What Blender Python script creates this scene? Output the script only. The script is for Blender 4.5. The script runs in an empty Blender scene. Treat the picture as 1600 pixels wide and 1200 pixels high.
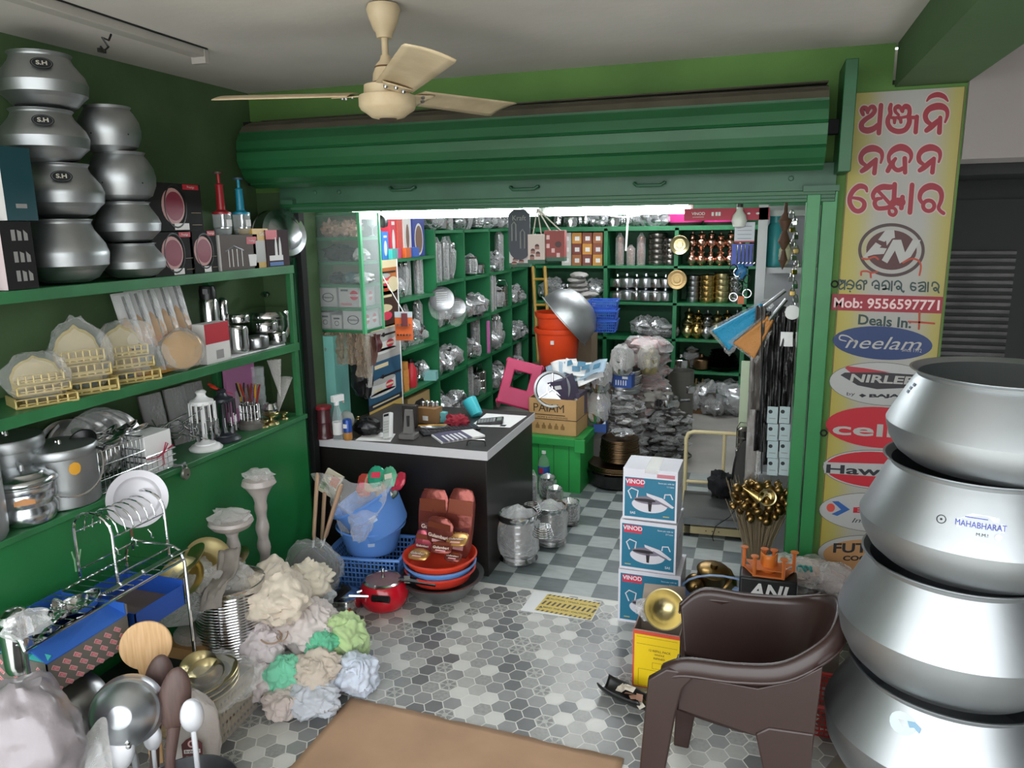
import bpy, math, random
from math import sin, cos, pi, radians
from mathutils import Matrix, Vector, noise
import numpy as np
SC = bpy.context.scene
COL = SC.collection
R_ = random.Random(7)
# ------------------------------------------------------------------ camera, world, sun, exposure
FPX, CAMH = 1185.0, 2.0
YAW, PITCH, ROLL = radians(18.245), radians(11.803), radians(0.785)
_fw = np.array([-sin(YAW)*cos(PITCH), cos(YAW)*cos(PITCH), -sin(PITCH)])
_rt = np.array([cos(YAW), sin(YAW), 0.0])
_dn = np.cross(_fw, _rt)
_r = cos(ROLL)*_rt + sin(ROLL)*_dn
_d = -sin(ROLL)*_rt + cos(ROLL)*_dn
cam = bpy.data.cameras.new('camera')
cam.sensor_width = 36.0
cam.lens = 36.0*FPX/1600.0
cam.clip_start = 0.05
cam_ob = bpy.data.objects.new('camera', cam)
COL.objects.link(cam_ob)
cam_ob.matrix_world = Matrix(((_r[0], -_d[0], -_fw[0], 0), (_r[1], -_d[1], -_fw[1], 0), (_r[2], -_d[2], -_fw[2], CAMH), (0, 0, 0, 1)))
SC.camera = cam_ob
SC.view_settings.view_transform = 'Standard'
SC.view_settings.look = 'None'
SC.view_settings.gamma = 1.0
SC.view_settings.use_curve_mapping = False
SC.view_settings.exposure = 0.74
w = bpy.data.worlds.new('overcast_sky')
SC.world = w
w.use_nodes = True
bg = w.node_tree.nodes['Background']
bg.inputs['Color'].default_value = (0.93, 0.97, 1.0, 1)
bg.inputs['Strength'].default_value = 2.75
TUBE_GLOW = 33.0
def _ray(px, py):
    return _r*((px-800)/FPX) + _d*((py-600)/FPX) + _fw
def onz(px, py, z=0.0):          # the point of the plane at height z seen at a place of the photograph
    d = _ray(px, py); t = (z-CAMH)/d[2]; return Vector((d[0]*t, d[1]*t, z))
def onx(px, py, x):
    d = _ray(px, py); t = x/d[0]; return Vector((x, d[1]*t, CAMH+d[2]*t))
def ony(px, py, y):
    d = _ray(px, py); t = y/d[1]; return Vector((d[0]*t, y, CAMH+d[2]*t))
# ------------------------------------------------------------------ materials
def lin(h):
    h = h.lstrip('#')
    c = [int(h[i:i+2], 16)/255 for i in (0, 2, 4)]
    return tuple(((x+0.055)/1.055)**2.4 if x > 0.04045 else x/12.92 for x in c) + (1,)
MATS = {}
def mat(name, col='#888888', rough=0.5, metal=0.0, var=0.0, scale=6.0, bump=0.0, bscale=30.0, col2=None, stretch=None, coat=0.0, emit=0.0, trans=0.0, alpha=1.0, sheen=0.0):
    if name in MATS: return MATS[name]
    m = bpy.data.materials.new(name); m.use_nodes = True
    nt = m.node_tree; b = nt.nodes['Principled BSDF']
    c = lin(col) if isinstance(col, str) else tuple(col)
    b.inputs['Base Color'].default_value = c
    b.inputs['Roughness'].default_value = rough
    b.inputs['Metallic'].default_value = metal
    if coat: b.inputs['Coat Weight'].default_value = coat
    if sheen: b.inputs['Sheen Weight'].default_value = sheen
    if trans: b.inputs['Transmission Weight'].default_value = trans
    if alpha < 1: b.inputs['Alpha'].default_value = alpha
    if emit:
        b.inputs['Emission Color'].default_value = c; b.inputs['Emission Strength'].default_value = emit
    if var or bump or col2:
        tc = nt.nodes.new('ShaderNodeTexCoord'); mp = nt.nodes.new('ShaderNodeMapping')
        nt.links.new(tc.outputs['Object'], mp.inputs['Vector'])
        if stretch: mp.inputs['Scale'].default_value = stretch
        if var or col2:
            n = nt.nodes.new('ShaderNodeTexNoise'); n.inputs['Scale'].default_value = scale; n.inputs['Detail'].default_value = 5
            nt.links.new(mp.outputs['Vector'], n.inputs['Vector'])
            cr = nt.nodes.new('ShaderNodeValToRGB')
            cr.color_ramp.elements[0].position = 0.32; cr.color_ramp.elements[1].position = 0.68
            d = lin(col2) if col2 else tuple(x*(1-var) for x in c[:3])+(1,)
            cr.color_ramp.elements[0].color = d; cr.color_ramp.elements[1].color = c
            nt.links.new(n.outputs['Fac'], cr.inputs['Fac']); nt.links.new(cr.outputs['Color'], b.inputs['Base Color'])
        if bump:
            n2 = nt.nodes.new('ShaderNodeTexNoise'); n2.inputs['Scale'].default_value = bscale; n2.inputs['Detail'].default_value = 4
            nt.links.new(mp.outputs['Vector'], n2.inputs['Vector'])
            bp = nt.nodes.new('ShaderNodeBump'); bp.inputs['Strength'].default_value = bump; bp.inputs['Distance'].default_value = 0.01
            nt.links.new(n2.outputs['Fac'], bp.inputs['Height']); nt.links.new(bp.outputs['Normal'], b.inputs['Normal'])
    MATS[name] = m
    return m
def film(name, col='#ffffff', clear=0.7, rough=0.15, bump=0.5, bscale=25.0):
    """thin clear plastic: see-through with crinkled gloss"""
    if name in MATS: return MATS[name]
    m = bpy.data.materials.new(name); m.use_nodes = True
    nt = m.node_tree; out = nt.nodes['Material Output']; b = nt.nodes['Principled BSDF']
    b.inputs['Base Color'].default_value = lin(col); b.inputs['Roughness'].default_value = rough
    b.inputs['Specular IOR Level'].default_value = 0.8
    tr = nt.nodes.new('ShaderNodeBsdfTransparent'); mx = nt.nodes.new('ShaderNodeMixShader')
    tc = nt.nodes.new('ShaderNodeTexCoord'); n = nt.nodes.new('ShaderNodeTexNoise')
    n.inputs['Scale'].default_value = bscale; n.inputs['Detail'].default_value = 4; n.inputs['Distortion'].default_value = 1.2
    nt.links.new(tc.outputs['Object'], n.inputs['Vector'])
    bp = nt.nodes.new('ShaderNodeBump'); bp.inputs['Strength'].default_value = bump; bp.inputs['Distance'].default_value = 0.02
    nt.links.new(n.outputs['Fac'], bp.inputs['Height']); nt.links.new(bp.outputs['Normal'], b.inputs['Normal'])
    lw = nt.nodes.new('ShaderNodeLayerWeight'); lw.inputs['Blend'].default_value = 0.35
    nt.links.new(bp.outputs['Normal'], lw.inputs['Normal'])
    mr = nt.nodes.new('ShaderNodeMapRange'); mr.inputs['To Min'].default_value = (1-clear)*.6; mr.inputs['To Max'].default_value = min(1.0, 1-clear+0.3)
    nt.links.new(lw.outputs['Facing'], mr.inputs['Value'])
    nt.links.new(mr.outputs['Result'], mx.inputs['Fac']); nt.links.new(tr.outputs[0], mx.inputs[1]); nt.links.new(b.outputs[0], mx.inputs[2])
    nt.links.new(mx.outputs[0], out.inputs['Surface'])
    MATS[name] = m
    return m
# ------------------------------------------------------------------ mesh toolkit
def T(x=0, y=0, z=0): return Matrix.Translation((x, y, z))
def Rx(a): return Matrix.Rotation(radians(a), 4, 'X')
def Ry(a): return Matrix.Rotation(radians(a), 4, 'Y')
def Rz(a): return Matrix.Rotation(radians(a), 4, 'Z')
def S(x, y=None, z=None): return Matrix.Diagonal((x, x if y is None else y, x if z is None else z, 1))
def aim(a, b):
    d = (Vector(b)-Vector(a)); q = Vector((0, 0, 1)).rotation_difference(d.normalized())
    return Matrix.Translation(a) @ q.to_matrix().to_4x4()
_txt = {}
class MB:
    def __init__(s): s.v = []; s.f = []; s.m = []; s.mats = []
    def mi(s, m):
        if m not in s.mats: s.mats.append(m)
        return s.mats.index(m)
    def add(s, vs, fs, m, M=None):
        o = len(s.v); k = s.mi(m)
        if M is None: s.v += [tuple(v) for v in vs]
        else: s.v += [tuple(M @ Vector(v)) for v in vs]
        s.f += [tuple(i+o for i in f) for f in fs]; s.m += [k]*len(fs)
        return s
    def box(s, c, d, m, M=None, taper=1.0):
        x, y, z = d[0]/2, d[1]/2, d[2]/2; cx, cy, cz = c
        vs = []
        for zz, t in ((-z, taper), (z, 1.0)):
            vs += [(cx-x*t, cy-y*t, cz+zz), (cx+x*t, cy-y*t, cz+zz), (cx+x*t, cy+y*t, cz+zz), (cx-x*t, cy+y*t, cz+zz)]
        return s.add(vs, [(3, 2, 1, 0), (4, 5, 6, 7), (0, 1, 5, 4), (1, 2, 6, 5), (2, 3, 7, 6), (3, 0, 4, 7)], m, M)
    def b2(s, a, b, m, M=None):      # a box from corner to corner
        return s.box([(p+q)/2 for p, q in zip(a, b)], [abs(q-p) for p, q in zip(a, b)], m, M)
    def lathe(s, prof, m, M=None, n=28, sx=1.0, sy=1.0, squash=None):
        vs = []; fs = []; idx = []
        for r, z in prof:
            if r < 1e-5: idx.append([len(vs)]); vs.append((0, 0, z))
            else:
                idx.append(list(range(len(vs), len(vs)+n)))
                for i in range(n):
                    a = 2*pi*i/n; vs.append((r*cos(a)*sx, r*sin(a)*sy, z))
        for a, b in zip(idx[:-1], idx[1:]):
            for i in range(n):
                j = (i+1) % n
                if len(a) == 1 and len(b) == 1: continue
                if len(a) == 1: fs.append((a[0], b[j], b[i]))
                elif len(b) == 1: fs.append((a[i], a[j], b[0]))
                else: fs.append((a[i], a[j], b[j], b[i]))
        return s.add(vs, fs, m, M)
    def tube(s, pts, r, m, M=None, n=8, closed=False, flat=None):
        pts = [Vector(p) for p in pts]; k = len(pts); vs = []; fs = []
        up = None
        for i, p in enumerate(pts):
            a = pts[(i-1) % k] if (closed or i > 0) else p
            b = pts[(i+1) % k] if (closed or i < k-1) else p
            t = (b-a)
            t = t.normalized() if t.length > 1e-9 else Vector((0, 0, 1))
            if up is None:
                up = t.orthogonal().normalized() if abs(t.z) > 0.95 else Vector((0, 0, 1))
            x = t.cross(up)
            if x.length < 1e-4: x = t.orthogonal()
            x.normalize(); y = x.cross(t); up = y
            rr = r[i] if isinstance(r, (list, tuple)) else r
            for j in range(n):
                an = 2*pi*j/n
                vs.append(p + x*(cos(an)*rr) + y*(sin(an)*rr*(flat or 1.0)))
        for i in range(k if closed else k-1):
            for j in range(n):
                a, b = i*n+j, i*n+(j+1) % n; c, d = ((i+1) % k)*n+(j+1) % n, ((i+1) % k)*n+j
                fs.append((a, b, c, d))
        if not closed: fs += [tuple(range(n-1, -1, -1)), tuple(range((k-1)*n, k*n))]
        return s.add(vs, fs, m, M)
    def prism(s, out, h, m, M=None):
        n = len(out); vs = [(x, y, 0) for x, y in out]+[(x, y, h) for x, y in out]
        fs = [tuple(range(n-1, -1, -1)), tuple(range(n, 2*n))]+[(i, (i+1) % n, n+(i+1) % n, n+i) for i in range(n)]
        return s.add(vs, fs, m, M)
    def poly(s, pts, m, M=None): return s.add(pts, [tuple(range(len(pts)))], m, M)
    def disc(s, r, m, M=None, n=28, sy=1.0): return s.poly([(r*cos(2*pi*i/n), r*sy*sin(2*pi*i/n), 0) for i in range(n)], m, M)
    def ring(s, r0, r1, m, M=None, n=36, sy=1.0):
        vs = [(r0*cos(2*pi*i/n), sy*r0*sin(2*pi*i/n), 0) for i in range(n)]+[(r1*cos(2*pi*i/n), sy*r1*sin(2*pi*i/n), 0) for i in range(n)]
        return s.add(vs, [(i, n+i, n+(i+1) % n, (i+1) % n) for i in range(n)], m, M)
    def blob(s, r, m, M=None, seed=0, amp=0.15, freq=2.0, n=20, flat=None, fold=0.0):
        nv = n//2; vs = []; fs = []
        off = Vector((seed*3.17, seed*1.31, seed*7.7))
        for i in range(nv+1):
            th = pi*i/nv
            for j in range(n):
                ph = 2*pi*j/n; d = Vector((sin(th)*cos(ph), sin(th)*sin(ph), cos(th)))
                k = 1+amp*noise.noise(d*freq+off)+amp*0.5*noise.noise(d*freq*2.3+off)
                if fold > 0: k += fold*(abs(noise.noise(d*freq*2.1+off*2))*2-0.5)
                elif fold: k -= fold*sin(19*(noise.noise(d*1.25+off*2)*1.3+d.x*.35*cos(seed)+d.z*.3))*(.5+.5*noise.noise(d*2+off))
                p = Vector((d.x*r[0]*k, d.y*r[1]*k, d.z*r[2]*k))
                if flat is not None and p.z < -flat*r[2]: p.z = -flat*r[2]
                vs.append(p)
        for i in range(nv):
            for j in range(n):
                a, b = i*n+j, i*n+(j+1) % n
                fs.append((a, a+n, b+n, b))
        return s.add(vs, fs, m, M)
    def sheet(s, fn, nu, nv, m, M=None):
        vs = [fn(i/nu, j/nv) for j in range(nv+1) for i in range(nu+1)]
        fs = [(j*(nu+1)+i, j*(nu+1)+i+1, (j+1)*(nu+1)+i+1, (j+1)*(nu+1)+i) for j in range(nv) for i in range(nu)]
        return s.add(vs, fs, m, M)
    def text(s, t, size, m, M=None, align='CENTER', fat=0.0, wide=1.0, slant=0.0):
        key = (t, align, fat, slant)
        if key not in _txt:
            cu = bpy.data.curves.new('t', 'FONT'); cu.body = t; cu.align_x = align; cu.align_y = 'CENTER'; cu.size = 1; cu.offset = fat; cu.shear = slant
            cu.resolution_u = 3
            ob = bpy.data.objects.new('t', cu); me = ob.to_mesh()
            _txt[key] = ([tuple(v.co) for v in me.vertices], [tuple(p.vertices) for p in me.polygons])
            ob.to_mesh_clear(); bpy.data.objects.remove(ob); bpy.data.curves.remove(cu)
        vs, fs = _txt[key]
        return s.add([(x*size*wide, y*size, 0) for x, y, z in vs], fs, m, M)
    def join(s, o, M=None):
        for k, mm in enumerate(o.mats):
            fs = [f for f, q in zip(o.f, o.m) if q == k]
            if not fs: continue
            used = sorted({i for f in fs for i in f}); mp = {i: j for j, i in enumerate(used)}
            s.add([o.v[i] for i in used], [tuple(mp[i] for i in f) for f in fs], mm, M)
        return s
    def build(s, name, parent=None, loc=None, rot=None, bevel=0.0, solid=0.0, angle=40, smooth=True, subsurf=0):
        me = bpy.data.meshes.new(name); me.from_pydata(s.v, [], s.f)
        for mm in s.mats: me.materials.append(mm)
        me.polygons.foreach_set('material_index', s.m)
        if smooth:
            me.shade_smooth(); me.set_sharp_from_angle(angle=radians(angle))
        me.update()
        ob = bpy.data.objects.new(name, me); COL.objects.link(ob)
        if parent is not None: ob.parent = parent
        if loc is not None: ob.location = loc
        if rot is not None: ob.rotation_euler = [radians(a) for a in rot] if isinstance(rot, (tuple, list)) else (0, 0, radians(rot))
        if solid:
            md = ob.modifiers.new('thick', 'SOLIDIFY'); md.thickness = solid; md.offset = 0
        if bevel:
            md = ob.modifiers.new('edge', 'BEVEL'); md.width = bevel; md.segments = 2; md.limit_method = 'ANGLE'; md.angle_limit = radians(50)
        if subsurf:
            md = ob.modifiers.new('soft', 'SUBSURF'); md.levels = subsurf; md.render_levels = subsurf
        return ob
def tag(o, label, cat, group=None, kind=None):
    o['label'] = label; o['category'] = cat
    if group: o['group'] = group
    if kind: o['kind'] = kind
    return o
def thing(name, label, cat, loc=(0, 0, 0), rot=0, group=None):
    o = bpy.data.objects.new(name, None); o.empty_display_size = 0.05; COL.objects.link(o)
    o.location = loc
    o.rotation_euler = [radians(a) for a in rot] if isinstance(rot, (tuple, list)) else (0, 0, radians(rot))
    return tag(o, label, cat, group)
def one(mb, name, label, cat, loc=(0, 0, 0), rot=0, group=None, **k):
    return tag(mb.build(name, None, loc, rot, **k), label, cat, group)
def struct(mb, name, **k):
    o = mb.build(name, **k); o['kind'] = 'structure'; return o
KIDS = {}
def kids(root):
    if root.name not in KIDS: KIDS[root.name] = [(c, list(c.children)) for c in root.children]
    return KIDS[root.name]
def dup(root, label, loc, rot=None, sc=None, group=None, swap=None):
    """a copy of a thing with copies of its parts and sub-parts; swap gives the copy's mesh other materials"""
    c = root.copy(); COL.objects.link(c); c.location = loc
    c['label'] = label
    if group: c['group'] = group
    elif 'group' in c: del c['group']
    if rot is not None: c.rotation_euler = [radians(a) for a in rot] if isinstance(rot, (tuple, list)) else (0, 0, radians(rot))
    if sc is not None: c.scale = sc if isinstance(sc, (tuple, list)) else (sc, sc, sc)
    for ch, gs in kids(root):
        d = ch.copy(); COL.objects.link(d); d.parent = c
        for g in gs:
            e = g.copy(); COL.objects.link(e); e.parent = d
    return c
NTH = ['first', 'second', 'third', 'fourth', 'fifth', 'sixth', 'seventh', 'eighth', 'ninth', 'tenth', 'eleventh', 'twelfth']
def lr(i, n):
    if n == 1: return 'only'
    if i == 0: return 'leftmost'
    if i == n-1: return 'rightmost'
    return NTH[i]+' from left'
def tb(i, n):                    # place in a stack counted from the top
    if i == 0: return 'topmost'
    if i == n-1: return 'lowest'
    return NTH[i]+' from top'
def rng(a, b): return R_.uniform(a, b)
ALU = mat('aluminium', '#c3c7ca', 0.38, 1.0, var=0.18, scale=5, bump=0.05, bscale=90, stretch=(1, 1, 6))
ALUP = mat('polished_aluminium', '#d6d9dc', 0.22, 1.0, var=0.1, scale=4, bump=0.03, bscale=60)
STEEL = mat('stainless_steel', '#d2d2d2', 0.14, 1.0, bump=0.02, bscale=40)
STEELD = mat('dull_steel', '#a9aaac', 0.3, 1.0, var=0.2, scale=9)
CHROME = mat('chrome_wire', '#d8dadb', 0.1, 1.0)
BRASS = mat('brass', '#bfa265', 0.24, 1.0, var=0.15, scale=14)
BRASSP = mat('pale_brass', '#c9bb8c', 0.28, 1.0, var=0.12, scale=14)
BRONZE = mat('bronze_plates', '#8a6f52', 0.28, 1.0, var=0.25, scale=20)
COPPER = mat('copper', '#d9a088', 0.22, 1.0, var=0.1, scale=14)
BLACK = mat('black_plastic', '#151415', 0.35)
WHITE = mat('white_plastic', '#e9e9e8', 0.35)
PAPER = mat('white_paper', '#e6e4e2', 0.7)
INK = mat('dark_ink', '#23262b', 0.6)
CARD = mat('brown_card', '#b98f5c', 0.8, var=0.12, scale=5)
WOOD = mat('pale_wood', '#d6b083', 0.55, var=0.2, scale=9, col2='#c29866', stretch=(14, 1, 1))
GREEN = mat('green_enamel', '#2f8549', 0.38, var=0.22, scale=4, bump=0.04, bscale=20)
FILM = film('clear_film')
FILMG = film('cloudy_film', '#e9e6e2', 0.5, 0.25)
FILMT = film('thin_film', '#ffffff', 0.86, 0.1)
GLASS = film('clear_plastic', '#eef4f5', 0.8, 0.05, 0.0)
# ------------------------------------------------------------------ the setting
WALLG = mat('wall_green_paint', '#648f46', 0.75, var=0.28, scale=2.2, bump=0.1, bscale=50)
WALLD = mat('wall_green_mottled', '#546f47', 0.7, var=0.4, scale=1.6, bump=0.12, bscale=40)  # darker, more mottled version of the wall green
CEIL = mat('ceiling_whitewash', '#dad4cc', 0.85, var=0.16, scale=1.3, bump=0.15, bscale=22)
PLAS = mat('wall_plaster', '#9d9591', 0.85, var=0.15, scale=1.5, bump=0.12, bscale=30)
GREY = mat('grey_enamel', '#121412', 0.6, var=0.2, scale=5)
INNER = mat('inner_green', '#35593f', 0.7, var=0.3, scale=2)
CEM = mat('cement_floor', '#b0aca6', 0.6, var=0.2, scale=3, bump=0.05, bscale=60)
SF = 3.8                          # the shop front
XW = -2.78                        # the left wall
HX = [mat('hex_pale', '#d6d5cf', 0.28, var=0.06, scale=9), mat('hex_mid', '#929391', 0.28, var=0.12, scale=14), mat('hex_light', '#b3b3ae', 0.3, var=0.1, scale=40),
      mat('hex_dark', '#6e6f6f', 0.28, var=0.12, scale=14), mat('hex_speckle', '#a5a5a1', 0.3, var=0.28, scale=70), mat('hex_flower_base', '#b9b9b3', 0.3, var=0.12, scale=60)]
PETAL = mat('hex_petal', '#6c6d6d', 0.35)
GROUT = mat('hex_joint', '#e0dfd8', 0.35)
mb = MB()
mb.poly([(-2.78, -1.2, 0), (1.9, -1.2, 0), (1.9, 3.77, 0), (-2.78, 3.77, 0)], GROUT)
hx, hy = 0.0686, 0.0800
rr = hy/2/cos(pi/6)*0.935
rh = random.Random(3)
for i in range(-20, 50):
    for j in range(-40, 14):
        x = -1.511+i*hx; y = 2.867+j*hy+(hy/2 if i % 2 else 0)
        if not (-2.72 < x < 1.86 and 0.9 < y < 3.73): continue
        a = (i*2+j*5+(i//2)*3) % 13; k = [0, 1, 3, 2, 4, 1, 0, 3, 4, 5, 1, 2, 3][a] if rh.random() < 0.75 else rh.randrange(6)
        mb.poly([(x+rr*cos(pi/3*q), y+rr*sin(pi/3*q), 0.0008) for q in range(6)], HX[k])
        if k == 5:
            for q in range(6):
                for dq in (-0.24, 0, 0.24):
                    an = pi/3*q+pi/6+dq; c, s_ = cos(an), sin(an); w_ = 0.0024
                    mb.poly([(x+c*.013+s_*w_*.4, y+s_*.013-c*w_*.4, .0014), (x+c*.034+s_*w_, y+s_*.034-c*w_, .0014), (x+c*.034-s_*w_, y+s_*.034+c*w_, .0014), (x+c*.013-s_*w_*.4, y+s_*.013+c*w_*.4, .0014)], PETAL)
mb.poly([(-8, -14, -0.02), (12, -14, -0.02), (12, -1.2, -0.02), (-8, -1.2, -0.02)], CEM)
mb.poly([(1.9, -1.2, -0.004), (6, -1.2, -0.004), (6, 9, -0.004), (1.9, 9, -0.004)], CEM)
CK = [mat('check_pale', '#b4bbb9', 0.3, var=0.16, scale=11, stretch=(1, 3, 1)), mat('check_grey', '#6f7778', 0.3, var=0.22, scale=11, stretch=(1, 3, 1))]
t_ = 0.165
for i in range(-12, 8):
    for j in range(-2, 15):
        x0, y0 = -0.969+i*t_, 3.765+j*t_
        if x0 < -2.7 or x0 > 0.4 or y0 < 3.76 or y0 > 6.0: continue
        mb.poly([(x0, y0, 0.001), (x0+t_, y0, 0.001), (x0+t_, y0+t_, 0.001), (x0, y0+t_, 0.001)], CK[(i+j) % 2])
mb.poly([(-2.9, 3.77, -0.001), (0.9, 3.77, -0.001), (0.9, 8.7, -0.001), (-2.9, 8.7, -0.001)], CEM)
struct(mb, 'floor', smooth=False)
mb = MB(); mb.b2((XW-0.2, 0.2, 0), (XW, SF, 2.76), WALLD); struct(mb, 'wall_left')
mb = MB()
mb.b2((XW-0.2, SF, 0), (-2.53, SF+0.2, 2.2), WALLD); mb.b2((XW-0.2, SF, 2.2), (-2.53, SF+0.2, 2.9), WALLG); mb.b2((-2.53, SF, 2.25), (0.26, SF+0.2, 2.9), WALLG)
mb.b2((0.26, SF, 0), (0.78, SF+0.35, 2.57), WALLG); mb.b2((0.26, SF, 2.57), (0.49, SF+0.35, 2.9), WALLG)
struct(mb, 'wall_front')
mb = MB(); mb.b2((0.78, SF-0.02, 2.25), (5, SF+0.3, 2.95), PLAS)
mb.b2((0.78, SF+0.9, 0), (5, SF+1.1, 2.9), GREY); mb.b2((0.78, SF+0.3, 2.2), (5, SF+0.95, 2.3), GREY)
mb.b2((2.5, -.6, 0), (2.7, SF+1, 2.95), GREY); struct(mb, 'wall_right')  # this side slab is out of view, added to block daylight from the right
mb = MB(); mb.b2((XW-0.2, -0.3, 2.74), (5, SF+0.1, 2.9), CEIL); struct(mb, 'ceiling')
mb = MB(); mb.b2((0.5, -0.3, 2.56), (0.775, SF-0.003, 2.739), mat('beam_green', '#4a6a40', 0.75, var=0.2, scale=2, bump=0.1, bscale=40)); struct(mb, 'trim_1')
mb = MB(); mb.b2((-3.0, SF+0.2, 0), (-2.85, 8.75, 2.75), INNER); struct(mb, 'wall_inner_left')
mb = MB(); mb.b2((-3.0, 8.62, 0), (0.95, 8.75, 2.75), INNER); struct(mb, 'wall_back')
mb = MB(); mb.b2((0.66, SF+0.35, 0), (0.8, 8.75, 2.75), mat('inner_white', '#cfd2d0', 0.6, var=0.08)); struct(mb, 'wall_inner_right')
mb = MB(); mb.b2((-3.0, SF+0.2, 2.62), (0.8, 8.75, 2.75), PLAS); struct(mb, 'ceiling_inner')
mb = MB()
SLM = mat('slat_grey', '#5d5b5a', 0.5, 0.3, var=0.5, scale=7)
q0, q1 = ony(1497, 345, SF+0.88), ony(1562, 520, SF+0.88)
mb.b2((q0.x-.15, SF+0.87, 0.3), (q1.x+.1, SF+0.895, 2.1), GREY)
z = 0.5
while z < 1.86:
    mb.lathe([(0.012, q0.x-.12), (0.012, q1.x+.03)], SLM, T(0, SF+0.868, z) @ Ry(90), n=8, sx=1.0, sy=0.6); z += 0.039
struct(mb, 'door_1')
# ------------------------------------------------------------------ fixed furniture
SHUT = mat('shutter_green', '#236238', 0.42, var=0.3, scale=3, bump=0.04, bscale=30, stretch=(.6, 2, 2))
SHUTD = mat('shutter_dust', '#5b5546', 0.8, var=0.3, scale=6)
RAIL = mat('rail_green', '#3f6a50', 0.5, var=0.25, scale=5)
DARK = mat('black_gap', '#0b0d0b', 0.8)
t = thing('rolling_shutter', 'green steel rolling shutter rolled up above the shop opening', 'shutter', (0, 0, 0))
mb = MB(); yc, zc = 3.625, 2.385
ang = [100+i*31 for i in range(7)]
prof = []
def rollpt(a, r): return (yc+r*cos(radians(a)), zc+r*sin(radians(a)))
xa, xb = -2.63, 0.222
segs = []
for k in range(6):
    a0, a1 = 78+k*33, 78+(k+1)*33
    for q, rr_ in ((a0, .158), (a0+1.5, .170), (a0+16, .174), (a1-3.5, .170), (a1-2, .163), (a1, .158)): segs.append(rollpt(q, rr_))
segs.append((yc+.1, zc-.13))
vs = [(xa, y, z) for y, z in segs]+[(xb, y, z) for y, z in segs]; n = len(segs)
mb.add(vs, [(i, i+1, n+i+1, n+i) for i in range(n-1)], SHUT); mb.m[:9] = [mb.mi(SHUTD)]*9
mb.add([(x, y, z) for x, y, z in vs[:n]]+[(xa, yc, zc)], [(i+1, i, n) for i in range(n-1)], DARK)
mb.add([(x, y, z) for x, y, z in vs[n:]]+[(xb, yc, zc)], [(i, i+1, n) for i in range(n-1)], DARK)
mb.build('slat_roll', t, angle=12)
mb = MB(); mb.add([(xa+.02, 3.66, 2.567), (xb, 3.60, 2.572), (xb, SF-.005, 2.585), (xa+.02, SF-.005, 2.585)], [(0, 1, 2, 3)], SHUTD); mb.build('dust_cover', t, solid=.006)
mb = MB(); mb.b2((-2.58, 3.735, 2.10), (0.29, 3.765, 2.255), RAIL); mb.b2((-2.58, 3.728, 2.115), (0.29, 3.738, 2.135), SHUT)
mb.b2((-2.58, 3.74, 2.085), (0.29, 3.775, 2.102), SHUT)
for x in (-2.35, -2.2, .1): mb.lathe([(0, 0), (.012, 0), (.012, .01), (0, .012)], RAIL, T(x, 3.735, 2.19) @ Rx(90), n=8)
mb.build('bottom_rail', t, bevel=.003)
for px, py in ((630, 297), (820, 296), (1015, 290)):
    p = ony(px, py, 3.73); mb = MB(); l = .07
    mb.tube([(p.x-l, 3.735, p.z+.012), (p.x-l, 3.712, p.z+.012), (p.x-l*.8, 3.705, p.z), (p.x+l*.8, 3.705, p.z), (p.x+l, 3.712, p.z+.012), (p.x+l, 3.735, p.z+.012)], .008, mat('handle_green', '#2d5a3f', .5), n=8)
    mb.build('handle', t)
for x0, x1 in ((.275, .325),):
    mb = MB(); mb.b2((x0, 3.52, 2.20), (x1, SF, 2.64), SHUT); mb.b2((.225, 3.6, 2.36), (x0, 3.66, 2.42), DARK); mb.build('bracket_plate', t, bevel=.003)
mb = MB(); mb.b2((-2.68, 3.6, 2.23), (-2.635, SF, 2.56), DARK); mb.build('bracket_plate', t)
for nm, x0, x1, lab in (('l', -2.545, -2.475, 'dark green steel guide post at the left end of the shutter'), ('r', .172, .302, 'green steel guide post at the right end of the shutter beside the banner')):
    t = thing('shutter_post', lab, 'post', ((x0+x1)/2, 3.76, 0))
    mb = MB(); w_ = (x1-x0)/2
    mb.b2((-w_, -.03, 0), (-w_*.1, .05, 2.13), GREEN if nm == 'r' else mat('post_dark', '#1f5a38', .5, var=.3)); mb.build('channel', t, bevel=.003)
    mb = MB(); mb.b2((w_*.02, -.015, 0), (w_, .04, 2.16), GREEN if nm == 'r' else DARK); mb.build('flange', t, bevel=.003)
    mb = MB(); mb.b2((-w_*1.3, -.06, 2.13), (w_*1.0, .02, 2.155), RAIL); mb.build('cap_plate', t)
    if nm == 'r':
        for z in (1.72, 1.02):
            mb = MB(); mb.tube([(w_+.012+.014*cos(a*pi/5), -.015, z+.014*sin(a*pi/5)) for a in range(10)], .004, DARK, closed=True, n=6); mb.build('lock_ring', t)
mb = MB(); mb.b2((-2.60, SF+.2, 0), (-2.46, SF+.36, 1.355), mat('turquoise_wall', '#7fc4bb', .6, var=.18, scale=5)); struct(mb, 'wall_return')
XF = -2.45
t = thing('display_shelf', 'green painted display shelf with lower cabinet along the left wall', 'shelf', (0, 0, 0))
SHG = mat('shelf_green', '#2f7545', .42, var=.3, scale=5, bump=.05, bscale=25)
CAB = mat('cabinet_green', '#23753f', .36, var=.25, scale=2.2, bump=.03, bscale=20)
for z in (1.80, 1.372):
    mb = MB(); mb.b2((XW, .9, z-.028), (XF, 3.625, z), SHG); mb.b2((XF-.012, .9, z-.04), (XF+.004, 3.625, z+.004), SHG); mb.build('shelf_board', t, bevel=.002)
for y in (3.60, 1.0):
    mb = MB(); mb.b2((XF-.03, y-.012, .94), (XF, y+.018, 1.80), SHG); mb.build('upright', t, bevel=.002)
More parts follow.
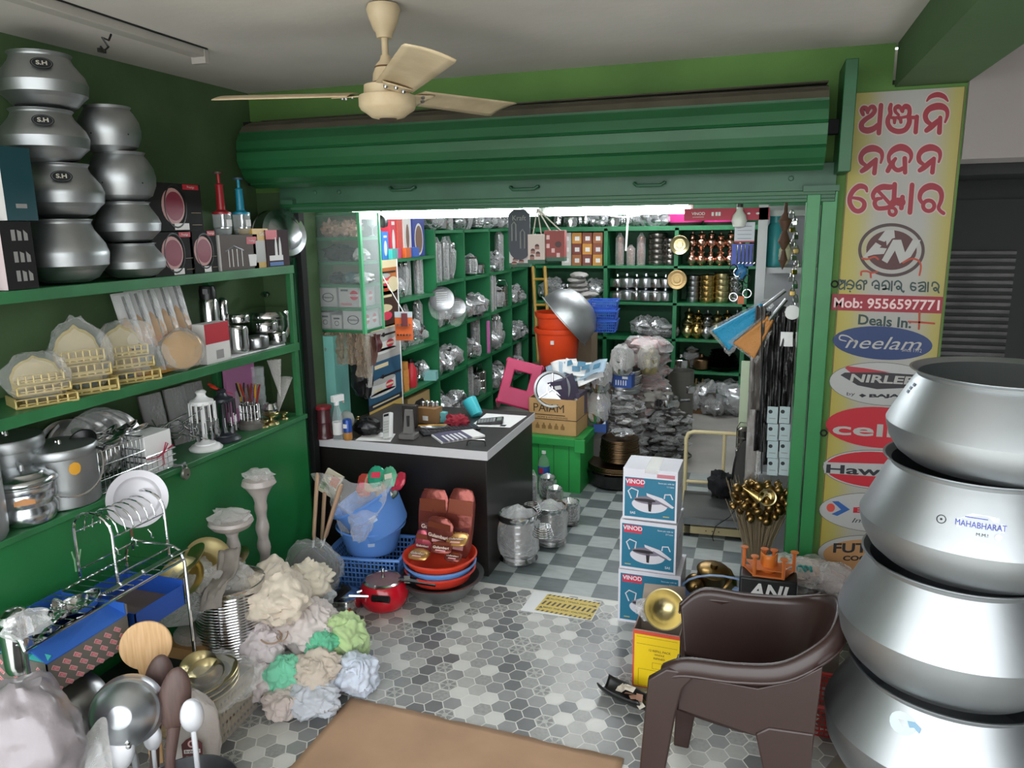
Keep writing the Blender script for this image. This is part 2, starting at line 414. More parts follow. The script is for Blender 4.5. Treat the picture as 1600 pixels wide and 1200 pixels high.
for y in (3.3, 1.9):
    mb = MB(); mb.b2((XW, y-.015, .96), (XW+.04, y+.02, 1.78), SHG); mb.build('upright', t, bevel=.002)
mb = MB(); mb.b2((XW, .9, 0), (XF, 3.64, .935), CAB); mb.b2((XW, .9, .935), (XF+.012, 3.645, .96), SHG); mb.build('cabinet', t, bevel=.003)
mb = MB(); SPL = mat('paint_splash', '#7fae86', .5)
for a, b, c_ in ((118, 872, 1), (112, 862, .8), (126, 858, .8)):
    p = onx(a, b, XF+.002); q = onx(119, 893, XF+.002); mb.tube([p, (p+q)/2+Vector((0, .004, 0)), q], .004*c_, SPL, n=4)
mb.build('paint_drip', t)
p = onx(285, 727, XF+.01)
mb = MB(); mb.tube([(p.x-.005, p.y-.05, p.z+.01), (p.x+.006, p.y-.01, p.z+.005), (p.x+.006, p.y+.01, p.z+.01)], .006, STEELD, n=6); mb.build('hasp', t)
t = thing('padlock', 'round grey padlock hanging from the hasp of the left green cabinet', 'padlock', (p.x+.012, p.y, p.z-.03), (0, 0, 90))
mb = MB(); mb.lathe([(0, -.009), (.022, -.009), (.026, -.004), (.026, .004), (.022, .009), (0, .009)], mat('lock_grey', '#8a8c80', .35, .7, var=.2), T(0, 0, -.008) @ Rx(90) @ S(1, 1.1, 1)); mb.build('lock_body', t)
mb = MB(); mb.tube([(.013*cos(a), 0, .018+.018*sin(a)) for a in [i*pi/8 for i in range(9)]], .0035, STEEL, n=6); mb.build('shackle', t)
mb = MB(); mb.lathe([(0, 0), (.004, 0), (.004, .002), (0, .002)], INK, T(.004, -.0095, -.014) @ Rx(90), n=10); mb.build('keyhole', t)
LAM = mat('dark_laminate', '#1d1917', .38, var=.2, scale=12, stretch=(1, 1, 8)); LAMT = mat('dark_counter_top', '#2b2826', .42, var=.15, scale=9)
t = thing('sales_counter', 'dark laminate sales counter with white edged top inside the opening', 'counter', (-1.96, 4.29, 0))
mb = MB(); mb.b2((-.55, -.45, 0), (.535, .455, .715), LAM); mb.build('body', t, bevel=.002)
mb = MB(); mb.b2((-.55, -.47, .712), (.55, .47, .764), mat('white_edge_band', '#d4d2d4', .35)); mb.b2((-.547, -.467, .7642), (.547, .467, .7655), LAMT); mb.build('counter_top', t)
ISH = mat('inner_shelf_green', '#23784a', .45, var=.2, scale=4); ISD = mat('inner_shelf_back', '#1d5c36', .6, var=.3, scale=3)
XI = -2.47; LB = [4.55, 5.60, 6.22, 6.87, 7.52, 8.1]; LZ = [1.97, 1.556, 1.18, .785, .40]
t = thing('wall_shelving', 'green shelving with open bays along the left wall inside the shop', 'shelf', (0, 0, 0))
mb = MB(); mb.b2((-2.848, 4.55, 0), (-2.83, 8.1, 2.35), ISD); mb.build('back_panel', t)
for y in LB[1:]:
    mb = MB(); mb.b2((-2.83, y-.012, .1), (XI, y+.012, 1.98), ISH); mb.build('upright', t)
for z in LZ:
    mb = MB(); mb.b2((-2.83, 5.60, z-.024), (XI, 8.1, z), ISH); mb.build('shelf_board', t)
for z in (1.78, 1.485, 1.10, .79):
    mb = MB(); mb.b2((-2.83, 4.5 if z > 1.7 else 4.95, z-.024), (XI, 5.59, z), ISH); mb.build('shelf_board', t)
YB = 8.1; BX = [-2.40, -1.60, -.86, -.16]; BZ = [1.955, 1.565, 1.18, .80, .458]
t = thing('wall_shelving', 'green shelving with open bays across the back wall of the shop', 'shelf', (0, 0, 0))
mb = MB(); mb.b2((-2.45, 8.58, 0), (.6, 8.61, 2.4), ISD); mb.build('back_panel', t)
for x in BX:
    mb = MB(); mb.b2((x-.02, YB, .1), (x+.02, 8.58, 1.955), ISH); mb.build('upright', t)
for z in BZ:
    mb = MB(); mb.b2((-2.42, YB, z-.026), (.1, 8.58, z), ISH); mb.build('shelf_board', t)
mb = MB(); mb.b2((-2.42, YB+.02, 1.955), (.1, YB+.05, 1.975), ISH); mb.build('lip', t)
t = thing('glass_cabinet', 'green framed hanging cabinet with glass sides above the left of the counter', 'cabinet', (-2.44, 4.05, 1.39))
CB = mat('cabinet_inside', '#8b8a74', .7, var=.15); w_, d_, h_ = .17, .24, .70
LV = [0, .135, .275, .41, .555, .70]
mb = MB(); mb.b2((-w_, d_-.01, 0), (w_, d_, h_), CB); mb.b2((-w_, 0, 0), (-w_+.012, d_, h_), GREEN); mb.build('carcass', t)
for z in LV:
    mb = MB(); mb.b2((-w_, 0, z-.018), (w_, d_, z), ISH); mb.build('shelf_board', t)
mb = MB(); mb.b2((w_-.006, -.012, -.02), (w_+.012, .012, h_), mat('frame_mint', '#55b27c', .4)); mb.b2((w_-.006, d_-.012, -.02), (w_+.012, d_+.004, h_), mat('frame_mint', '')); mb.build('corner_frame', t)
PANE = film('window_pane', '#dfeaea', .86, .03, 0.0)
mb = MB(); mb.b2((-w_, -.008, 0), (w_-.006, -.004, h_), PANE); mb.build('front_pane', t)
mb = MB(); mb.b2((w_+.002, .012, 0), (w_+.006, d_-.012, h_), PANE); mb.build('side_pane', t)
GLOW = mat('tube_glow', '#f4fbff', .3, emit=TUBE_GLOW)
for x0, x1, yt_, zt_, lab in ((-2.52, -1.26, 4.42, 2.078, 'long lit fluorescent tube at the top left of the opening'), (-1.24, -.395, 4.42, 2.078, 'lit fluorescent tube at the top right of the opening'), (-1.9, -.7, 6.6, 2.545, 'lit fluorescent tube on the ceiling deep inside the shop'), (-1.5, -.3, 7.7, 2.545, 'farthest lit fluorescent tube on the ceiling near the back shelves')):
    t = thing('tube_light', lab, 'light', ((x0+x1)/2, yt_, zt_))
    L = (x1-x0)/2
    mb = MB(); mb.lathe([(.026, -L+.02), (.026, L-.02)], GLOW, Ry(90), n=16); mb.build('tube', t)
    mb = MB(); mb.b2((-L, -.02, .04), (L, .03, .075), WHITE); mb.build('batten', t)
    for sx in (-1, 1):
        mb = MB(); mb.b2((sx*L-.012, -.02, -.02), (sx*L+.012, .02, .045), WHITE); mb.build('lamp_holder', t)
t = thing('white_shelf_unit', 'white open shelf unit with tall end board at the right of the opening', 'shelf', (0, 0, 0))
WB = mat('white_board', '#c9c9cc', .5, var=.08)
mb = MB(); mb.b2((-.035, 4.3, 0), (.015, 4.62, 2.09), WB); mb.build('end_board', t, bevel=.002)
for z in (.5, 1.13, 1.76, 2.06):
    mb = MB(); mb.b2((.015, 4.35, z-.03), (.62, 4.72, z), WB); mb.build('shelf_board', t)
mb = MB(); mb.b2((.015, 4.70, 0), (.62, 4.72, 2.09), WB); mb.build('back_board', t)
t = MB(); RB = mat('red_strip', '#b3243f', .5); p0, p1 = ony(1083, 322, 4.3), ony(1200, 336, 4.3)
t.b2((-.42, 4.3, 2.012), (.02, 4.306, 2.075), RB)
t.text('VINOD', .022, PAPER, T(-.345, 4.297, 2.048) @ Rx(90), fat=.02);
t.b2((-.375, 4.2965, 2.03), (-.315, 4.297, 2.032), PAPER)
for x in (-.27, -.25, -.235): t.b2((x-.006, 4.2965, 2.036), (x+.006, 4.297, 2.056), PAPER)
for x, s_ in ((-.13, .02), (-.085, .014), (-.04, .016)): t.lathe([(0, 0), (s_*.6, 0), (s_*.6, .0006), (0, .0006)], PAPER, T(x, 4.297, 2.045) @ Rx(90) @ S(1, .6, 1), n=12)
one(t, 'shelf_strip', 'red shelf strip with white writing beside the right tube light', 'sign')
# ------------------------------------------------------------------ aluminium cauldrons at the right
def pot_profile(R, h, neck=.78, rim=.83, lip=.012, base=.62, eq=.47, dull=1.0):
    """big bellied degchi: rounded base, creased widest line, sloping shoulder, flared rim; then the inside"""
    o = [(0, 0), (R*base, 0), (R*(base+.16), h*.05), (R*(base+.27), h*.14), (R*.965, h*.27), (R*.992, h*(eq-.06)), (R, h*eq), (R*.985, h*(eq+.035)), (R*.93, h*(eq+.15)), (R*(neck+.05), h*.84), (R*neck, h*.93), (R*(neck+.01), h*.96), (R*rim, h*.995), (R*rim, h)]
    i = [(R*rim-.006, h), (R*(neck-.01), h*.955), (R*(neck+.03), h*.84), (R*.91, h*(eq+.14)), (R*.97, h*eq), (R*.94, h*.27), (R*.7, h*.06), (0, h*.03)]
    return o+i
ALUB = mat('beaten_aluminium', '#b3b7b9', 0.43, 1.0, var=0.14, scale=3.2, bump=0.10, bscale=7)
def pot(name, R, h, label, loc, rot=0, group=None, m=None, **k):
    mb = MB(); mb.lathe(pot_profile(R, h, **k), m or ALUB, n=72)
    return mb
CX = [.645, .60, .575, .585, .59]
ZZ = [(1.33, .268, .288, .44), (1.04, .305, .292, .43), (.695, .36, .305, .47), (.345, .365, .332, .50), (0, .36, .335, .5)]
PL = ['open topmost aluminium cauldron of the tall stack on the right', 'aluminium cauldron with blue lettered sticker, second from top of right stack', 'dented aluminium cauldron without sticker, third from top of the right stack', 'aluminium cauldron with worn blue mark, fourth from top of right stack', 'lowest aluminium cauldron carrying the tall stack on the right']
def on_pot(prof, cx, cy, z0, px, py):
    """where the sight line through a place of the photo meets a lathe profile: point, outward direction"""
    d = _ray(px, py); best = None
    for k in range(1, 900):
        t = 1.2+k*.002; p = Vector((d[0]*t, d[1]*t, CAMH+d[2]*t)); r = math.hypot(p.x-cx, p.y-cy)
        z = p.z-z0
        for (r0, a), (r1, b) in zip(prof[:13], prof[1:14]):
            if a <= z <= b and b > a:
                if r < r0+(r1-r0)*(z-a)/(b-a): return p, (r0, a, r1, b)
    return None, None
for i in range(5):
    z0, h, R, eq = ZZ[i]; cx, cy = CX[i], 2.32
    t = thing('cauldron', PL[i], 'pot', (cx, cy, z0), rng(0, 360), 'cauldrons stacked on the right')
    prof = pot_profile(R, h, eq=eq, neck=.76, rim=.83)
    mb = MB(); mb.lathe(prof, ALUB, n=96); mb.build('pot_body', t, angle=24)
    def sticker(px, py, fn, name, lab):
        p, seg = on_pot(prof, cx, cy, z0, px, py)
        if p is None: return
        u = Vector((p.x-cx, p.y-cy, 0)).normalized(); sl = Vector((u.x*(seg[2]-seg[0]), u.y*(seg[2]-seg[0]), seg[3]-seg[1])).normalized()
        tx = sl.cross(u); tx = Vector((0, 0, 1)).cross(u).normalized(); nn = tx.cross(sl).normalized()
        M = Matrix(((tx.x, sl.x, nn.x, p.x+nn.x*.001), (tx.y, sl.y, nn.y, p.y+nn.y*.001), (tx.z, sl.z, nn.z, p.z+nn.z*.001), (0, 0, 0, 1)))
        m2 = MB(); fn(m2)
        c = Vector((cx, cy, 0)); out = []
        for v in m2.v:           # wrap onto the cone of the shoulder
            q = M @ Vector(v); rr = math.hypot(q.x-cx, q.y-cy); zz = q.z-z0
            r_ = seg[0]+(seg[2]-seg[0])*(zz-seg[1])/(seg[3]-seg[1])+.0012+v[2]
            out.append((cx+(q.x-cx)*r_/rr, cy+(q.y-cy)*r_/rr, q.z))
        m2.v = out
        o = m2.build(name, t, smooth=False); o.matrix_parent_inverse = (Matrix.Translation(t.location) @ t.rotation_euler.to_matrix().to_4x4()).inverted(); o['label'] = lab
    BLUE = mat('sticker_blue', '#3f49a8', .5); LGT = mat('sticker_white', '#c9d0d6', .45)
    if i == 1:
        def f(m):
            m.box((0, 0, .0003), (.105, .022, .0004), LGT); m.text('MAHABHARAT', .022, BLUE, T(0, 0, .0012), wide=.78); m.text('M.M.!', .011, INK, T(.005, -.022, .0008), wide=1.1)
            m.poly([(-.045, .013, .0005), (.04, .013, .0005), (.03, .027, .0005), (-.02, .029, .0005)], LGT); m.box((-.01, .018, .0007), (.05, .002, .0004), BLUE); m.box((.036, .022, .0007), (.01, .008, .0004), STEELD)
            m.lathe([(0, 0), (.008, 0), (.008, .0006), (0, .0006)], WHITE, T(.04, -.023, .0003), n=14)
        sticker(1532, 822, f, 'name_sticker', 'white sticker with blue capital letters')
        sticker(1471, 811, lambda m: (m.ring(.0095, .0115, INK, T(0, 0, .0006), n=20), m.lathe([(0, 0), (.003, 0), (.003, .0004), (0, .0004)], INK, T(0, 0, .0004), n=8)), 'stamp', 'small round ink stamp')
    if i == 3:
        def f(m):
            m.poly([(.028*cos(a)*1.3-.01, .03*sin(a), .0004) for a in [k*pi/8 for k in range(16)]], mat('glue_patch', '#c3d0d3', .6))
            m.poly([(.0, .012, .0009), (.018, .017, .0009), (.038, .006, .0009), (.036, -.008, .0009), (.02, .002, .0009), (.01, -.003, .0009)], mat('faded_blue', '#7fa3bb', .6))
        sticker(1416, 1133, f, 'torn_label', 'faded torn label')
    if i == 0:
        def f(m):
            for dx, dy in ((0, 0), (.008, .012), (-.002, -.012)): m.box((dx, dy, .0006), (.014, .009, .0005), mat('ink_grey', '#6a7a88', .6))
        sticker(1424, 606, f, 'torn_label', 'torn grey label')
# ------------------------------------------------------------------ plastic armchair
BRN = mat('dark_brown_plastic', '#33231f', 0.32, bump=0.03, bscale=200)
t = thing('plastic_armchair', 'dark brown moulded plastic armchair in front of the cauldron stack', 'chair', (.015, 2.435, 0), -3); t.scale = (.96, .80, 1.02)
def lerp(a, b, k): return [x+(y-x)*k for x, y in zip(a, b)]
def path(P, u):
    k = u*(len(P)-1); i = min(int(k), len(P)-2); f = k-i
    p0, p1, p2, p3 = P[max(i-1, 0)], P[i], P[i+1], P[min(i+2, len(P)-1)]
    return Vector([.5*(2*b+(c-a)*f+(2*a-5*b+4*c-d)*f*f+(3*b-a-3*c+d)*f**3) for a, b, c, d in zip(p0, p1, p2, p3)])
TOP = [(-.255, -.235, .585), (-.18, -.25, .628), (-.02, -.258, .645), (.12, -.250, .675), (.235, -.185, .745), (.275, -.07, .785), (.275, .07, .785), (.235, .185, .74), (.12, .25, .69), (-.02, .262, .672), (-.18, .258, .668), (-.262, .24, .60)]
LOW = [(-.235, -.20, .43), (-.16, -.205, .415), (-.02, -.21, .40), (.10, -.205, .395), (.165, -.15, .395), (.185, -.06, .395), (.185, .06, .395), (.165, .15, .395), (.10, .205, .395), (-.02, .21, .40), (-.16, .205, .415), (-.235, .20, .43)]
MID = [tuple(lerp(lerp(a, b, .55), (0, 0, c_), .0)) for a, b, c_ in zip(LOW, TOP, [0]*12)]
mb = MB()
mb.sheet(lambda u, v: path([tuple(path(LOW, u)), tuple(path(MID, u)), tuple(path(TOP, u))], v), 64, 8, BRN)
mb.build('tub_backrest', t, solid=.008, angle=60)
mb = MB(); mb.sheet(lambda u, v: Vector(lerp(tuple(path(LOW[:6], u)), tuple(path(LOW[::-1][:6], u)), v))+Vector((0, 0, -.018*sin(pi*v))), 24, 12, BRN); mb.build('seat', t, solid=.01, angle=60)
mb = MB()
def rim(u, v):
    p = path(TOP, u); a = path(TOP, max(u-.01, 0)); b = path(TOP, min(u+.01, 1)); d = (b-a); d.z = 0; d.normalize(); o = Vector((d.y, -d.x, 0))
    w_ = v*.048
    return p+o*w_*.78+Vector((0, 0, .004*sin(v*pi)-(max(0, v-.35)**2)*.10))
mb.sheet(rim, 72, 6, BRN); mb.build('arm_rim', t, solid=.007, angle=60)
mb = MB()
mb.tube([rim(k/72, .10)+Vector((0, 0, .003)) for k in range(73)], .0045, BRN, n=6); mb.tube([rim(k/72, 1.0) for k in range(73)], .005, BRN, n=6); mb.build('rim_bead', t)
def plate(out, y0, y1, h):      # an outline in x-z given a slope in y with height
    m_ = MB(); n_ = len(out)
    f = lambda z: y0+(y1-y0)*(1-z/.6)
    sgn = 1 if y0 > 0 else -1
    vs = [(x, f(z), z) for x, z in out]+[(x, f(z)-sgn*h, z) for x, z in out]
    fs = [tuple(range(n_)), tuple(range(2*n_-1, n_-1, -1))]+[(i, n_+i, n_+(i+1) % n_, (i+1) % n_) for i in range(n_)]
    return m_.add(vs, fs, BRN)
for sg in (-1, 1):
    y0, y1 = sg*.285, sg*.315
    dz = .045 if sg > 0 else 0
    fl = [(-.30, .55+dz), (-.24, .597+dz), (-.12, .602+dz), (-.15, .585+dz), (-.185, .54), (-.205, .45), (-.235, .22), (-.265, 0), (-.325, 0), (-.318, .25)]
    if sg > 0: fl = [(x+.05, z) for x, z in fl]
    plate(fl[::sg], y0, y1, .035).build('leg', t, bevel=.006)
    rl = [(.05, .43), (.09, .46), (.226, .47), (.225, .35), (.222, .1), (.22, 0), (.13, 0), (.118, .1), (.085, .30)]
    plate(rl[::sg], sg*.2634, sg*.292, .035).build('leg', t, bevel=.006)
    sp = [(-.20, .575+dz), (.05, .58+dz), (.16, .63+dz), (.235, .69+dz), (.225, .42), (.13, .40), (.10, .415), (-.02, .43), (-.20, .455)]
    plate(sp[::sg], sg*.262, sg*.270, .012).build('side_panel', t, bevel=.003)
mb = MB(); mb.b2((-.262, -.21, .37), (-.25, .21, .425), BRN); mb.build('front_apron', t, bevel=.004)
mb = MB(); mb.b2((.17, -.22, .28), (.182, .22, .40), BRN); mb.build('back_panel', t, bevel=.004)
# ------------------------------------------------------------------ three pan boxes
TEAL = mat('box_teal', '#1f7391', .45); RED = mat('label_red', '#d0324f', .45); BOXW = mat('box_white', '#dfdee6', .55)
PANW = mat('pan_print', '#d8d5dd', .45); PANG = mat('pan_print_grey', '#7b7484', .5); PANB = mat('pan_print_dark', '#241d22', .5)
VB = [(-.470, 3.56, .563, .265, .262, .22, 'topmost', '1.1 Litre'), (-.474, 3.56, .292, .280, .262, .25, 'middle', '2.7 Litre'), (-.463, 3.56, 0, .31, .288, .27, 'lowest', '3.7 Litre')]
for cx, y, z, W_, h, dp, nm, lit in VB:
    t = thing('pan_box', nm + ' of three teal and white saucepan boxes stacked on the floor', 'box', (cx, y, z), rng(-2, 1), 'saucepan boxes in a stack')
    mb = MB(); w_ = W_/2; mb.b2((-w_, 0, 0), (w_, dp, h), BOXW)
    f = T(0, -.0006, 0) @ Rx(90)
    mb.poly([(-w_*.93, h*.05, 0), (w_*.93, h*.05, 0), (w_*.93, h*.83 if nm == 'topmost' else h*.93, 0), (-w_*.93, h*.83 if nm == 'topmost' else h*.93, 0)], TEAL, f)
    tp = h*.83 if nm == 'topmost' else h*.93
    F = T(0, -.0012, 0) @ Rx(90); F2 = T(0, -.0018, 0) @ Rx(90); F3 = T(0, -.0024, 0) @ Rx(90)
    mb.poly([(-w_*.86, tp-.046, 0), (-w_*.22, tp-.046, 0), (-w_*.22, tp-.006, 0), (-w_*.86, tp-.006, 0)], RED, F)
    mb.text('VINOD', .030, BOXW, F2 @ T(-w_*.54, tp-.022, 0), fat=.03, wide=1.0)
    mb.text('Sauce pan with lid', .0105, BOXW, F2 @ T(w_*.88, tp-.018, 0), 'RIGHT', fat=.01); mb.text(lit, .0105, BOXW, F2 @ T(w_*.88, tp-.034, 0), 'RIGHT', fat=.01)
    mb.text('SAS', .017, BOXW, F2 @ T(-w_*.62 if nm == 'topmost' else w_*.72, h*.13, 0), fat=.02); mb.box((0, 0, 0), (.03, .005, .0004), mat('print_gold', '#c9b878', .5), F2 @ T(w_*.62 if nm == 'topmost' else -w_*.7, h*.11, 0))
    k = h*1.04; cy = h*.38; E = [(cos(a), sin(a)) for a in [i*pi/18 for i in range(36)]]
    mb.poly([(.32*k*x+.0, cy-.015+.16*k*y if y < 0 else cy-.015+.125*k*y, 0) for x, y in E], PANW, F)
    mb.poly([(.285*k*x, cy+.025*k+.075*k*y, 0) for x, y in E], PANG, F2)
    mb.poly([(.20*k*x-.02, cy+.02*k+.03*k*y, 0) for x, y in E], PANB, F3)
    mb.poly([(-.03*k, cy, 0), (.045*k, cy, 0), (.03*k, cy-.19*k, 0), (-.015*k, cy-.185*k, 0)], PANB, F2)
    for x0, sg in ((-.33*k, -1), (.36*k, 1)):
        mb.tube([(x0, cy+.03*k, 0), (x0+sg*.06*k, cy+.17*k, 0), (x0+sg*.0*k, cy+.23*k, 0), (x0-sg*.12*k, cy+.19*k, 0), (x0-sg*.10*k, cy+.06*k, 0)] if sg < 0 else [(x0-.1*k, cy+.08*k, 0), (x0-.09*k, cy+.16*k, 0), (x0+.01*k, cy+.17*k, 0), (x0+.05*k, cy+.08*k, 0)], .0032, PANW, F2, n=4, flat=.2)
    mb.poly([(-.06*k, cy+.16*k, 0), (.22*k, cy+.09*k, 0), (.44*k, cy-.06*k, 0), (.41*k, cy-.09*k, 0), (.19*k, cy+.0*k, 0), (-.05*k, cy+.11*k, 0)], PANW, F3)
    mb.poly([(.10*k, cy+.06*k, 0), (.36*k, cy-.06*k, 0), (.33*k, cy-.08*k, 0), (.1*k, cy+.02*k, 0)], PANG, T(0, -.003, 0) @ Rx(90))
    mb.text('VINOD', .02, RED, T(w_+.0008, dp*.5, h*.6) @ Rz(90) @ Rx(90), fat=.02)
    mb.build('carton', t, smooth=False)
    if nm == 'topmost':
        mb = MB(); TAPE = film('tape', '#e8e4da', .45, .2, 0.0)
        mb.b2((-w_*.2, -.002, h*.93), (w_*.3, dp, h+.0012), TAPE); mb.b2((w_*.25, -.0015, h*.86), (w_*.9, -.0008, h*.93), mat('print_pink', '#c77a86', .5)); mb.build('tape', t)
# ------------------------------------------------------------------ yellow box with brass bowl
t = thing('yellow_carton', 'open yellow printed carton holding a wrapped brass bowl beside the armchair', 'box', (-.355, 3.02, 0), -2)
YEL = mat('yellow_print', '#eac713', .45); CART = mat('carton_inside', '#a5968a', .75, var=.15)
mb = MB(); W_, D_, H_ = .20, .17, .275
for a, b in (((-W_/2, 0, 0), (W_/2, .004, H_)), ((-W_/2, D_-.004, 0), (W_/2, D_, H_)), ((-W_/2, 0, 0), (-W_/2+.004, D_, H_)), ((W_/2-.004, 0, 0), (W_/2, D_, H_)), ((-W_/2, 0, 0), (W_/2, D_, .004))): mb.b2(a, b, CART)
f = T(0, -.0008, 0) @ Rx(90); OR = mat('print_red', '#cf4a35', .5)
mb.poly([(-W_/2, .0, 0), (W_/2, .0, 0), (W_/2, H_-.003, 0), (-W_/2, H_-.003, 0)], OR, f)
f = T(0, -.0014, 0) @ Rx(90); mb.poly([(-W_/2+.006, .006, 0), (W_/2, .006, 0), (W_/2, H_-.02, 0), (-W_/2+.006, H_-.02, 0)], YEL, f)
f = T(0, -.002, 0) @ Rx(90); BRT = mat('print_brown', '#6e5216', .6)
for s_, sz, yy in (('12 REFILL PACK', .014, .185), ('WHOLE', .012, .168), ('REFINED', .013, .15)): mb.text(s_, sz, BRT, f @ T(.015, yy, 0), fat=.02)
for yy in (.243, .21): mb.b2((-.085, -.0022, yy), (.09, -.0018, yy+.0012), BRT)
for x0, x1, y0, y1 in ((-.075, .06, .01, .09), (-.015, .03, .1, .128)):
    for a, b in (((x0, y0), (x1, y0+.0012)), ((x0, y1), (x1, y1+.0012)), ((x0, y0), (x0+.0012, y1)), ((x1, y0), (x1+.0012, y1))): mb.b2((a[0], -.0022, a[1]), (b[0], -.0018, b[1]), BRT)
mb.b2((-W_/2-.001, 0, 0), (-W_/2, D_, H_), OR); mb.build('carton', t, smooth=False)
mb = MB(); mb.add([(-W_/2, D_, H_), (W_/2, D_, H_), (W_/2-.01, D_+.03, H_+.13), (-W_/2+.01, D_+.02, H_+.125)], [(0, 1, 2, 3)], CART); mb.build('back_flap', t, solid=.004)
bowl = [(0, .0), (.03, 0), (.033, .012), (.05, .03), (.072, .06), (.084, .072), (.087, .074), (.082, .073), (.06, .045), (.03, .018), (0, .016)]
b = thing('brass_bowl', 'gold brass bowl lying tilted in the open yellow carton', 'bowl', (-.335, 3.08, .35), (58, 0, 10))
mb = MB(); mb.lathe(bowl, BRASSP, n=40); mb.build('bowl', b); mb = MB(); mb.lathe([(.031, -.004), (.034, -.004), (.034, .006), (.031, .006)], BRASSP, n=30); mb.disc(.02, mat('bowl_label', '#d9d0a8', .5), T(0, 0, -.001)); mb.build('foot_ring', b)
mb = MB(); mb.blob((.07, .05, .05), FILM, None, 4, .3, 2.5, 24); one(mb, 'plastic_wrap', 'clear plastic wrap around brass bowl in the yellow carton', 'wrapping', (-.39, 3.13, .32))
t = thing('waste_scoop', 'black plastic scoop with torn paper scraps on floor by yellow carton', 'tray', (-.475, 2.90, 0), -25)
mb = MB(); mb.sheet(lambda u, v: Vector(((u-.5)*.21, (v-.5)*.11*(1-.5*abs(u-.4)), .004+.05*abs(2*v-1)**2+.05*max(0, abs(u-.5)*2-.6)**2)), 16, 10, BLACK); mb.build('scoop', t, solid=.006)
mb = MB(); mb.tube([(.09, 0, .04), (.13, -.01, .025), (.16, -.015, .012)], [.016, .014, .012], BLACK, n=8); mb.build('handle', t)
mb = MB()
for i in range(9): mb.poly([(x, y, rng(-.004, .006)) for x, y in ((-.02, -.012), (.022, -.015), (.025, .012), (-.018, .015))], mat('torn_paper', '#d8cfc2', .8) if i % 3 else mat('torn_pink', '#b98d7c', .8), T(rng(-.05, .11), rng(-.03, .03), .03+i*.004) @ Rz(rng(0, 180)) @ Rx(rng(-35, 35)))
o = one(mb, 'paper_scraps', 'heap of torn paper scraps lying in the black scoop', 'paper', (-.475, 2.90, .008), -25, kind=None) if False else tag(mb.build('paper_scraps', None, (-.475, 2.90, .006), -25, smooth=False), 'torn paper scraps heaped in the black scoop', 'paper', kind='stuff')
mb = MB(); mb.sheet(lambda u, v: Vector(((u-.5)*.06, (v-.5)*.018, .004+.006*sin(u*3))), 6, 2, WHITE); one(mb, 'paper_tag', 'curled white paper tag on the floor beneath the armchair', 'paper', onz(1100, 1118, .003), 70, solid=.001)
# ------------------------------------------------------------------ ceiling fan and lamp batten
FAN = mat('fan_cream', '#dcc9a6', .45, var=.12, scale=8, col2='#c4ad88'); RUST = mat('fan_rust', '#7d5b3a', .7, var=.3)
h_ = onz(605, 152, 2.44)
t = thing('ceiling_fan', 'dusty cream ceiling fan with three blades hanging from the ceiling', 'fan', (h_.x, h_.y, 2.74))
z0 = 2.44-2.74
mb = MB(); mb.lathe([(0, 0), (.035, 0), (.052, -.005), (.058, -.02), (.05, -.05), (.036, -.085), (.03, -.09), (.026, -.11), (0, -.11)], FAN, n=36); mb.build('canopy', t)
mb = MB(); mb.lathe([(.0115, -.10), (.0115, z0+.12)], FAN, n=16); mb.build('downrod', t)
mb = MB(); mb.lathe([(0, z0+.135), (.016, z0+.135), (.02, z0+.12), (.034, z0+.105), (.036, z0+.10), (.036, z0+.095), (.045, z0+.075), (.047, z0+.05), (.05, z0+.048), (.05, z0+.04), (.078, z0+.038), (.08, z0+.01), (.08, z0)], FAN, n=40); mb.lathe([(.0465, z0+.05), (.052, z0+.046), (.0465, z0+.042)], RUST, n=40); mb.lathe([(.036, z0+.1), (.0385, z0+.097), (.036, z0+.094)], RUST, n=40); mb.build('motor_cap', t)
mb = MB(); mb.lathe([(.08, z0+.008), (.096, z0+.004), (.098, z0-.002), (.098, z0-.03), (.092, z0-.042), (.07, z0-.056), (.058, z0-.066), (.034, z0-.072), (.03, z0-.071), (0, z0-.071)], FAN, n=48); mb.lathe([(.0, z0-.073), (.03, z0-.073), (.03, z0-.069)], mat('fan_button', '#4a3526', .6), n=24); mb.build('motor_housing', t)
for k in range(3):
    a = -52+120*k
    M = Rz(a) @ T(0, 0, z0+.012)
    mb = MB(); mb.sheet(lambda u, v: Vector((.125+.495*u, (v-.5)*(.125+.03*u)*(1 if u < .97 else .93), .006*sin(pi*v)+.0+.01*u)), 20, 6, FAN, M @ Rx(-13));
    bl = mb.build('blade', t, solid=.003)
    mb = MB(); mb.sheet(lambda u, v: Vector((.085+.10*u, (v-.5)*(.05+.05*u), -.004)), 6, 3, FAN, M @ Rx(-13))
    for dx, dy in ((.14, -.03), (.14, .03), (.165, 0)): mb.lathe([(0, -.012), (.005, -.012), (.006, -.006), (.006, 0)], STEELD, M @ Rx(-13) @ T(dx, dy, 0), n=8)
    g = mb.build('blade_bracket', t, solid=.003)
t = thing('tube_batten', 'bare white lamp batten without tube on the ceiling', 'light', (-2.27, 2.42, 2.74), 92)
mb = MB(); mb.b2((-.9, -.03, -.035), (.40, .03, -.001), mat('batten_white', '#b5b0a8', .6, var=.1)); mb.build('batten', t, bevel=.004)
mb = MB(); mb.b2((.385, -.034, -.06), (.41, .034, -.0), mat('batten_white', '')); mb.build('end_cap', t)
mb = MB(); mb.tube([(-.9, -.035, -.004), (-.3, -.037, -.002), (.1, -.036, -.004), (.40, -.037, -.003)], .004, BLACK, n=5); mb.build('cable', t)
mb = MB()
p = [(0, -.06, -.03), (-.02, -.065, -.055), (-.045, -.06, -.05), (-.03, -.07, -.08), (-.06, -.075, -.10), (-.07, -.07, -.085)]
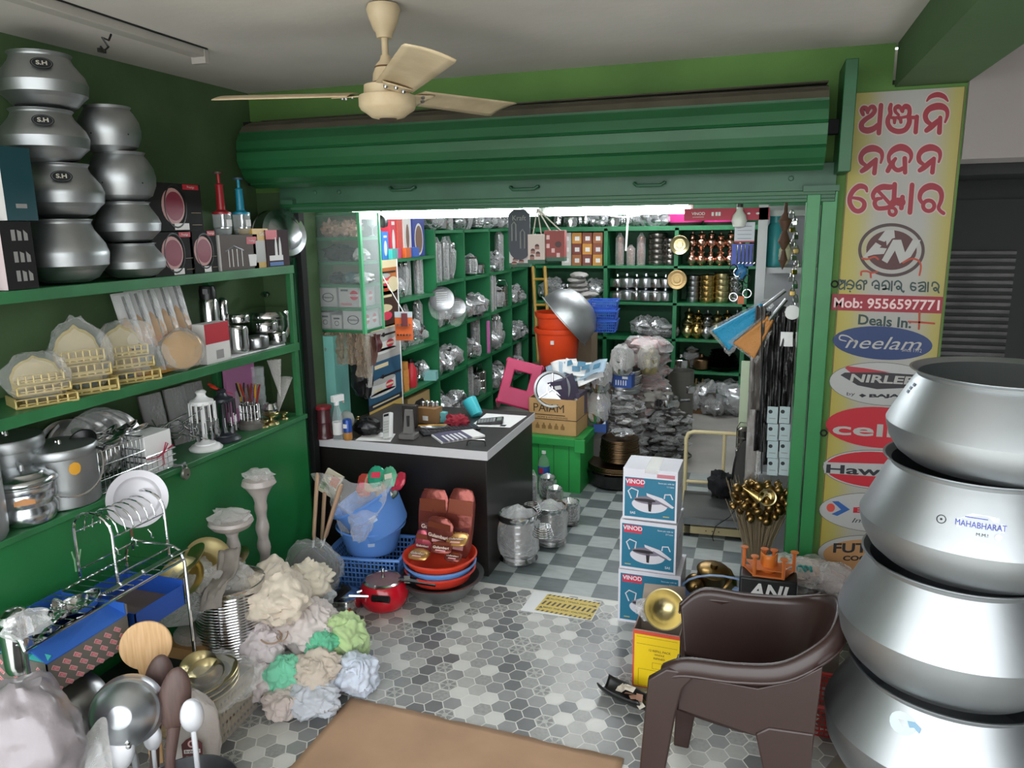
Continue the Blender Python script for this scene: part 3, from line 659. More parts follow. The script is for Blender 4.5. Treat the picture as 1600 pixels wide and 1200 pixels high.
mb.tube([(x-.02, y+.12, z) for x, y, z in p], .004, BLACK, n=5); mb.box((-.085, .05, -.10), (.03, .012, .014), BLACK); mb.build('loose_wire', t)
# ------------------------------------------------------------------ shop banner on the right pillar
YBN = SF-.012
def bp(px, py, k=0): p = ony(px, py, YBN); return Vector((p.x, YBN-.0006*k, p.z))
bm_ = bpy.data.materials.new('banner_print'); bm_.use_nodes = True; nt = bm_.node_tree
tc = nt.nodes.new('ShaderNodeTexCoord'); sx = nt.nodes.new('ShaderNodeSeparateXYZ'); cr = nt.nodes.new('ShaderNodeValToRGB')
nt.links.new(tc.outputs['Object'], sx.inputs[0]); mr = nt.nodes.new('ShaderNodeMapRange'); mr.inputs['From Max'].default_value = .47
nt.links.new(sx.outputs['X'], mr.inputs['Value']); nt.links.new(mr.outputs['Result'], cr.inputs['Fac']); nt.links.new(cr.outputs['Color'], nt.nodes['Principled BSDF'].inputs['Base Color'])
els = cr.color_ramp.elements; els[0].position = 0; els[0].color = lin('#a8993a'); els[1].position = 1; els[1].color = lin('#a08e2e')
for p_, c_ in ((.13, '#a89e58'), (.3, '#a3a098'), (.68, '#a3a09a'), (.86, '#a49a58')): e = els.new(p_); e.color = lin(c_)
nt.nodes['Principled BSDF'].inputs['Roughness'].default_value = .5
TL, TR = bp(1332, 146), bp(1509, 139)
t = thing('shop_banner', 'tall yellow and white shop banner with red lettering and brand ovals', 'sign', (TL.x, YBN, .42))
W_ = TR.x-TL.x; Ht = TL.z-.42
mb = MB(); mb.b2((0, 0, 0), (W_, .010, Ht), bm_)
for x in (.003, W_-.003): mb.b2((x-.002, -.0008, 0), (x+.002, 0, Ht), mat('banner_edge', '#5a5636', .6))
mb.build('banner_sheet', t)
INV = Matrix.Translation((-TL.x, -YBN, -.42))
def ribbon(m, pts, mt, k, grow=0.0, closed=False):
    P = []
    n = len(pts)
    for i in range(n if closed else n-1):
        p0, p1, p2, p3 = [pts[j % n] if closed else pts[min(max(j, 0), n-1)] for j in (i-1, i, i+1, i+2)]
        for s_ in range(5):
            f = s_/5; P.append([.5*(2*b+(c-a)*f+(2*a-5*b+4*c-d)*f*f+(3*b-a-3*c+d)*f**3) for a, b, c, d in zip(p0, p1, p2, p3)])
    if not closed: P.append(list(pts[-1]))
    Lf = []; Rg = []
    for i, (x, y, w_) in enumerate(P):
        a = P[(i-1) % len(P)] if (closed or i) else P[i]; b = P[(i+1) % len(P)] if (closed or i < len(P)-1) else P[i]
        dx, dy = b[0]-a[0], b[1]-a[1]; l = math.hypot(dx, dy) or 1; h = w_/2+grow
        Lf.append(bp(x-dy/l*h, y+dx/l*h, k)); Rg.append(bp(x+dy/l*h, y-dx/l*h, k))
    q = len(P)
    m.add(Lf+Rg, [(i, (i+1) % q, q+(i+1) % q, q+i) for i in range(q if closed else q-1)], mt, INV)
    if not closed:
        for i in (0, q-1):
            x, y, w_ = P[i]; h = w_/2+grow
            m.poly([bp(x+h*cos(a*pi/6), y+h*sin(a*pi/6), k+(.05 if i else .08)) for a in range(12)], mt, INV)
R1 = [[(185,390,60),(165,330,70),(190,282,65),(238,290,60),(255,360,55)], [(255,350,50),(300,275,60),(350,270,65),(368,330,70),(320,400,72),(230,460,75),(165,530,80),(170,610,90),(250,640,100),(350,610,90),(415,545,60)], [(465,245,75),(430,680,75)],
      [(620,235,60),(605,300,70),(612,380,70),(575,460,75),(575,540,78),(630,620,82),(740,655,85),(850,620,80),(908,510,80),(900,420,75),(912,350,70),(895,275,75),(840,260,70),(790,330,60)], [(800,340,60),(745,260,60),(690,285,60),(690,345,55),(740,395,45)], [(630,440,45),(675,450,60),(675,520,50)], [(690,440,45),(760,440,55),(775,510,55)], [(780,440,45),(880,420,50)], [(930,437,58),(1025,437,58)], [(1025,425,70),(1005,665,72)],
      [(1180,180,26),(1240,112,64),(1350,80,85),(1450,112,72),(1508,180,30)], [(1465,510,35),(1500,410,55),(1490,320,75),(1420,268,105),(1320,265,110),(1210,310,92),(1158,400,82),(1180,490,80),(1250,545,60)], [(1400,440,45),(1330,510,80),(1240,590,90),(1175,640,75)], [(1390,440,68),(1375,670,80)]]
NA = [[(460,395,35),(482,310,55),(470,230,75),(400,180,98),(310,170,110),(210,210,92),(152,290,75),(160,380,75),(225,432,55)], [(385,330,45),(310,410,82),(230,480,85),(165,525,70)], [(385,340,65),(360,555,75)]]
R2 = NA+[[(905,385,35),(935,310,55),(920,230,80),(840,168,108),(750,155,110),(650,200,92),(590,280,65),(592,370,60),(630,415,50)], [(690,330,55),(625,420,75),(570,520,75)], [(690,335,50),(655,400,55),(665,470,68),(730,510,72),(810,480,68)], [(835,325,75),(840,545,70)]]+[[(x+905, y-12, w_) for x, y, w_ in s_] for s_ in NA]
R3 = [[(345,240,40),(320,180,70),(230,160,85),(140,220,80),(82,320,75),(80,430,75),(140,525,75),(220,550,75),(290,500,75),(302,420,70),(240,362,60),(120,340,45)],
      [(445,350,60),(440,290,70),(490,215,80),(590,172,95),(700,175,88),(760,160,60)], [(778,130,75),(762,440,75)], [(520,235,55),(600,320,55),(690,420,60)], [(570,350,45),(495,365,65),(465,430,70),(505,500,70),(600,505,70),(700,480,75),(770,400,110),(880,410,140)], [(900,330,75),(882,500,75)], [(700,500,45),(770,505,50),(800,560,55),(760,612,55),(700,590,55),(692,535,45)],
      [(1050,140,75),(1015,570,75)], [(1215,430,55),(1168,350,65),(1190,250,80),(1270,180,100),(1370,162,105),(1470,205,90),(1510,290,75),(1500,390,65),(1462,490,58),(1490,545,58),(1540,582,60)]]
MAR = mat('banner_red', '#8f1628', .5); EDGE = mat('banner_edge_white', '#c0aca4', .5)
m1 = MB(); m2 = MB(); nk = 0
for rows, ox, oy in ((R1, 1330, 140), (R2, 1330, 215), (R3, 1320, 275)):
    for s_ in rows:
        q = [(ox+x/10, oy+y/10, w_/10) for x, y, w_ in s_]
        nk += .13; ribbon(m1, q, EDGE, .6+nk*.2, 1.7); ribbon(m2, q, MAR, 2+nk)
rg = [(1320+131+8.7*cos(a)*1.0, 275+46.5+8.2*sin(a), 6.4) for a in [i*pi/6 for i in range(12)]]
ribbon(m1, rg, EDGE, .5, 1.6, True); ribbon(m2, rg, MAR, 1.9, 0, True)
m1.join(m2); m1.build('shop_name', t, smooth=False)
DG = mat('banner_dark_green', '#1f3b38', .5)
mb = MB()
SM = [[(95,150),(95,118),(120,112),(128,140),(150,115),(162,140),(112,180),(95,212),(120,238),(160,215)],[(182,115),(172,240)],[(300,200),(302,150),(252,115),(207,150),(205,190)],[(225,170),(265,178),(292,205),(262,235),(215,228)],[(248,266),(252,272)],
      [(350,230),(338,165),(390,115),(442,150),(440,245)],[(350,190),(392,180),(402,230),(368,236)],[(440,130),(472,120),(480,150),(455,168)],[(560,185),(562,150),(612,120),(652,160),(650,245)],[(645,190),(605,185),(597,222),(640,226)],
      [(695,195),(702,150),(752,120),(796,160),(790,245)],[(710,190),(742,185),(742,238),(700,236),(790,232)],[(832,130),(826,260)],[(868,180),(882,140),(922,125),(962,165),(958,230),(975,268)],[(925,195),(895,212),(915,240),(945,225),(925,195)],[(997,265),(990,280)],
      [(1158,160),(1112,150),(1090,200),(1110,250),(1150,250),(1160,215),(1105,200)],[(1200,155),(1292,148),(1290,270)],[(1205,205),(1242,185),(1272,212),(1205,262),(1290,266)],[(1335,145),(1328,270)],[(1388,195),(1398,150),(1442,145),(1482,190),(1470,250),(1482,287)],[(1440,215),(1410,232),(1430,260),(1455,245),(1440,215)]]
for n_, s_ in enumerate(SM): ribbon(mb, [(1300+x/8.889, 425+y/8.889, 2.5) for x, y in s_], DG, 2+.12*n_)
mb.build('address_line', t, smooth=False)
mb = MB(); BR_ = mat('banner_brown', '#3d2a28', .5)
L_ = lambda x, y: (1330+x/13.333, 345+y/13.333)
def epoly(m, cx, cy, rx, ry, mt, k, tilt=0, n=40): m.poly([bp(*[c for c in (cx+rx*cos(a)*cos(tilt)-ry*sin(a)*sin(tilt), cy+rx*cos(a)*sin(tilt)+ry*sin(a)*cos(tilt))], k) for a in [i*2*pi/n for i in range(n)]], mt, INV)
ex, ey = L_(838, 610)
ribbon(mb, [(ex+49.5*cos(a), ey+39.5*sin(a)+3*cos(a)*.0, 5) for a in [i*pi/12 for i in range(24)]], BR_, 1, 0, True)
epoly(mb, ex, ey, 39.5, 31, mat('banner_maroon', '#4b211f', .5), 1)
LG = mat('banner_grey_white', '#adaba6', .5)
for P in ([(715,195),(895,195),(910,355),(850,370),(740,520),(725,410),(690,440),(560,395)], [(230,775),(510,450),(630,520),(590,560),(740,575),(680,690),(470,705)], [(635,820),(870,395),(1040,395),(910,620),(750,885)], [(1040,395),(1120,660),(1240,750),(1010,890),(910,620)], [(1120,660),(1275,400),(1450,400),(1240,750)]):
    mb.poly([bp(*L_(*p), 2.2) for p in P], BR_, INV @ T(0, 0, 0)); mb.poly([bp(*L_(*p), 3) for p in P], LG, INV)
mb.build('monogram', t, smooth=False)
TK = mat('paint_mark', '#a8462f', .6)
for s_ in ([(1205,1130),(1215,1060),(1320,1050),(1420,1080),(1540,1060)], [(1400+20,1130),(1450,950),(1400,830),(1250,790),(1080,870)], [(400,1080),(410,1180)], [(230,780),(330,800),(480,750),(560,800)]):
    mb = MB(); ribbon(mb, [(1330+((x-1000) if x > 1000 and s_[0][0] == 1205 else x)/13.333, 345+y/13.333, 3) for x, y in s_], TK, 4); mb.build('paint_mark', t, smooth=False)
for s_ in ([(1215,560),(1212,680),(1205,790)], [(1060,690),(1250,700),(1420,715)]): mb = MB(); ribbon(mb, [(1300+x/8.889, 425+y/8.889, 3) for x, y in s_], TK, 4); mb.build('paint_mark', t, smooth=False)
def fit(m, s_, x0, x1, y, hpx, mt, k, fat=0.0, slant=0.0, y1=None):
    a, b = bp(x0, y, k), bp(x1, y if y1 is None else y1, k); d = b-a
    key = (s_, 'LEFT', fat, slant)
    tmp = MB().text(s_, 1, mt, None, 'LEFT', fat, 1, slant); xs = [v[0] for v in tmp.v]; ys = [v[1] for v in tmp.v]
    hm = hpx*a.y/FPX*1.06; sy_ = hm/(max(ys)-min(ys)); sx_ = d.length/(max(xs)-min(xs)); xd = d.normalized()
    mid = (max(ys)+min(ys))/2
    m.add([tuple(a+xd*((v[0]-xs_min)*sx_)+Vector((0, 0, 1))*((v[1]-mid)*sy_)) for xs_min in (min(xs),) for v in tmp.v], tmp.f, mt, INV)
mb = MB(); mb.poly([bp(*p, 1) for p in ((1300.5, 458.7), (1474, 463.8), (1472, 490), (1298.5, 484.6))][::-1], MAR, INV)
fit(mb, 'Mob: 9556597771', 1303, 1468, 472.5, 14, mat('banner_pink_white', '#e0c3c0', .5), 2, .02, y1=477)
mb.build('phone_strip', t, smooth=False)
mb = MB(); fit(mb, 'Deals In:', 1341, 1424, 499, 14, DG, 2, .025, y1=505); mb.build('heading', t, smooth=False)
OV = MB(); BL = mat('oval_blue', '#1c3566', .45); OW = mat('oval_white', '#aeaeac', .5); OL = mat('oval_line', '#5d6258', .5); OR_ = mat('oval_red', '#b81c2c', .45)
def oval(cx, cy, rx, ry, fill, line=None):
    if line: epoly(OV, cx, cy, rx+.9, ry+.9, line, 1, .06)
    epoly(OV, cx, cy, rx, ry, fill, 1.6, .06)
oval(1379, 536, 78, 26, BL); fit(OV, 'neelam', 1321, 1440, 534, 17, LG, 3, .0, .35, 538); ribbon(OV, [(1322, 533, 1.5), (1312, 530, 2), (1314, 524, 2.4), (1326, 526, 2), (1338, 536, 2)], LG, 3); fit(OV, 'Since 1972', 1409, 1440, 546, 5, LG, 3, 0, 0, 548)
oval(1382, 600, 86, 33, OW, OL)
OV.poly([bp(x, y, 2.4) for x, y in ((1320, 575), (1324, 572), (1350, 575), (1392, 582), (1330, 583))], mat('nib_red', '#a5303a', .5), INV)
OV.poly([bp(x, y, 2.6) for x, y in ((1313, 586), (1320, 582), (1380, 582), (1440, 586), (1452, 596), (1420, 606), (1370, 608), (1340, 602))], mat('nib_black', '#2a282c', .45), INV)
fit(OV, 'NIRLEP', 1328, 1430, 590, 11, LG, 3, .03, .1, 595); fit(OV, 'by', 1323, 1336, 616, 6, INK, 3); fit(OV, 'BAJAJ', 1358, 1410, 619, 6, INK, 3, .05)
OV.poly([bp(x, y, 3) for x, y in ((1342, 617.5), (1347, 615), (1354, 618), (1347, 621))], INK, INV)
oval(1376, 668, 86, 32, OR_); fit(OV, 'cello', 1301, 1440, 669, 18, LG, 3, .02, .0, 676)
oval(1372, 734, 86, 30, OW, OL)
epoly(OV, 1372, 734, 83, 28, OR_, 2.2, .06); OV.poly([bp(x, y, 2.6) for x, y in ((1287, 722), (1457, 727), (1457, 750), (1288, 739))][::-1], OW, INV)
fit(OV, 'Hawkins', 1291, 1450, 732, 13, INK, 3.2, .025, 0, 741)
oval(1368, 801, 88, 30, OW, OL); epoly(OV, 1298, 793, 6.6, 6.6, mat('dot_red', '#cf4c3f', .5), 3)
OV.poly([bp(x, y, 3) for x, y in ((1300, 783), (1310, 783), (1328, 796), (1308, 806), (1299, 803), (1314, 796))], mat('tick_blue', '#2b5a9a', .5), INV)
fit(OV, 'BAJAJ', 1333, 1420, 798, 11, OR_, 3, .04); fit(OV, 'Inspiring', 1331, 1400, 814, 9, INK, 3, 0, .3)
oval(1366, 868, 88, 31, OW, OL); epoly(OV, 1366, 870, 80, 27, mat('oval_tan', '#b98a5c', .5), 2.2, .06)
fit(OV, 'FUTURA', 1302, 1420, 856, 15, INK, 3, .03); fit(OV, 'COOKWARE', 1317, 1415, 872, 8, INK, 3, .04)
OV.build('brand_ovals', t, smooth=False)
# ------------------------------------------------------------------ goods on the left display shelf
FX = lambda x, y, z: T(x, y, z) @ Rz(90) @ Rx(90)      # a face looking along +X: u runs along Y, v up
def depth(p): return float(np.dot(np.array([p[0], p[1], p[2]-CAMH]), _fw))
def pw(px, p): return px*depth(p)/FPX                   # a width in the photo at a point, in metres
def carton(name, label, cat, x0, x1, yt, yb, xf, d, m, deco=None, group=None, zb=None, side=None):
    """a box whose long face looks along +X, given by the rectangle its face fills in the photo"""
    a, b = onx(x0, yb, xf), onx(x1, yt, xf); z0 = a.z if zb is None else zb
    W_, H_ = b.y-a.y, b.z-z0
    t = thing(name, label, cat, (xf, a.y, z0), 0, group)
    mb = MB(); mb.b2((-d, 0, 0), (0, W_, H_), m)
    if side: mb.poly([(0, -.0006, 0), (-d, -.0006, 0), (-d, -.0006, H_), (0, -.0006, H_)][::-1], side)
    if deco: deco(mb, W_, H_)
    mb.build('carton', t, smooth=False)
    return t
def up(k=0): return FX(.0006*(k+1), 0, 0)
PX = -2.585
def pot_stack(rows, labels, group, sticker):
    for (cx, hw, yr, yb, mtl), lab in zip(rows, labels):
        p = onx(cx, (yr+yb)/2, PX); zb, zr = onx(cx, yb, PX).z, onx(cx, yr, PX).z
        R = pw(hw, p)*.96; h = zr-zb
        t = thing('aluminium_pot', lab, 'pot', (PX, p.y, zb), (0, 0, rng(0, 300)), group)
        mb = MB(); mb.lathe(pot_profile(R, h, eq=.47, neck=.66, rim=.71, base=.5), mtl, n=56); mb.build('pot_body', t, angle=24)
        if sticker and 'round black' in lab:
            m2 = MB(); m2.lathe([(0, 0), (.036, 0), (.036, .0006), (0, .0006)], INK, S(1, .72, 1), n=24); m2.ring(.030, .032, STEELD, T(0, 0, .001), sy=.72); m2.text('S.H', .026, mat('sticker_cream', '#d8d4c4', .5), T(0, 0, .0012), fat=.03)
            o = m2.build('round_sticker', t, smooth=False); o['label'] = 'black oval sticker with pale letters'
            a = radians(-40); u = Vector((cos(a), sin(a), 0)); r_ = R*.845; z_ = h*.72; sl = Vector((-u.x*.55, -u.y*.55, .83)).normalized(); tx = Vector((0, 0, 1)).cross(u).normalized(); nn = tx.cross(sl)
            M = Matrix(((tx.x, sl.x, nn.x, u.x*r_+nn.x*.006), (tx.y, sl.y, nn.y, u.y*r_+nn.y*.006), (tx.z, sl.z, nn.z, z_+nn.z*.006), (0, 0, 0, 1)))
            o.matrix_local = Matrix.Rotation(-t.rotation_euler.z, 4, 'Z') @ M
ALUS = mat('satin_aluminium', '#b9bcbd', 0.45, 1.0, var=0.2, scale=5, bump=0.06, bscale=25)
pot_stack([(100, 66, 343, 441, ALUS), (97, 62, 257, 340, ALUS), (69, 66, 174, 254, ALUS), (67, 66, 87, 172, ALUS)],
          ['large plain aluminium pot at the bottom of the left shelf stack', 'aluminium pot with round black sticker, resting on the large plain pot', 'aluminium pot with round black sticker, second from top of left stack', 'rounder aluminium pot with round black sticker, topmost of left stack'], 'pots stacked on the top left shelf', True)
def perf(x0, y0, hw, yr, yb, lab, per):
    p = onx(x0, y0, PX+.05); zb, zr = onx(x0, yb, PX+.05).z, onx(x0, yr, PX+.05).z; R = pw(hw, p)*.96; h = zr-zb
    t = thing('aluminium_pot', lab, 'pot', (PX+.05, p.y, zb), (0, 0, 0), 'pots of the shorter shelf stack')
    prof = pot_profile(R, h, eq=.47, neck=.70, rim=.75, base=.52) if per < 2 else [(0, 0), (R*.6, 0), (R*.85, h*.12), (R*.98, h*.33), (R, h*.5), (R*.95, h*.68), (R*.8, h*.86), (R*.70, h*.94), (R*.76, h), (R*.72, h), (R*.66, h*.94), (R*.9, h*.5), (R*.5, h*.05), (0, h*.04)]
    mb = MB(); mb.lathe(prof, ALUS, n=56); mb.build('pot_body', t, angle=24)
    if per:
        mb = MB()
        for k in range(9):
            for s_ in (-1, 1):
                a = radians(-45)+s_*k*.075; z = h*(.80-.055*k) if per == 2 else h*(.46+.02*k)
                r_ = R*(.80+.024*k) if per == 2 else R*(1.0-.028*k)
                mb.lathe([(0, 0), (.0035, 0), (0, .002)], INK, T(cos(a)*r_*1.0, sin(a)*r_*1.0, z) @ Rz(math.degrees(a)) @ Ry(75), n=6)
        mb.build('drain_hole', t)['kind'] = 'stuff'
perf(208, 405, 49, 380, 433, 'aluminium pot at the bottom of the shorter shelf stack', 0)
perf(199, 345, 50, 316, 378, 'wide aluminium pot, second from bottom of the shorter shelf stack', 0)
perf(190, 275, 51, 239, 315, 'aluminium pot with dotted belly below the perforated one', 2)
perf(171, 205, 47, 168, 238, 'perforated aluminium pot at the top of the shorter shelf stack', 2)
TEALD = mat('carton_teal', '#17424a', .5); BK = mat('carton_black', '#0d0b0c', .85); PNK = mat('carton_pink', '#d8c4c6', .6); RD = mat('carton_red', '#b3202f', .5); GRY = mat('print_grey', '#8f8d8b', .6)
WHT = mat('print_white', '#d8d5d2', .6)
def d1(m, W_, H_):
    for k, (y, z) in enumerate(((.3, .72), (.3, .4), (.3, .12))):
        for j in range(3): m.poly([(W_*(y+.02+j*.2), H_*z, 0), (W_*(y+.15+j*.2), H_*z, 0), (W_*(y+.15+j*.2), H_*(z+.16-.03*j), 0), (W_*(y+.02+j*.2), H_*(z+.16), 0)], GRY, up())
carton('appliance_carton', 'black carton with grey printing at the left end of top shelf', 'box', 14, 47, 346, 457, -2.44, .34, BK, d1, zb=1.806, side=PNK)
def d2(m, W_, H_): m.box((W_*.5, H_*.2, 0), (W_*.35, H_*.06, .001), GRY, up()); m.box((W_*.55, H_*.5, 0), (W_*.25, H_*.05, .001), TEALD, up())
a_ = onx(14, 346, -2.44)
carton('appliance_carton', 'dark teal and white carton stacked on the black carton, top left', 'box', 12, 45, 232, 345, -2.43, .3, TEALD, d2, side=WHT, zb=a_.z+.003)
MIXR = mat('print_maroon', '#7c2a3c', .5); PKP = mat('print_skin', '#b58a86', .55)
def dmix(m, W_, H_):
    c = (W_*.46, H_*.52); r = min(W_, H_)*.34
    m.poly([(c[0]+r*cos(a), c[1]+r*1.12*sin(a), 0) for a in [k*pi/12 for k in range(24)]], PKP, up(0))
    m.poly([(c[0]+r*.8*cos(a)+r*.1, c[1]+r*.9*sin(a), 0) for a in [k*pi/12 for k in range(24)]], MIXR, up(1))
    m.ring(r*1.15, r*1.25, mat('print_black', '#0d0c0d', .5), up(2) @ T(c[0]+r*.2, c[1], 0) @ S(.8, 1.1, 1), n=24)
    m.poly([(W_*.66, H_*.88, 0), (W_*.96, H_*.88, 0), (W_*.96, H_*.99, 0), (W_*.66, H_*.99, 0)], RD, up(1)); m.text('Prestige', H_*.07, WHT, up(2) @ T(W_*.81, H_*.935, 0))
    m.poly([(W_*.45, H_*.02, 0), (W_*.72, H_*.02, 0), (W_*.72, H_*.16, 0), (W_*.45, H_*.16, 0)], WHT, up(1))
    for a, b in (((.78, .12), (.97, .13)), ((.78, .38), (.97, .39))): m.poly([(W_*a[0], H_*a[1], 0), (W_*b[0], H_*a[1], 0), (W_*b[0], H_*b[1], 0), (W_*a[0], H_*b[1], 0)], mat('print_gold2', '#8a7a55', .5), up(1))
carton('cooktop_box', 'black box with maroon picture at left on the shelf, below a wider one', 'box', 243, 299, 362, 426, -2.46, .2, BK, dmix, 'black printed boxes', zb=1.803)
carton('cooktop_box', 'black box with string tie, right of the lower black boxes on shelf', 'box', 301, 336, 360, 424, -2.46, .2, BK, dmix, 'black printed boxes', zb=1.803)
q = onx(243, 362, -2.46)
carton('cooktop_box', 'large black box with round maroon picture lying on two smaller black boxes', 'box', 233, 312, 289, 361, -2.46, .2, BK, dmix, 'black printed boxes', zb=q.z+.002)
def dch(m, W_, H_):
    m.poly([(W_*.7, H_*.72, 0), (W_*.98, H_*.72, 0), (W_*.98, H_*.93, 0), (W_*.7, H_*.93, 0)], RD, up()); m.text('Prestige', H_*.09, WHT, up(1) @ T(W_*.84, H_*.82, 0))
    for x in (.2, .3, .42, .55): m.tube([(W_*x, H_*.1, 0), (W_*x, H_*.6, 0)], .003, WHT, up(), n=4, flat=.3)
    m.tube([(W_*.12, H_*.55, 0), (W_*.35, H_*.68, 0), (W_*.6, H_*.55, 0)], .003, STEELD, up(), n=4, flat=.3)
    m.poly([(W_*.74, H_*.08, 0), (W_*.92, H_*.08, 0), (W_*.96, H_*.42, 0), (W_*.72, H_*.42, 0)], WHT, up())
BRNP = mat('carton_taupe', '#4f443f', .7)
carton('blender_box', 'taupe box with white utensil pictures below the hand choppers', 'box', 347, 401, 366, 419, -2.46, .12, BRNP, dch, zb=1.803, side=WHT)
def dgold(m, W_, H_): m.box((W_*.45, H_*.42, 0), (W_*.6, H_*.55, .001), mat('print_steel', '#9b9a94', .4), up()); m.text('GAS', H_*.12, WHT, up(1) @ T(W_*.6, H_*.86, 0))
carton('lighter_box', 'narrow golden yellow box with grey picture on the top shelf', 'box', 398, 418, 357, 413, -2.46, .08, mat('carton_gold', '#c19a45', .5), dgold, zb=1.803)
def dbot(m, W_, H_):
    m.poly([(0, H_*.75, 0), (W_*.5, H_*.75, 0), (W_*.5, H_, 0), (0, H_, 0)], RD, up())
    for x in (.42, .6): m.poly([(W_*(x-.06), H_*.3, 0), (W_*(x+.06), H_*.3, 0), (W_*(x+.05), H_*.6, 0), (W_*(x+.015), H_*.8, 0), (W_*(x-.015), H_*.8, 0), (W_*(x-.05), H_*.6, 0)], WHT, up(1))
    m.box((W_*.4, H_*.24, 0), (W_*.6, H_*.14, .001), WHT, up(2)); m.box((W_*.4, H_*.08, 0), (W_*.6, H_*.1, .001), mat('print_blue', '#365f98', .5), up(2))
carton('bottle_box', 'dark red and black box with bottle picture at the right end of top shelf', 'box', 418, 449, 359, 412, -2.455, .08, mat('carton_maroon', '#2a1015', .8), dbot, zb=1.803)
p = onx(424, 368, -2.60)
t = thing('steel_basin', 'big round polished bowl standing on edge behind the boxes, right end of top shelf', 'bowl', (-2.56, p.y+.02, p.z), (0, 75, -25))
mb = MB(); R = pw(41, p); mb.lathe([(0, R*.62), (R*.5, R*.56), (R*.8, R*.38), (R*.96, R*.12), (R, -.02), (R*1.04, -.024), (R*.99, -.026), (R*.9, .06), (R*.5, R*.48), (0, R*.56)], ALUP, n=48); mb.build('bowl_shell', t)
zt = onx(374, 367, -2.5).z
for cx, col, lab, top in ((349, '#a3262c', 'red handled hand chopper in clear cup on the taupe box', 270), (379, '#1f8ca8', 'blue handled hand chopper in clear cup on the taupe box', 279)):
    p = onx(cx, 366, -2.51); hz = onx(cx, top, -2.51).z-zt; c_ = mat('chopper_'+('red' if cx < 360 else 'blue'), col, .35)
    t = thing('hand_chopper', lab, 'chopper', (-2.51, p.y, zt+.002), (0, 0, 0))
    mb = MB(); mb.lathe([(0, 0), (.03, 0), (.036, .02), (.042, .10), (.0435, .10), (.0425, .02), (.036, -.0)], GLASS, n=28); mb.build('cup', t)
    mb = MB(); mb.poly([(.018, -.016, 0), (.018, .016, 0)], WHT) if False else mb.b2((.0385, -.018, .04), (.0415, .018, .072), WHT); mb.build('price_label', t)
    mb = MB(); mb.lathe([(0, .03), (.03, .03), (.03, .036), (.006, .04), (.006, .10)], STEEL, n=16); mb.build('blade', t)
    mb = MB(); mb.lathe([(0, .098), (.045, .098), (.045, .108), (.03, .112), (.026, .115), (.02, .12), (.017, hz*.78), (.02, hz*.8), (.008, hz*.82), (.007, hz*.97), (0, hz*.97)], c_, T(-.0, 0, 0), n=24); mb.build('handle', t)
    mb = MB(); mb.lathe([(0, hz*.965), (.024, hz*.965), (.024, hz), (0, hz)], mat('knob_'+('brown' if cx < 360 else 'blue'), '#4a3930' if cx < 360 else '#2e4a58', .5), n=20); mb.build('press_knob', t)
# ---- second shelf: shrines, spatula cards, tin, boxes, steel ware
GOLDP = mat('gold_card', '#cdb878', .38, .35, var=.12, scale=12); GOLDD = mat('gold_cut', '#8d7a4a', .5)
def shrine(px, pb, pt, hw, lab, yaw):
    X = -2.58; p = onx(px, pb, X); p.z = 1.374; h = onx(px, pt, X).z-1.374; w_ = pw(hw, p)
    t = thing('prayer_shrine', lab, 'shrine', (X, p.y, 1.374), yaw, 'golden prayer shrines in clear wrap')
    mb = MB()
    for k, (z, ww, dd) in enumerate(((0, 1.0, .11), (h*.24, .86, .09), (h*.44, .74, .07))):
        mb.b2((-.02, -w_*ww, z), (dd, w_*ww, z+.008), GOLDP); mb.b2((dd-.006, -w_*ww, z+h*.17), (dd, w_*ww, z+h*.19), GOLDP)
        for q in range(7):
            yy = -w_*ww+2*w_*ww*q/6; mb.lathe([(.003, z), (.006, z+h*.05), (.003, z+h*.1), (.005, z+h*.17)], GOLDP, T(dd-.004, yy, 0), n=8)
        mb.b2((dd-.001, -w_*ww*.9, z+.012), (dd+.001, w_*ww*.9, z+h*.09), GOLDP)
    for sy in (-1, 1): mb.b2((-.02, sy*w_*.99-.003, 0), (.10, sy*w_*.99+.003, h*.2), GOLDP)
    mb.build('tiers', t)
    mb = MB(); out = []
    for k in range(41):
        a = pi*k/40; r = w_*(.80+.05*abs(sin(a*7))); out.append((r*cos(a), h*.42+(h*.50)*sin(a)**.75+(h*.06 if 17 < k < 23 else 0)*(1-abs(k-20)/3)))
    out = [(w_*.8, h*.1)]+out+[(-w_*.8, h*.1)]
    mb.prism(out, .006, GOLDP, T(-.01, 0, 0) @ Rz(90) @ Rx(90)); mb.prism([(x*.9, h*.42+(y-h*.42)*.9) for x, y in out[1:-1]], .002, mat('gold_satin', '#d8c9a0', .3, .3), T(-.003, 0, 0) @ Rz(90) @ Rx(90)); mb.build('arched_back', t)
    mb = MB(); mb.blob((.10, w_*1.13, h*.55), FILMT, T(.03, 0, h*.53), seed=px, amp=.14, freq=2.2, n=22, flat=.95, fold=.1); mb.build('wrap', t)
shrine(62, 628, 552, 42, 'low golden prayer shrine in clear wrap, leftmost of the three', -25)
shrine(128, 606, 503, 40, 'tallest golden prayer shrine in clear wrap between the other two', -25)
shrine(196, 582, 503, 38, 'golden prayer shrine in clear wrap beside the blister cards', -25)
CARDG = mat('blister_grey', '#c8c6c4', .4); CARDY = mat('blister_ochre', '#c08a3a', .45); ORG = mat('print_orange', '#c2632f', .5)
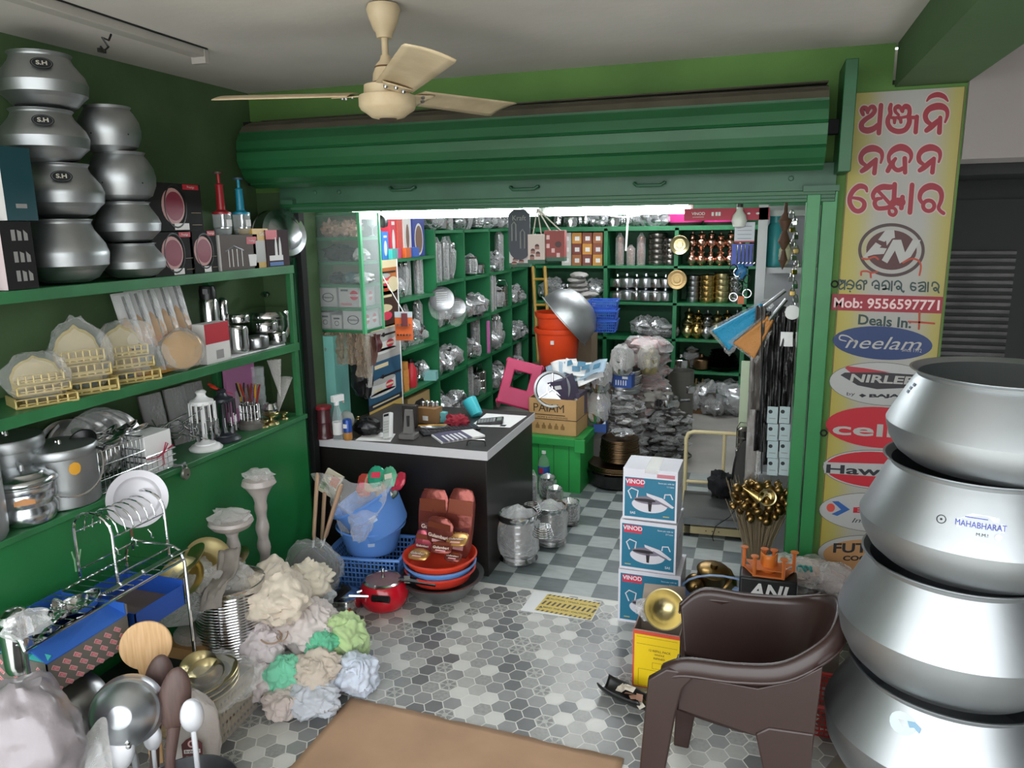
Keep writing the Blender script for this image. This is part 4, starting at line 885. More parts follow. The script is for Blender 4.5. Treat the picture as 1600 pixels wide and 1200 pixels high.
for i in range(5):
    bx, tx = 226+i*19, 186+i*20
    b, tp = onx(bx, 566-i*5, -2.52), onx(tx, 458-i*5, -2.63); b.z = 1.376
    t = thing('spatula_card', lr(i, 5)+' of the leaning blister cards with a packed spatula on the middle shelf', 'package', b, 0, 'blister packed spatulas')
    d = tp-b; L = d.length; ux = d.normalized(); ny = Vector((.94, -.33, 0)).normalized(); wx = ux.cross(ny).normalized()*-1; nn = wx.cross(ux)*1
    if nn.x < 0: wx = -wx; nn = wx.cross(ux)
    M = Matrix(((wx.x, ux.x, nn.x, 0), (wx.y, ux.y, nn.y, 0), (wx.z, ux.z, nn.z, 0), (0, 0, 0, 1)))
    mb = MB(); mb.box((0, L/2, 0), (.078, L, .002), CARDG, M); mb.poly([(-.038, 0, .002), (.038, 0, .002), (.038, L*.55, .002), (-.012, L*.72, .002), (-.038, L*.6, .002)], CARDY, M)
    mb.text('GLARE', .022, ORG, M @ T(0, L*.40, .003), fat=.02); mb.box((0, L*.34, .0025), (.05, .008, .001), INK, M); mb.build('card', t, smooth=False)
    mb = MB(); mb.tube([(.01, L*.62, .008), (.004, L*.95, .010)], [.007, .006], BLACK, M, n=8); mb.build('spatula_handle', t)
    mb = MB(); mb.tube([(.01, L*.62, .008), (.012, L*.32, .008)], .003, STEEL, M, n=6); mb.box((.012, L*.20, .008), (.055, L*.24, .003), STEEL, M); mb.build('spatula_blade', t)
    mb = MB(); mb.sheet(lambda u, v: Vector(((u-.5)*.07, L*(.03+.94*v), .012+.012*sin(pi*u)+.004*noise.noise(Vector((u*5, v*9, i))))), 8, 18, FILM, M); mb.build('blister', t)
p = onx(285, 560, -2.52)
t = thing('gold_tin', 'round golden tin standing on edge in clear wrap before the blister cards', 'tin', (-2.53, p.y, 1.374+.088), (0, 84, -38))
mb = MB(); R = .086; mb.lathe([(0, -.05), (R*.97, -.05), (R, -.046), (R, .03), (R*1.03, .03), (R*1.03, .05), (R, .053), (0, .053)], mat('tin_gold', '#a9844f', .35, .8, var=.1), n=44); mb.build('tin', t)
mb = MB(); mb.blob((R*1.15, R*1.1, .10), FILMT, T(0, 0, .05), seed=12, amp=.2, freq=2.2, n=20); mb.build('wrap', t)
def dwr(m, W_, H_): m.poly([(0, H_*.5, 0), (W_, H_*.5, 0), (W_, H_, 0), (0, H_, 0)], RD, up()); m.box((W_*.55, H_*.2, 0), (W_*.3, H_*.22, .001), GRY, up(1))
carton('mug_box', 'small red and white box in front of the vacuum flask', 'box', 323, 356, 501, 556, -2.47, .07, WHT, dwr, zb=1.374, side=WHT)
p = onx(330, 520, -2.6)
t = thing('vacuum_flask', 'steel vacuum flask with black handle standing behind the red and white box', 'flask', (-2.6, p.y, 1.374), -60)
h = onx(330, 446, -2.6).z-1.374; R = pw(14, p)
mb = MB(); mb.lathe([(0, 0), (R, 0), (R*1.03, h*.05), (R*1.03, h*.78), (R*.9, h*.82)], STEEL, n=30); mb.build('body', t)
mb = MB(); mb.lathe([(R*.9, h*.82), (R*.92, h*.94), (R*.8, h), (0, h)], BLACK, n=30); mb.b2((R*.6, -.012, h*.9), (R*1.3, .012, h*.97), BLACK); mb.build('lid', t)
mb = MB(); mb.tube([(-R*.9, 0, h*.88), (-R*1.7, 0, h*.85), (-R*1.75, 0, h*.5), (-R*1.0, 0, h*.42)], .009, BLACK, n=8); mb.build('handle', t)
def can(name, label, cat, px, pb, pt, hw, X, m=STEEL, zb=None, lid=True, group=None, prof=None, knob=False):
    p = onx(px, pb, X); z0 = p.z if zb is None else zb; h = onx(px, pt, X).z-z0; R = pw(hw, p)
    t = thing(name, label, cat, (X, p.y, z0), rng(0, 360), group)
    mb = MB(); pr = prof or [(0, 0), (.86, 0), (.97, .06), (1, .14), (1, .74), (.97, .78)]
    mb.lathe([(r*R, z*h) for r, z in pr], m, n=32); mb.build('body', t)
    if lid:
        z1 = pr[-1][1]; r1 = pr[-1][0]
        mb = MB(); mb.lathe([(r*R, z*h) for r, z in ((r1*1.03, z1-.03), (r1*1.04, z1+.02), (r1*.95, z1+.12), (r1*.5, z1+.18), (0, z1+.19))], m, n=32); mb.build('lid', t)
        if knob: mb = MB(); mb.lathe([(0, .95*h), (.12*R, .96*h), (.2*R, 1.02*h), (.12*R, 1.07*h), (0, 1.08*h)], m, n=14); mb.build('knob', t)
    return t, z0+h
can('steel_flask', 'slim steel flask just right of the vacuum flask', 'flask', 351, 515, 461, 8, -2.62, zb=1.374)
tr = onx(400, 545, -2.55)
mb = MB(); a, b = onx(357, 546, -2.47), onx(446, 538, -2.47); mb.b2((-.14, a.y, 0), (0, b.y, .008), WHITE); one(mb, 'white_tray', 'flat white tray under the small steel pots, right end of middle shelf', 'tray', (-2.47, 0, 1.374), bevel=.002)
ZT = 1.384
can('steel_pot', 'wide lidded steel pot lying behind the small pots, right end of middle shelf', 'pot', 420, 528, 460, 40, -2.64, prof=[(0, 0), (.5, 0), (.85, .1), (1, .35), (1, .5), (.97, .55)], knob=True, zb=1.376)
_, z1 = can('steel_canister', 'dark mirror steel canister on the white tray, left of the small pots', 'canister', 372, 543, 505, 17, -2.53, zb=ZT)
can('steel_canister', 'small steel canister stacked on the mirror steel canister', 'canister', 374, 507, 488, 16, -2.54, zb=z1+.001)
_, z2 = can('steel_bowl', 'squat grey steel bowl with lid in the middle of the white tray', 'bowl', 403, 543, 522, 17, -2.51, m=STEELD, zb=ZT)
can('steel_bowl', 'squat steel bowl with lid at the right end of white tray', 'bowl', 434, 537, 516, 14, -2.51, zb=ZT)
t, _ = can('lunch_box', 'steel lunch box with teal catch stacked on the grey steel bowl', 'box', 415, 521, 498, 20, -2.52, zb=z2+.001)
mb = MB(); mb.b2((.01, -.02, .012), (.055, .016, .045), mat('teal_clip', '#2b9a94', .4)); mb.build('clip', t)
# ---- cabinet ledge
ZC = .9605
def idli(label, px, pb, pt, hw, X):
    p = onx(px, pb, X); h = onx(px, pt, X).z-ZC; R = pw(hw, p)
    t = thing('steamer_pot', label, 'pot', (X, p.y, ZC), -30)
    mb = MB(); mb.lathe([(R*r, h*z) for r, z in ((0, 0), (.72, 0), (.86, .03), (.95, .12), (.96, .24), (.90, .31), (.90, .34), (.96, .38), (.97, .52), (.95, .56), (.98, .58), (.98, .66), (1.03, .68), (1.03, .70))], ALUP, n=48); mb.build('body', t)
    mb = MB(); mb.lathe([(R*r, h*z) for r, z in ((1.05, .685), (1.06, .71), (1.0, .73), (.98, .77), (.9, .80), (.78, .83), (.72, .88), (.45, .92), (0, .935))], ALUP, n=48); mb.build('lid', t)
    mb = MB(); mb.tube([(-R*.35, 0, h*.92), (-R*.33, 0, h*.99), (R*.33, 0, h*.99), (R*.35, 0, h*.92)], .008, ALUS, n=8); mb.build('lid_handle', t)
    mb = MB(); mb.tube([(cos(a)*R*1.02+.0, sin(a)*R*1.02, h*.72) for a in (0, .2, .4)], .006, STEELD, n=6); mb.build('side_handle', t)
    a0 = radians(-8); mb = MB(); mb.sheet(lambda u, v: Vector((cos(a0+(u-.5)*.62)*(R*.975), sin(a0+(u-.5)*.62)*(R*.975), h*(.41+.12*v*(1-.35*abs(2*u-1))))), 8, 2, mat('label_orange', '#c08552', .5)); mb.build('gold_label', t)
idli('ribbed aluminium steamer pot with lid at the front left of the ledge', 46, 832, 720, 46, -2.53)
def pail(label, px, pb, pt, hw, X, stick=True):
    p = onx(px, pb, X); h = onx(px, pt, X).z-ZC; R = pw(hw, p)
    t = thing('lidded_pail', label, 'pail', (X, p.y, ZC), -25)
    mb = MB(); mb.lathe([(R*r, h*z) for r, z in ((0, 0), (.9, 0), (.95, .02), (.955, .06), (.97, .8), (.98, .82))], ALUS, n=48); mb.build('body', t)
    mb = MB(); mb.lathe([(R*r, h*z) for r, z in ((1.0, .78), (1.02, .80), (1.02, .90), (.98, .925), (0, .945))], ALUS, n=48); mb.build('lid', t)
    mb = MB(); mb.tube([(-R*.16, 0, h*.945), (-R*.15, 0, h*.985), (R*.15, 0, h*.985), (R*.16, 0, h*.945)], .006, STEEL, n=8); mb.build('lid_handle', t)
    mb = MB(); A = [pi*k/16 for k in range(17)]; mb.tube([(cos(-pi/2+.35)*0+R*1.05*cos(a)*0.25+R*.25*sin(a), R*1.06*cos(a), h*(.74-.55*sin(a))+0) if False else (R*(.28+.86*sin(a)), R*1.04*cos(a), h*(.73-.50*sin(a))) for a in A], .0042, STEEL, n=6); mb.build('bail_handle', t)
    if stick:
        a0 = radians(5); mb = MB(); mb.sheet(lambda u, v: Vector((cos(a0+(u-.5)*.34*math.sqrt(max(0, 1-(2*v-1)**2)))*(R*.978), sin(a0+(u-.5)*.34*math.sqrt(max(0, 1-(2*v-1)**2)))*(R*.975), h*(.53+.2*v))), 8, 10, mat('label_yellow', '#d59a2e', .5)); o = mb.build('round_label', t)
pail('aluminium pail with flat lid and yellow label behind the steamer pot', 105, 796, 682, 52, -2.56)
pail('large aluminium pail with lid at the back against the wall', 22, 770, 668, 50, -2.66, False)
t, _ = can('aluminium_pot', 'aluminium pot cut off by the left edge of the photo', 'pot', -32, 850, 700, 42, -2.52, m=ALUS, zb=ZC)
p = onx(150, 690, -2.66)
for i in range(5):
    t = thing('steel_plate', lr(i, 5)+' of the steel plates leaning in clear plastic behind the wire basket', 'plate', (-2.70+.008*i, p.y-.10+.045*i, ZC+.145), (0, 72, -20), 'steel plates leaning on the ledge')
    mb = MB(); mb.lathe([(0, 0), (.10, 0), (.11, .004), (.128, .018), (.135, .02), (.133, .022), (.11, .007), (0, .003)], STEEL, n=40); mb.build('plate', t)
mb = MB(); mb.blob((.05, .19, .15), FILMT, None, 5, .14, 2.4, 22); one(mb, 'plastic_wrap', 'clear plastic bag over the plates leaning behind the wire basket', 'wrapping', (-2.64, p.y, ZC+.16))
def wire_basket(label, px0, px1, pb, pt, X, d, step, group=None):
    a, b = onx(px0, pb, X), onx(px1, pb, X); h = onx((px0+px1)/2, pt, X).z-ZC; W_ = b.y-a.y
    t = thing('wire_basket', label, 'basket', (X, a.y, ZC), 0, group)
    mb = MB()
    for z in (.006, h*.33, h*.66, h): mb.tube([(0, 0, z), (0, W_, z), (-d, W_, z), (-d, 0, z)], .0028 if z < h else .0042, CHROME, n=6, closed=True)
    mb.build('rim_wires', t)
    mb = MB(); k = 0
    while k*step <= W_:
        mb.tube([(0, k*step, h), (0, k*step, .004), (-d, k*step, .004), (-d, k*step, h)], .0022, CHROME, n=5); k += 1
    for j in range(1, int(d/step)): mb.tube([(-j*step, 0, h), (-j*step, 0, .004), (-j*step, W_, .004), (-j*step, W_, h)], .0022, CHROME, n=5)
    mb.build('bars', t)
    return t, a, W_, h
t, a, W_, h = wire_basket('chrome wire basket full of spoons on the ledge beside the pail', 158, 232, 757, 692, -2.475, .16, .022)
SP = None
for i in range(14):
    lab = 'steel serving spoon lying with others in the chrome wire basket'
    loc = (-2.475-.02-.12*((i*5) % 14)/14, a.y+.02+(W_-.04)*i/13, ZC+h+.01+.006*(i % 3))
    if SP is None:
        SP = thing('serving_spoon', lab, 'spoon', loc, (0, -20, 30), 'spoons in the wire basket')
        mb = MB(); mb.lathe([(0, -.006), (.018, -.004), (.026, .004), (.027, .006), (.018, -.002), (0, -.004)], STEEL, T(.07, 0, 0) @ S(1.35, 1, 1), n=20); mb.build('bowl', SP)
        mb = MB(); mb.tube([(.04, 0, .004), (.0, 0, .012), (-.09, 0, .01)], [.003, .0035, .005], STEEL, n=6, flat=.6); mb.build('handle', SP)
    else: dup(SP, lab, loc, (rng(-20, 20), rng(-35, 5), rng(0, 180)), None, 'spoons in the wire basket')
t = thing('black_karahi', 'two dark bowled ladles lying over the wire basket', 'ladle', (-2.52, a.y-.02, ZC+h+.05), (40, 20, 0))
mb = MB(); mb.lathe([(0, -.03), (.035, -.022), (.055, .0), (.05, .0), (.03, -.018), (0, -.025)], BLACK, n=24); mb.build('bowl', t); mb = MB(); mb.tube([(.05, 0, 0), (.12, 0, .03)], .006, BLACK, n=8); mb.build('handle', t)
t, a, W_, h = wire_basket('chrome wire rack holding the white gift box on the ledge', 231, 277, 737, 706, -2.465, .13, .03)
b_ = thing('gift_box', 'white gift box with red ribbon standing in a wire rack', 'box', (-2.47, a.y+.006, ZC+.006))
Hh = onx(254, 676, -2.47).z-ZC; mb = MB(); mb.b2((-.11, 0, 0), (-.004, W_-.012, Hh), WHITE); mb.build('carton', b_, bevel=.002)
mb = MB(); RIB = mat('ribbon_red', '#b21f45', .45); mb.tube([(.001, 0, Hh*.42), (.004, W_*.35, Hh*.38), (.004, W_*.6, Hh*.45), (.001, W_-.012, Hh*.55)], .006, RIB, n=6, flat=.3); mb.tube([(.003, W_*.55, Hh*.42), (.014, W_*.62, Hh*.72), (.012, W_*.7, Hh*.66), (.004, W_*.55, Hh*.42), (.012, W_*.5, Hh*.14)], .006, RIB, n=6, flat=.4); mb.build('ribbon', b_)
for i in range(10):
    px = 218+i*9.5; p = onx(px, 668-i*2.2, -2.60)
    t = thing('tea_strainer', lr(i, 10)+' of the steel strainers bundled behind the gift box', 'strainer', (-2.62+.05*(i % 2), p.y, ZC+.10+.02*(i % 3)), (rng(40, 90), rng(-30, 30), rng(0, 180)), 'steel strainers and tongs')
    mb = MB(); mb.tube([(.035*cos(a), .035*sin(a), 0) for a in [k*pi/9 for k in range(18)]], .003, CHROME, n=6, closed=True); mb.lathe([(0, -.02), (.02, -.015), (.034, 0)], film('strainer_mesh', '#8f8f90', .4, .3), n=18); mb.build('bowl', t)
    mb = MB(); mb.tube([(.036, 0, 0), (.16, .006, .004)], .003, CHROME, n=6); mb.build('handle', t)
for i, (px, lab) in enumerate(((245, 'wall'), (283, 'strainers'), (312, 'knife holder'))):
    p = onx(px, 640, -2.7); t = thing('utensil_pack', 'flat grey packet of utensils standing against the back wall near the '+lab, 'package', (-2.70, p.y, ZC), (0, -10, -8), 'utensil packets')
    mb = MB(); mb.b2((-.004, -.06, 0), (.004, .06, .28), mat('pack_grey', '#6e6a66', .4, var=.3, scale=8)); mb.build('card', t)
    mb = MB(); mb.sheet(lambda u, v: Vector((.012+.014*sin(pi*u)+.006*noise.noise(Vector((u*4, v*7, i))), (u-.5)*.12, .28*v)), 8, 16, FILM); mb.build('blister', t)
def dpk(m, W_, H_): m.box((W_*.5, H_*.4, 0), (W_*.5, H_*.3, .001), mat('pouch_print', '#c9b7c0', .5), up())
carton('pink_packet', 'flat pink packet against the wall above the knife holder', 'package', 355, 396, 563, 612, -2.70, .02, mat('pouch_pink', '#c47fae', .5), dpk, zb=1.10 if False else ZC)
def cutlery_stand(label, px, pb, pt, X, body, grip):
    p = onx(px, pb, X); h = onx(px, pt, X).z-ZC
    t = thing('cutlery_stand', label, 'stand', (X, p.y, ZC), 15)
    mb = MB(); mb.lathe([(0, 0), (.075, 0), (.078, .008), (.07, .014), (.066, .02), (.05, .026), (.048, .032), (.02, .04), (.012, .05), (.011, h*.72), (.018, h*.74), (.05, h*.76), (.056, h*.78), (.054, h*.83), (.034, h*.86), (.022, h*.9), (.02, h*.93), (.026, h*.97), (.018, h), (0, h*1.01)], body, n=36); mb.build('stand', t)
    for k in range(12):
        a = 2*pi*k/12; c, s_ = cos(a), sin(a); m2 = MB(); L = h*.62; z1 = h*.80
        m2.tube([(c*.058, s_*.058, z1), (c*.060, s_*.060, z1-L*.5)], [.006, .005], grip, n=8, flat=.6)
        m2.tube([(c*.060, s_*.060, z1-L*.5), (c*.061, s_*.061, z1-L*.8)], .0022, STEEL, n=6)
        if k % 2: m2.lathe([(0, -.002), (.009, -.001), (.012, .003), (0, .001)], STEEL, T(c*.062, s_*.062, z1-L*.9) @ Rz(math.degrees(a)) @ Ry(90) @ S(1.6, 1, 1), n=14)
        else:
            for j in (-1, 0, 1): m2.tube([(c*.061-s_*j*.005, s_*.061+c*j*.005, z1-L*.8), (c*.062-s_*j*.005, s_*.062+c*j*.005, z1-L*.97)], .0012, STEEL, n=4)
        m2.build('spoon' if k % 2 else 'fork', t)
cutlery_stand('white revolving cutlery stand with hanging spoons and forks', 322, 699, 607, -2.52, WHITE, WHITE)
cutlery_stand('dark grey revolving cutlery stand with hanging spoons and forks', 352, 683, 606, -2.53, mat('stand_dark', '#2b2f36', .4), mat('grip_black', '#1d1d20', .4))
p = onx(343, 602, -2.56); t = thing('red_scissors', 'red handled scissors lying on top of the dark cutlery stand', 'scissors', (-2.545, p.y-.03, p.z-.01), (10, 30, 60))
mb = MB()
for s_ in (-1, 1): mb.tube([(-.03+.018*cos(a), s_*.018+.012*sin(a), 0) for a in [k*pi/6 for k in range(12)]], .005, mat('scissor_red', '#d0341f', .4), n=6, closed=True)
mb.build('grips', t); mb = MB(); mb.prism([(-.01, -.004), (.08, 0), (-.01, .004)], .003, mat('scissor_red', ''), S(1, 2, 1)); mb.build('blades', t)
p = onx(392, 664, -2.56)
t = thing('knife_holder', 'round wire holder full of knives and peelers beside brass lamps', 'holder', (-2.56, p.y, ZC))
mb = MB()
for z in (.05, .09, .13): mb.tube([(.05*cos(a), .05*sin(a), z) for a in [k*pi/10 for k in range(20)]], .0025, CHROME, n=5, closed=True)
for k in range(16): mb.tube([(.05*cos(k*pi/8), .05*sin(k*pi/8), .03), (.05*cos(k*pi/8), .05*sin(k*pi/8), .13)], .002, CHROME, n=5)
mb.build('wire_cup', t); mb = MB(); mb.lathe([(0, 0), (.07, 0), (.072, .03), (.055, .04), (.05, .05), (0, .05)], mat('holder_base', '#6a6560', .5, var=.2), n=28); mb.build('base', t)
for k, (c_, nm) in enumerate(zip(('#8c1f22', '#c9962b', '#5a3526', '#b03a2a', '#1d1b1c', '#d0a92f', '#2a2a2c', '#7a2a22', '#8a8a8c'), ('dark red', 'ochre', 'brown', 'red', 'black', 'yellow', 'charcoal', 'maroon', 'grey'))):
    a = 2*pi*k/9; kn = thing('kitchen_knife', nm+' handled knife standing in the wire holder', 'knife', (-2.56+.028*cos(a), p.y+.028*sin(a), ZC+.055), (14*sin(a), 14*cos(a), 0), 'knives in the holder')
    mb = MB(); mb.b2((-.006, -.001, 0), (.006, .001, .09), STEEL); mb.build('blade', kn); mb = MB(); mb.tube([(0, 0, .088), (0, 0, .16), (.003, 0, .19)], [.007, .009, .006], mat('grip_'+nm.replace(' ', '_'), c_, .4), n=8, flat=.7); mb.build('grip', kn)
p = onx(408, 620, -2.64)
for i in range(4):
    mb = MB(); mb.lathe([(0, 0), (.026, 0), (.036, .12), (.0345, .12), (.025, .004)], GLASS, n=24); t = one(mb, 'plastic_tumbler', tb(3-i, 4)+' clear tumbler nested in the stack at the right end of ledge', 'tumbler', (-2.65, p.y, ZC+.0+.055*i), 0, 'clear nested tumblers')
for i, (x0, y0, x1, y1, nm) in enumerate(((428, 562, 438, 620, 'upright'), (446, 590, 432, 652, 'leaning'))):
    a, b = onx(x0, y0, -2.52), onx(x1, y1, -2.5); mb = MB(); mb.lathe([(.002, 0), (.045, (a-b).length)], FILMG, n=18, sy=.4); o = one(mb, 'icing_cone', nm+' clear piping cone at the right end of the ledge', 'cone', b); o.rotation_euler = (Vector((0, 0, 1)).rotation_difference((a-b).normalized())).to_euler()
for i, (px, py, lab) in enumerate(((424, 655, 'round brass oil lamp in the middle of the lamp group'), (443, 648, 'small brass oil lamp at the right end of the ledge'), (412, 664, 'small brass oil lamp nearest the knife holder'))):
    p = onx(px, py, -2.50); t = thing('oil_lamp', lab, 'lamp', (-2.50, p.y, ZC), 30*i, 'small brass oil lamps')
    k = 1.2 if i == 0 else .75
    mb = MB(); mb.lathe([(0, 0), (.035*k, 0), (.03*k, .01*k), (.01*k, .018*k), (.01*k, .03*k), (.03*k, .038*k), (.038*k, .05*k), (.036*k, .052*k), (0, .042*k)], BRASSP, n=24); mb.build('lamp_body', t)
    if i == 0: mb = MB(); mb.lathe([(0, .055), (.03, .06), (.042, .085), (.03, .115), (0, .125)], STEEL, n=24); mb.build('globe', t)
# ------------------------------------------------------------------ floor goods on the left and middle
XR = -2.12                        # front of the dish rack
def wire(m, pts, r=.004, mt=None, closed=False): return m.tube([tuple(p) for p in pts], r, mt or CHROME, n=7, closed=closed)
t = thing('dish_rack', 'chrome two tier dish rack with black tray standing before the green cabinet', 'rack', (0, 0, 0))
yl, yr = onx(42, 1030, XR).y, onx(296, 950, XR).y
zt_l, zt_r = onx(30, 990, XR).z, onx(285, 862, XR).z; ztop = (zt_l+zt_r)/2
for y in (yl, yr):
    mb = MB(); wire(mb, [(XR, y, 0), (XR, y, ztop-.06), (XR-.015, y, ztop-.02), (XR-.05, y, ztop), (-2.36, y, ztop), (-2.40, y, ztop-.03), (-2.415, y, ztop-.08), (-2.415, y, 0)], .0065); mb.build('end_loop', t)
zs = ztop-.12
mb = MB()
for k in range(6): wire(mb, [(XR-.01+.018*k*.6, yr-.02, ztop-.01+.004*k), (XR-.01+.018*k*.6, yl+.30, ztop-.01+.004*k)], .0035)
mb.build('front_rods', t); mb = MB(); wire(mb, [(XR, yl, ztop-.05), (XR, yr, ztop-.05)], .005); wire(mb, [(-2.415, yl, ztop-.08), (-2.415, yr, ztop-.08)], .005)
mb.build('front_rail', t); mb = MB(); wire(mb, [(XR, yl, .28), (XR, yr, .28)], .005); mb.build('low_rail', t); mb = MB()
for k in range(16): y = yl+(yr-yl)*(k+.5)/16; wire(mb, [(XR-.02, y, ztop-.05), (-2.20, y, ztop-.055), (-2.40, y, ztop-.06)], .0022)
mb.build('wire_shelf', t)
mb = MB(); mb.b2((-2.42, yl, .255), (XR+.005, yr, .27), BLACK); mb.b2((XR-.004, yl, .255), (XR+.008, yr, .31), BLACK)
for k in range(3): mb.b2((XR+.0085, yl+.05, .262+.016*k), (XR+.0095, yr-.02, .264+.016*k), STEELD)
mb.text('Sunpet', .03, STEELD, FX(XR+.0095, (yl+yr)/2, .286), slant=.3); mb.build('drip_tray', t)
mb = MB(); mb.b2((-2.42, yl, .02), (-2.40, yr, .25), BLACK); mb.build('back_panel', t)
t = thing('plate_rack', 'chrome arched plate rack standing on the dish rack', 'rack', (0, 0, 0))
za, zb = onx(130, 815, -2.36).z, onx(178, 925, -2.20).z
ya = onx(150, 850, -2.28).y; yb2 = onx(235, 830, -2.28).y; xa_, xb_ = -2.38, -2.20; zb = ztop-.045; zh = onx(150, 800, -2.28).z
def arch(y, h, r, n_, m, x0=xa_, x1=xb_, z0=zb): wire(m, [(x0, y, z0), (x0, y, h-.07)]+[((x0+x1)/2-(x1-x0)/2*cos(a), y, h-.07+.07*sin(a)) for a in [k*pi/8 for k in range(1, 8)]]+[(x1, y, h-.07), (x1, y, z0)], r)
for y in (ya, yb2):
    mb = MB(); arch(y, zh, .006, 8, mb); mb.build('end_arch', t)
mb = MB()
for k in range(1, 7): arch(ya+(yb2-ya)*k/7, zh-.01, .003, 8, mb, xa_+.01, xb_-.01, zh-.09)
for x in (xa_, xb_): wire(mb, [(x, ya, zh-.085), (x, yb2, zh-.085)], .003); wire(mb, [(x, ya, zb+.03), (x, yb2, zb+.03)], .004)
mb.build('plate_arches', t)
mb = MB()
for px, py in ((184, 862), (212, 848), (236, 835)):
    p = onx(px, py, xb_+.012); wire(mb, [(xb_, p.y, p.z+.02), (xb_+.015, p.y, p.z+.005), (xb_+.012, p.y, p.z-.01), (xb_+.022, p.y, p.z-.012)], .0025)
mb.build('hook', t)
p = onx(217, 780, -2.30); R = pw(45, p)
pl = thing('round_plate', 'matt white round plate propped upright on the plate rack', 'plate', (-2.31, p.y, p.z), (0, 72, -34))
mb = MB(); mb.lathe([(0, 0), (R*.66, 0), (R*.72, .006), (R*.78, .014), (R*.97, .018), (R, .016), (R*.99, .021), (R*.76, .017), (R*.70, .008), (R*.64, .003), (0, .003)], mat('matt_white_metal', '#cfcdd2', .38, .25), n=56); mb.build('plate', pl)
PATT = mat('carton_taupe_print', '#6f6a63', .55); LINB = mat('lining_blue', '#2f63b8', .5, var=.12, scale=6); STK = mat('print_red_pale', '#d0606c', .5); STW = mat('print_red_edge', '#e2b4b4', .5)
XC = -2.095; a, b = onx(80, 1090, XC), onx(206, 1008, XC); tp = onx(75, 1036, XC); z0 = a.z; H_ = tp.z-z0; W_ = b.y-a.y; D_ = .30
t = thing('patterned_carton', 'taupe carton with red logo pattern and blue lining full of steel ware', 'box', (XC, a.y, z0))
mb = MB()
for q0, q1 in (((-.004, 0, 0), (0, W_, H_)), ((-D_, 0, 0), (-D_+.004, W_, H_+.05)), ((-D_, 0, 0), (0, .004, H_)), ((-D_, W_-.004, 0), (0, W_, H_+.04)), ((-D_, 0, 0), (0, W_, .004))): mb.b2(q0, q1, PATT)
def mark(m, F, u, v):
    m.poly([(u+x, v+y, 0) for x, y in ((-.017, .004), (.008, -.016), (.017, -.006), (-.008, .015))], STW, F); m.poly([(u+x, v+y, .0006) for x, y in ((-.014, .003), (.007, -.012), (.013, -.005), (-.007, .011))], STK, F)
    m.text('HIT', .012, STW, F @ T(u, v-.002, .0012) @ Rz(-38), fat=.02)
F = FX(.0007, 0, 0)
for i in range(8):
    for j in range(3):
        u, v = .03+W_*i/8+(.02 if j % 2 else 0), .016+H_*.9*j/3
        if u < W_-.02 and v < H_-.012: mark(mb, F, u, v)
F2 = T(0, -.0007, 0) @ Rx(90)
for i in range(5):
    for j in range(3):
        u, v = -.03-D_*i/5.2, .016+H_*.9*j/3+(.01 if i % 2 else 0)
        if v < H_-.012: mark(mb, F2, u, v)
mb.build('carton', t, smooth=False)
mb = MB()
mb.b2((-D_+.005, .004, .01), (-D_+.007, W_-.004, H_+.055), LINB); mb.b2((-D_+.004, W_-.008, .01), (-.004, W_-.005, H_+.045), LINB); mb.b2((-D_+.005, .005, .006), (-.005, W_-.005, .012), LINB); mb.b2((-D_+.005, .005, .006), (-.006, .008, H_-.002), LINB)
mb.build('blue_lining', t, smooth=False)
mb = MB(); mb.add([(.004, .0, H_), (-.0, W_, H_), (-.085, W_-.01, H_+.028), (-.10, .02, H_+.022)], [(0, 1, 2, 3)], LINB); mb.build('blue_flap', t, solid=.005, smooth=False)
mb = MB(); mb.add([(-.002, .004, H_), (-.20, .004, H_+.004), (-.20, .035, H_+.012), (-.01, .03, H_+.01)], [(0, 1, 2, 3)], mat('lining_teal', '#3fb0a8', .5)); mb.build('teal_flap', t, solid=.004, smooth=False)
lids = None
for i in range(16):
    x, y, z = XC-.11-.15*((i*7) % 16)/16, a.y+.07+(W_-.12)*i/16, z0+H_-.0+.018*((i*5) % 3)
    lab = 'small polished steel dish heaped with others in the patterned carton'
    if lids is None:
        lids = thing('steel_dish', lab, 'dish', (x, y, z), (30, 20, 0), 'steel dishes in the carton')
        mb = MB(); mb.lathe([(.034, 0), (.036, .003), (.03, .008), (.018, .016), (0, .019)], STEEL, n=24); mb.build('lid', lids)
        mb = MB(); mb.lathe([(0, .018), (.005, .018), (.004, .024), (.008, .03), (.005, .035), (0, .036)], STEEL, n=12); mb.build('knob', lids)
    else: dup(lids, lab, (x, y, z), (rng(-60, 60), rng(-60, 60), rng(0, 180)), rng(.9, 1.4), 'steel dishes in the carton')
for i, (dx, dy, k, lab) in enumerate(((-.17, .74, 1.0, 'large mirror steel dish with dotted rim in the patterned carton'), (-.14, .84, .9, 'mirror steel dish beside the blue lining wall of the carton'))):
    o = thing('steel_dish', lab, 'dish', (XC+dx, a.y+W_*dy, z0+H_+.015+.012*i), (14, -14, 0))
    mb = MB(); mb.lathe([(0, 0), (.05*k, 0), (.07*k, .012), (.078*k, .03), (.081*k, .03), (.072*k, .008), (.05*k, -.004), (0, -.004)], STEEL, n=36); mb.build('dish', o)
p = onx(32, 965, -2.2); t, _ = can('steel_canister', 'steel canister wrapped in film at the near end of the patterned carton', 'canister', 22, 975, 945, 22, -2.22, zb=z0+H_*.6)
mb = MB(); mb.blob((.06, .07, .04), FILM, None, 9, .35, 2.5, 22); one(mb, 'plastic_wrap', 'crumpled clear film over the near end of the patterned carton', 'wrapping', onx(40, 975, -2.16))
a2, b2_ = onx(214, 985, -2.13), onx(288, 925, -2.13); z0 = a2.z-.02; W_ = b2_.y-a2.y; H_ = .085
t = thing('blue_tray', 'bright blue card tray in the right half of the dish rack', 'tray', (-2.13, a2.y, z0))
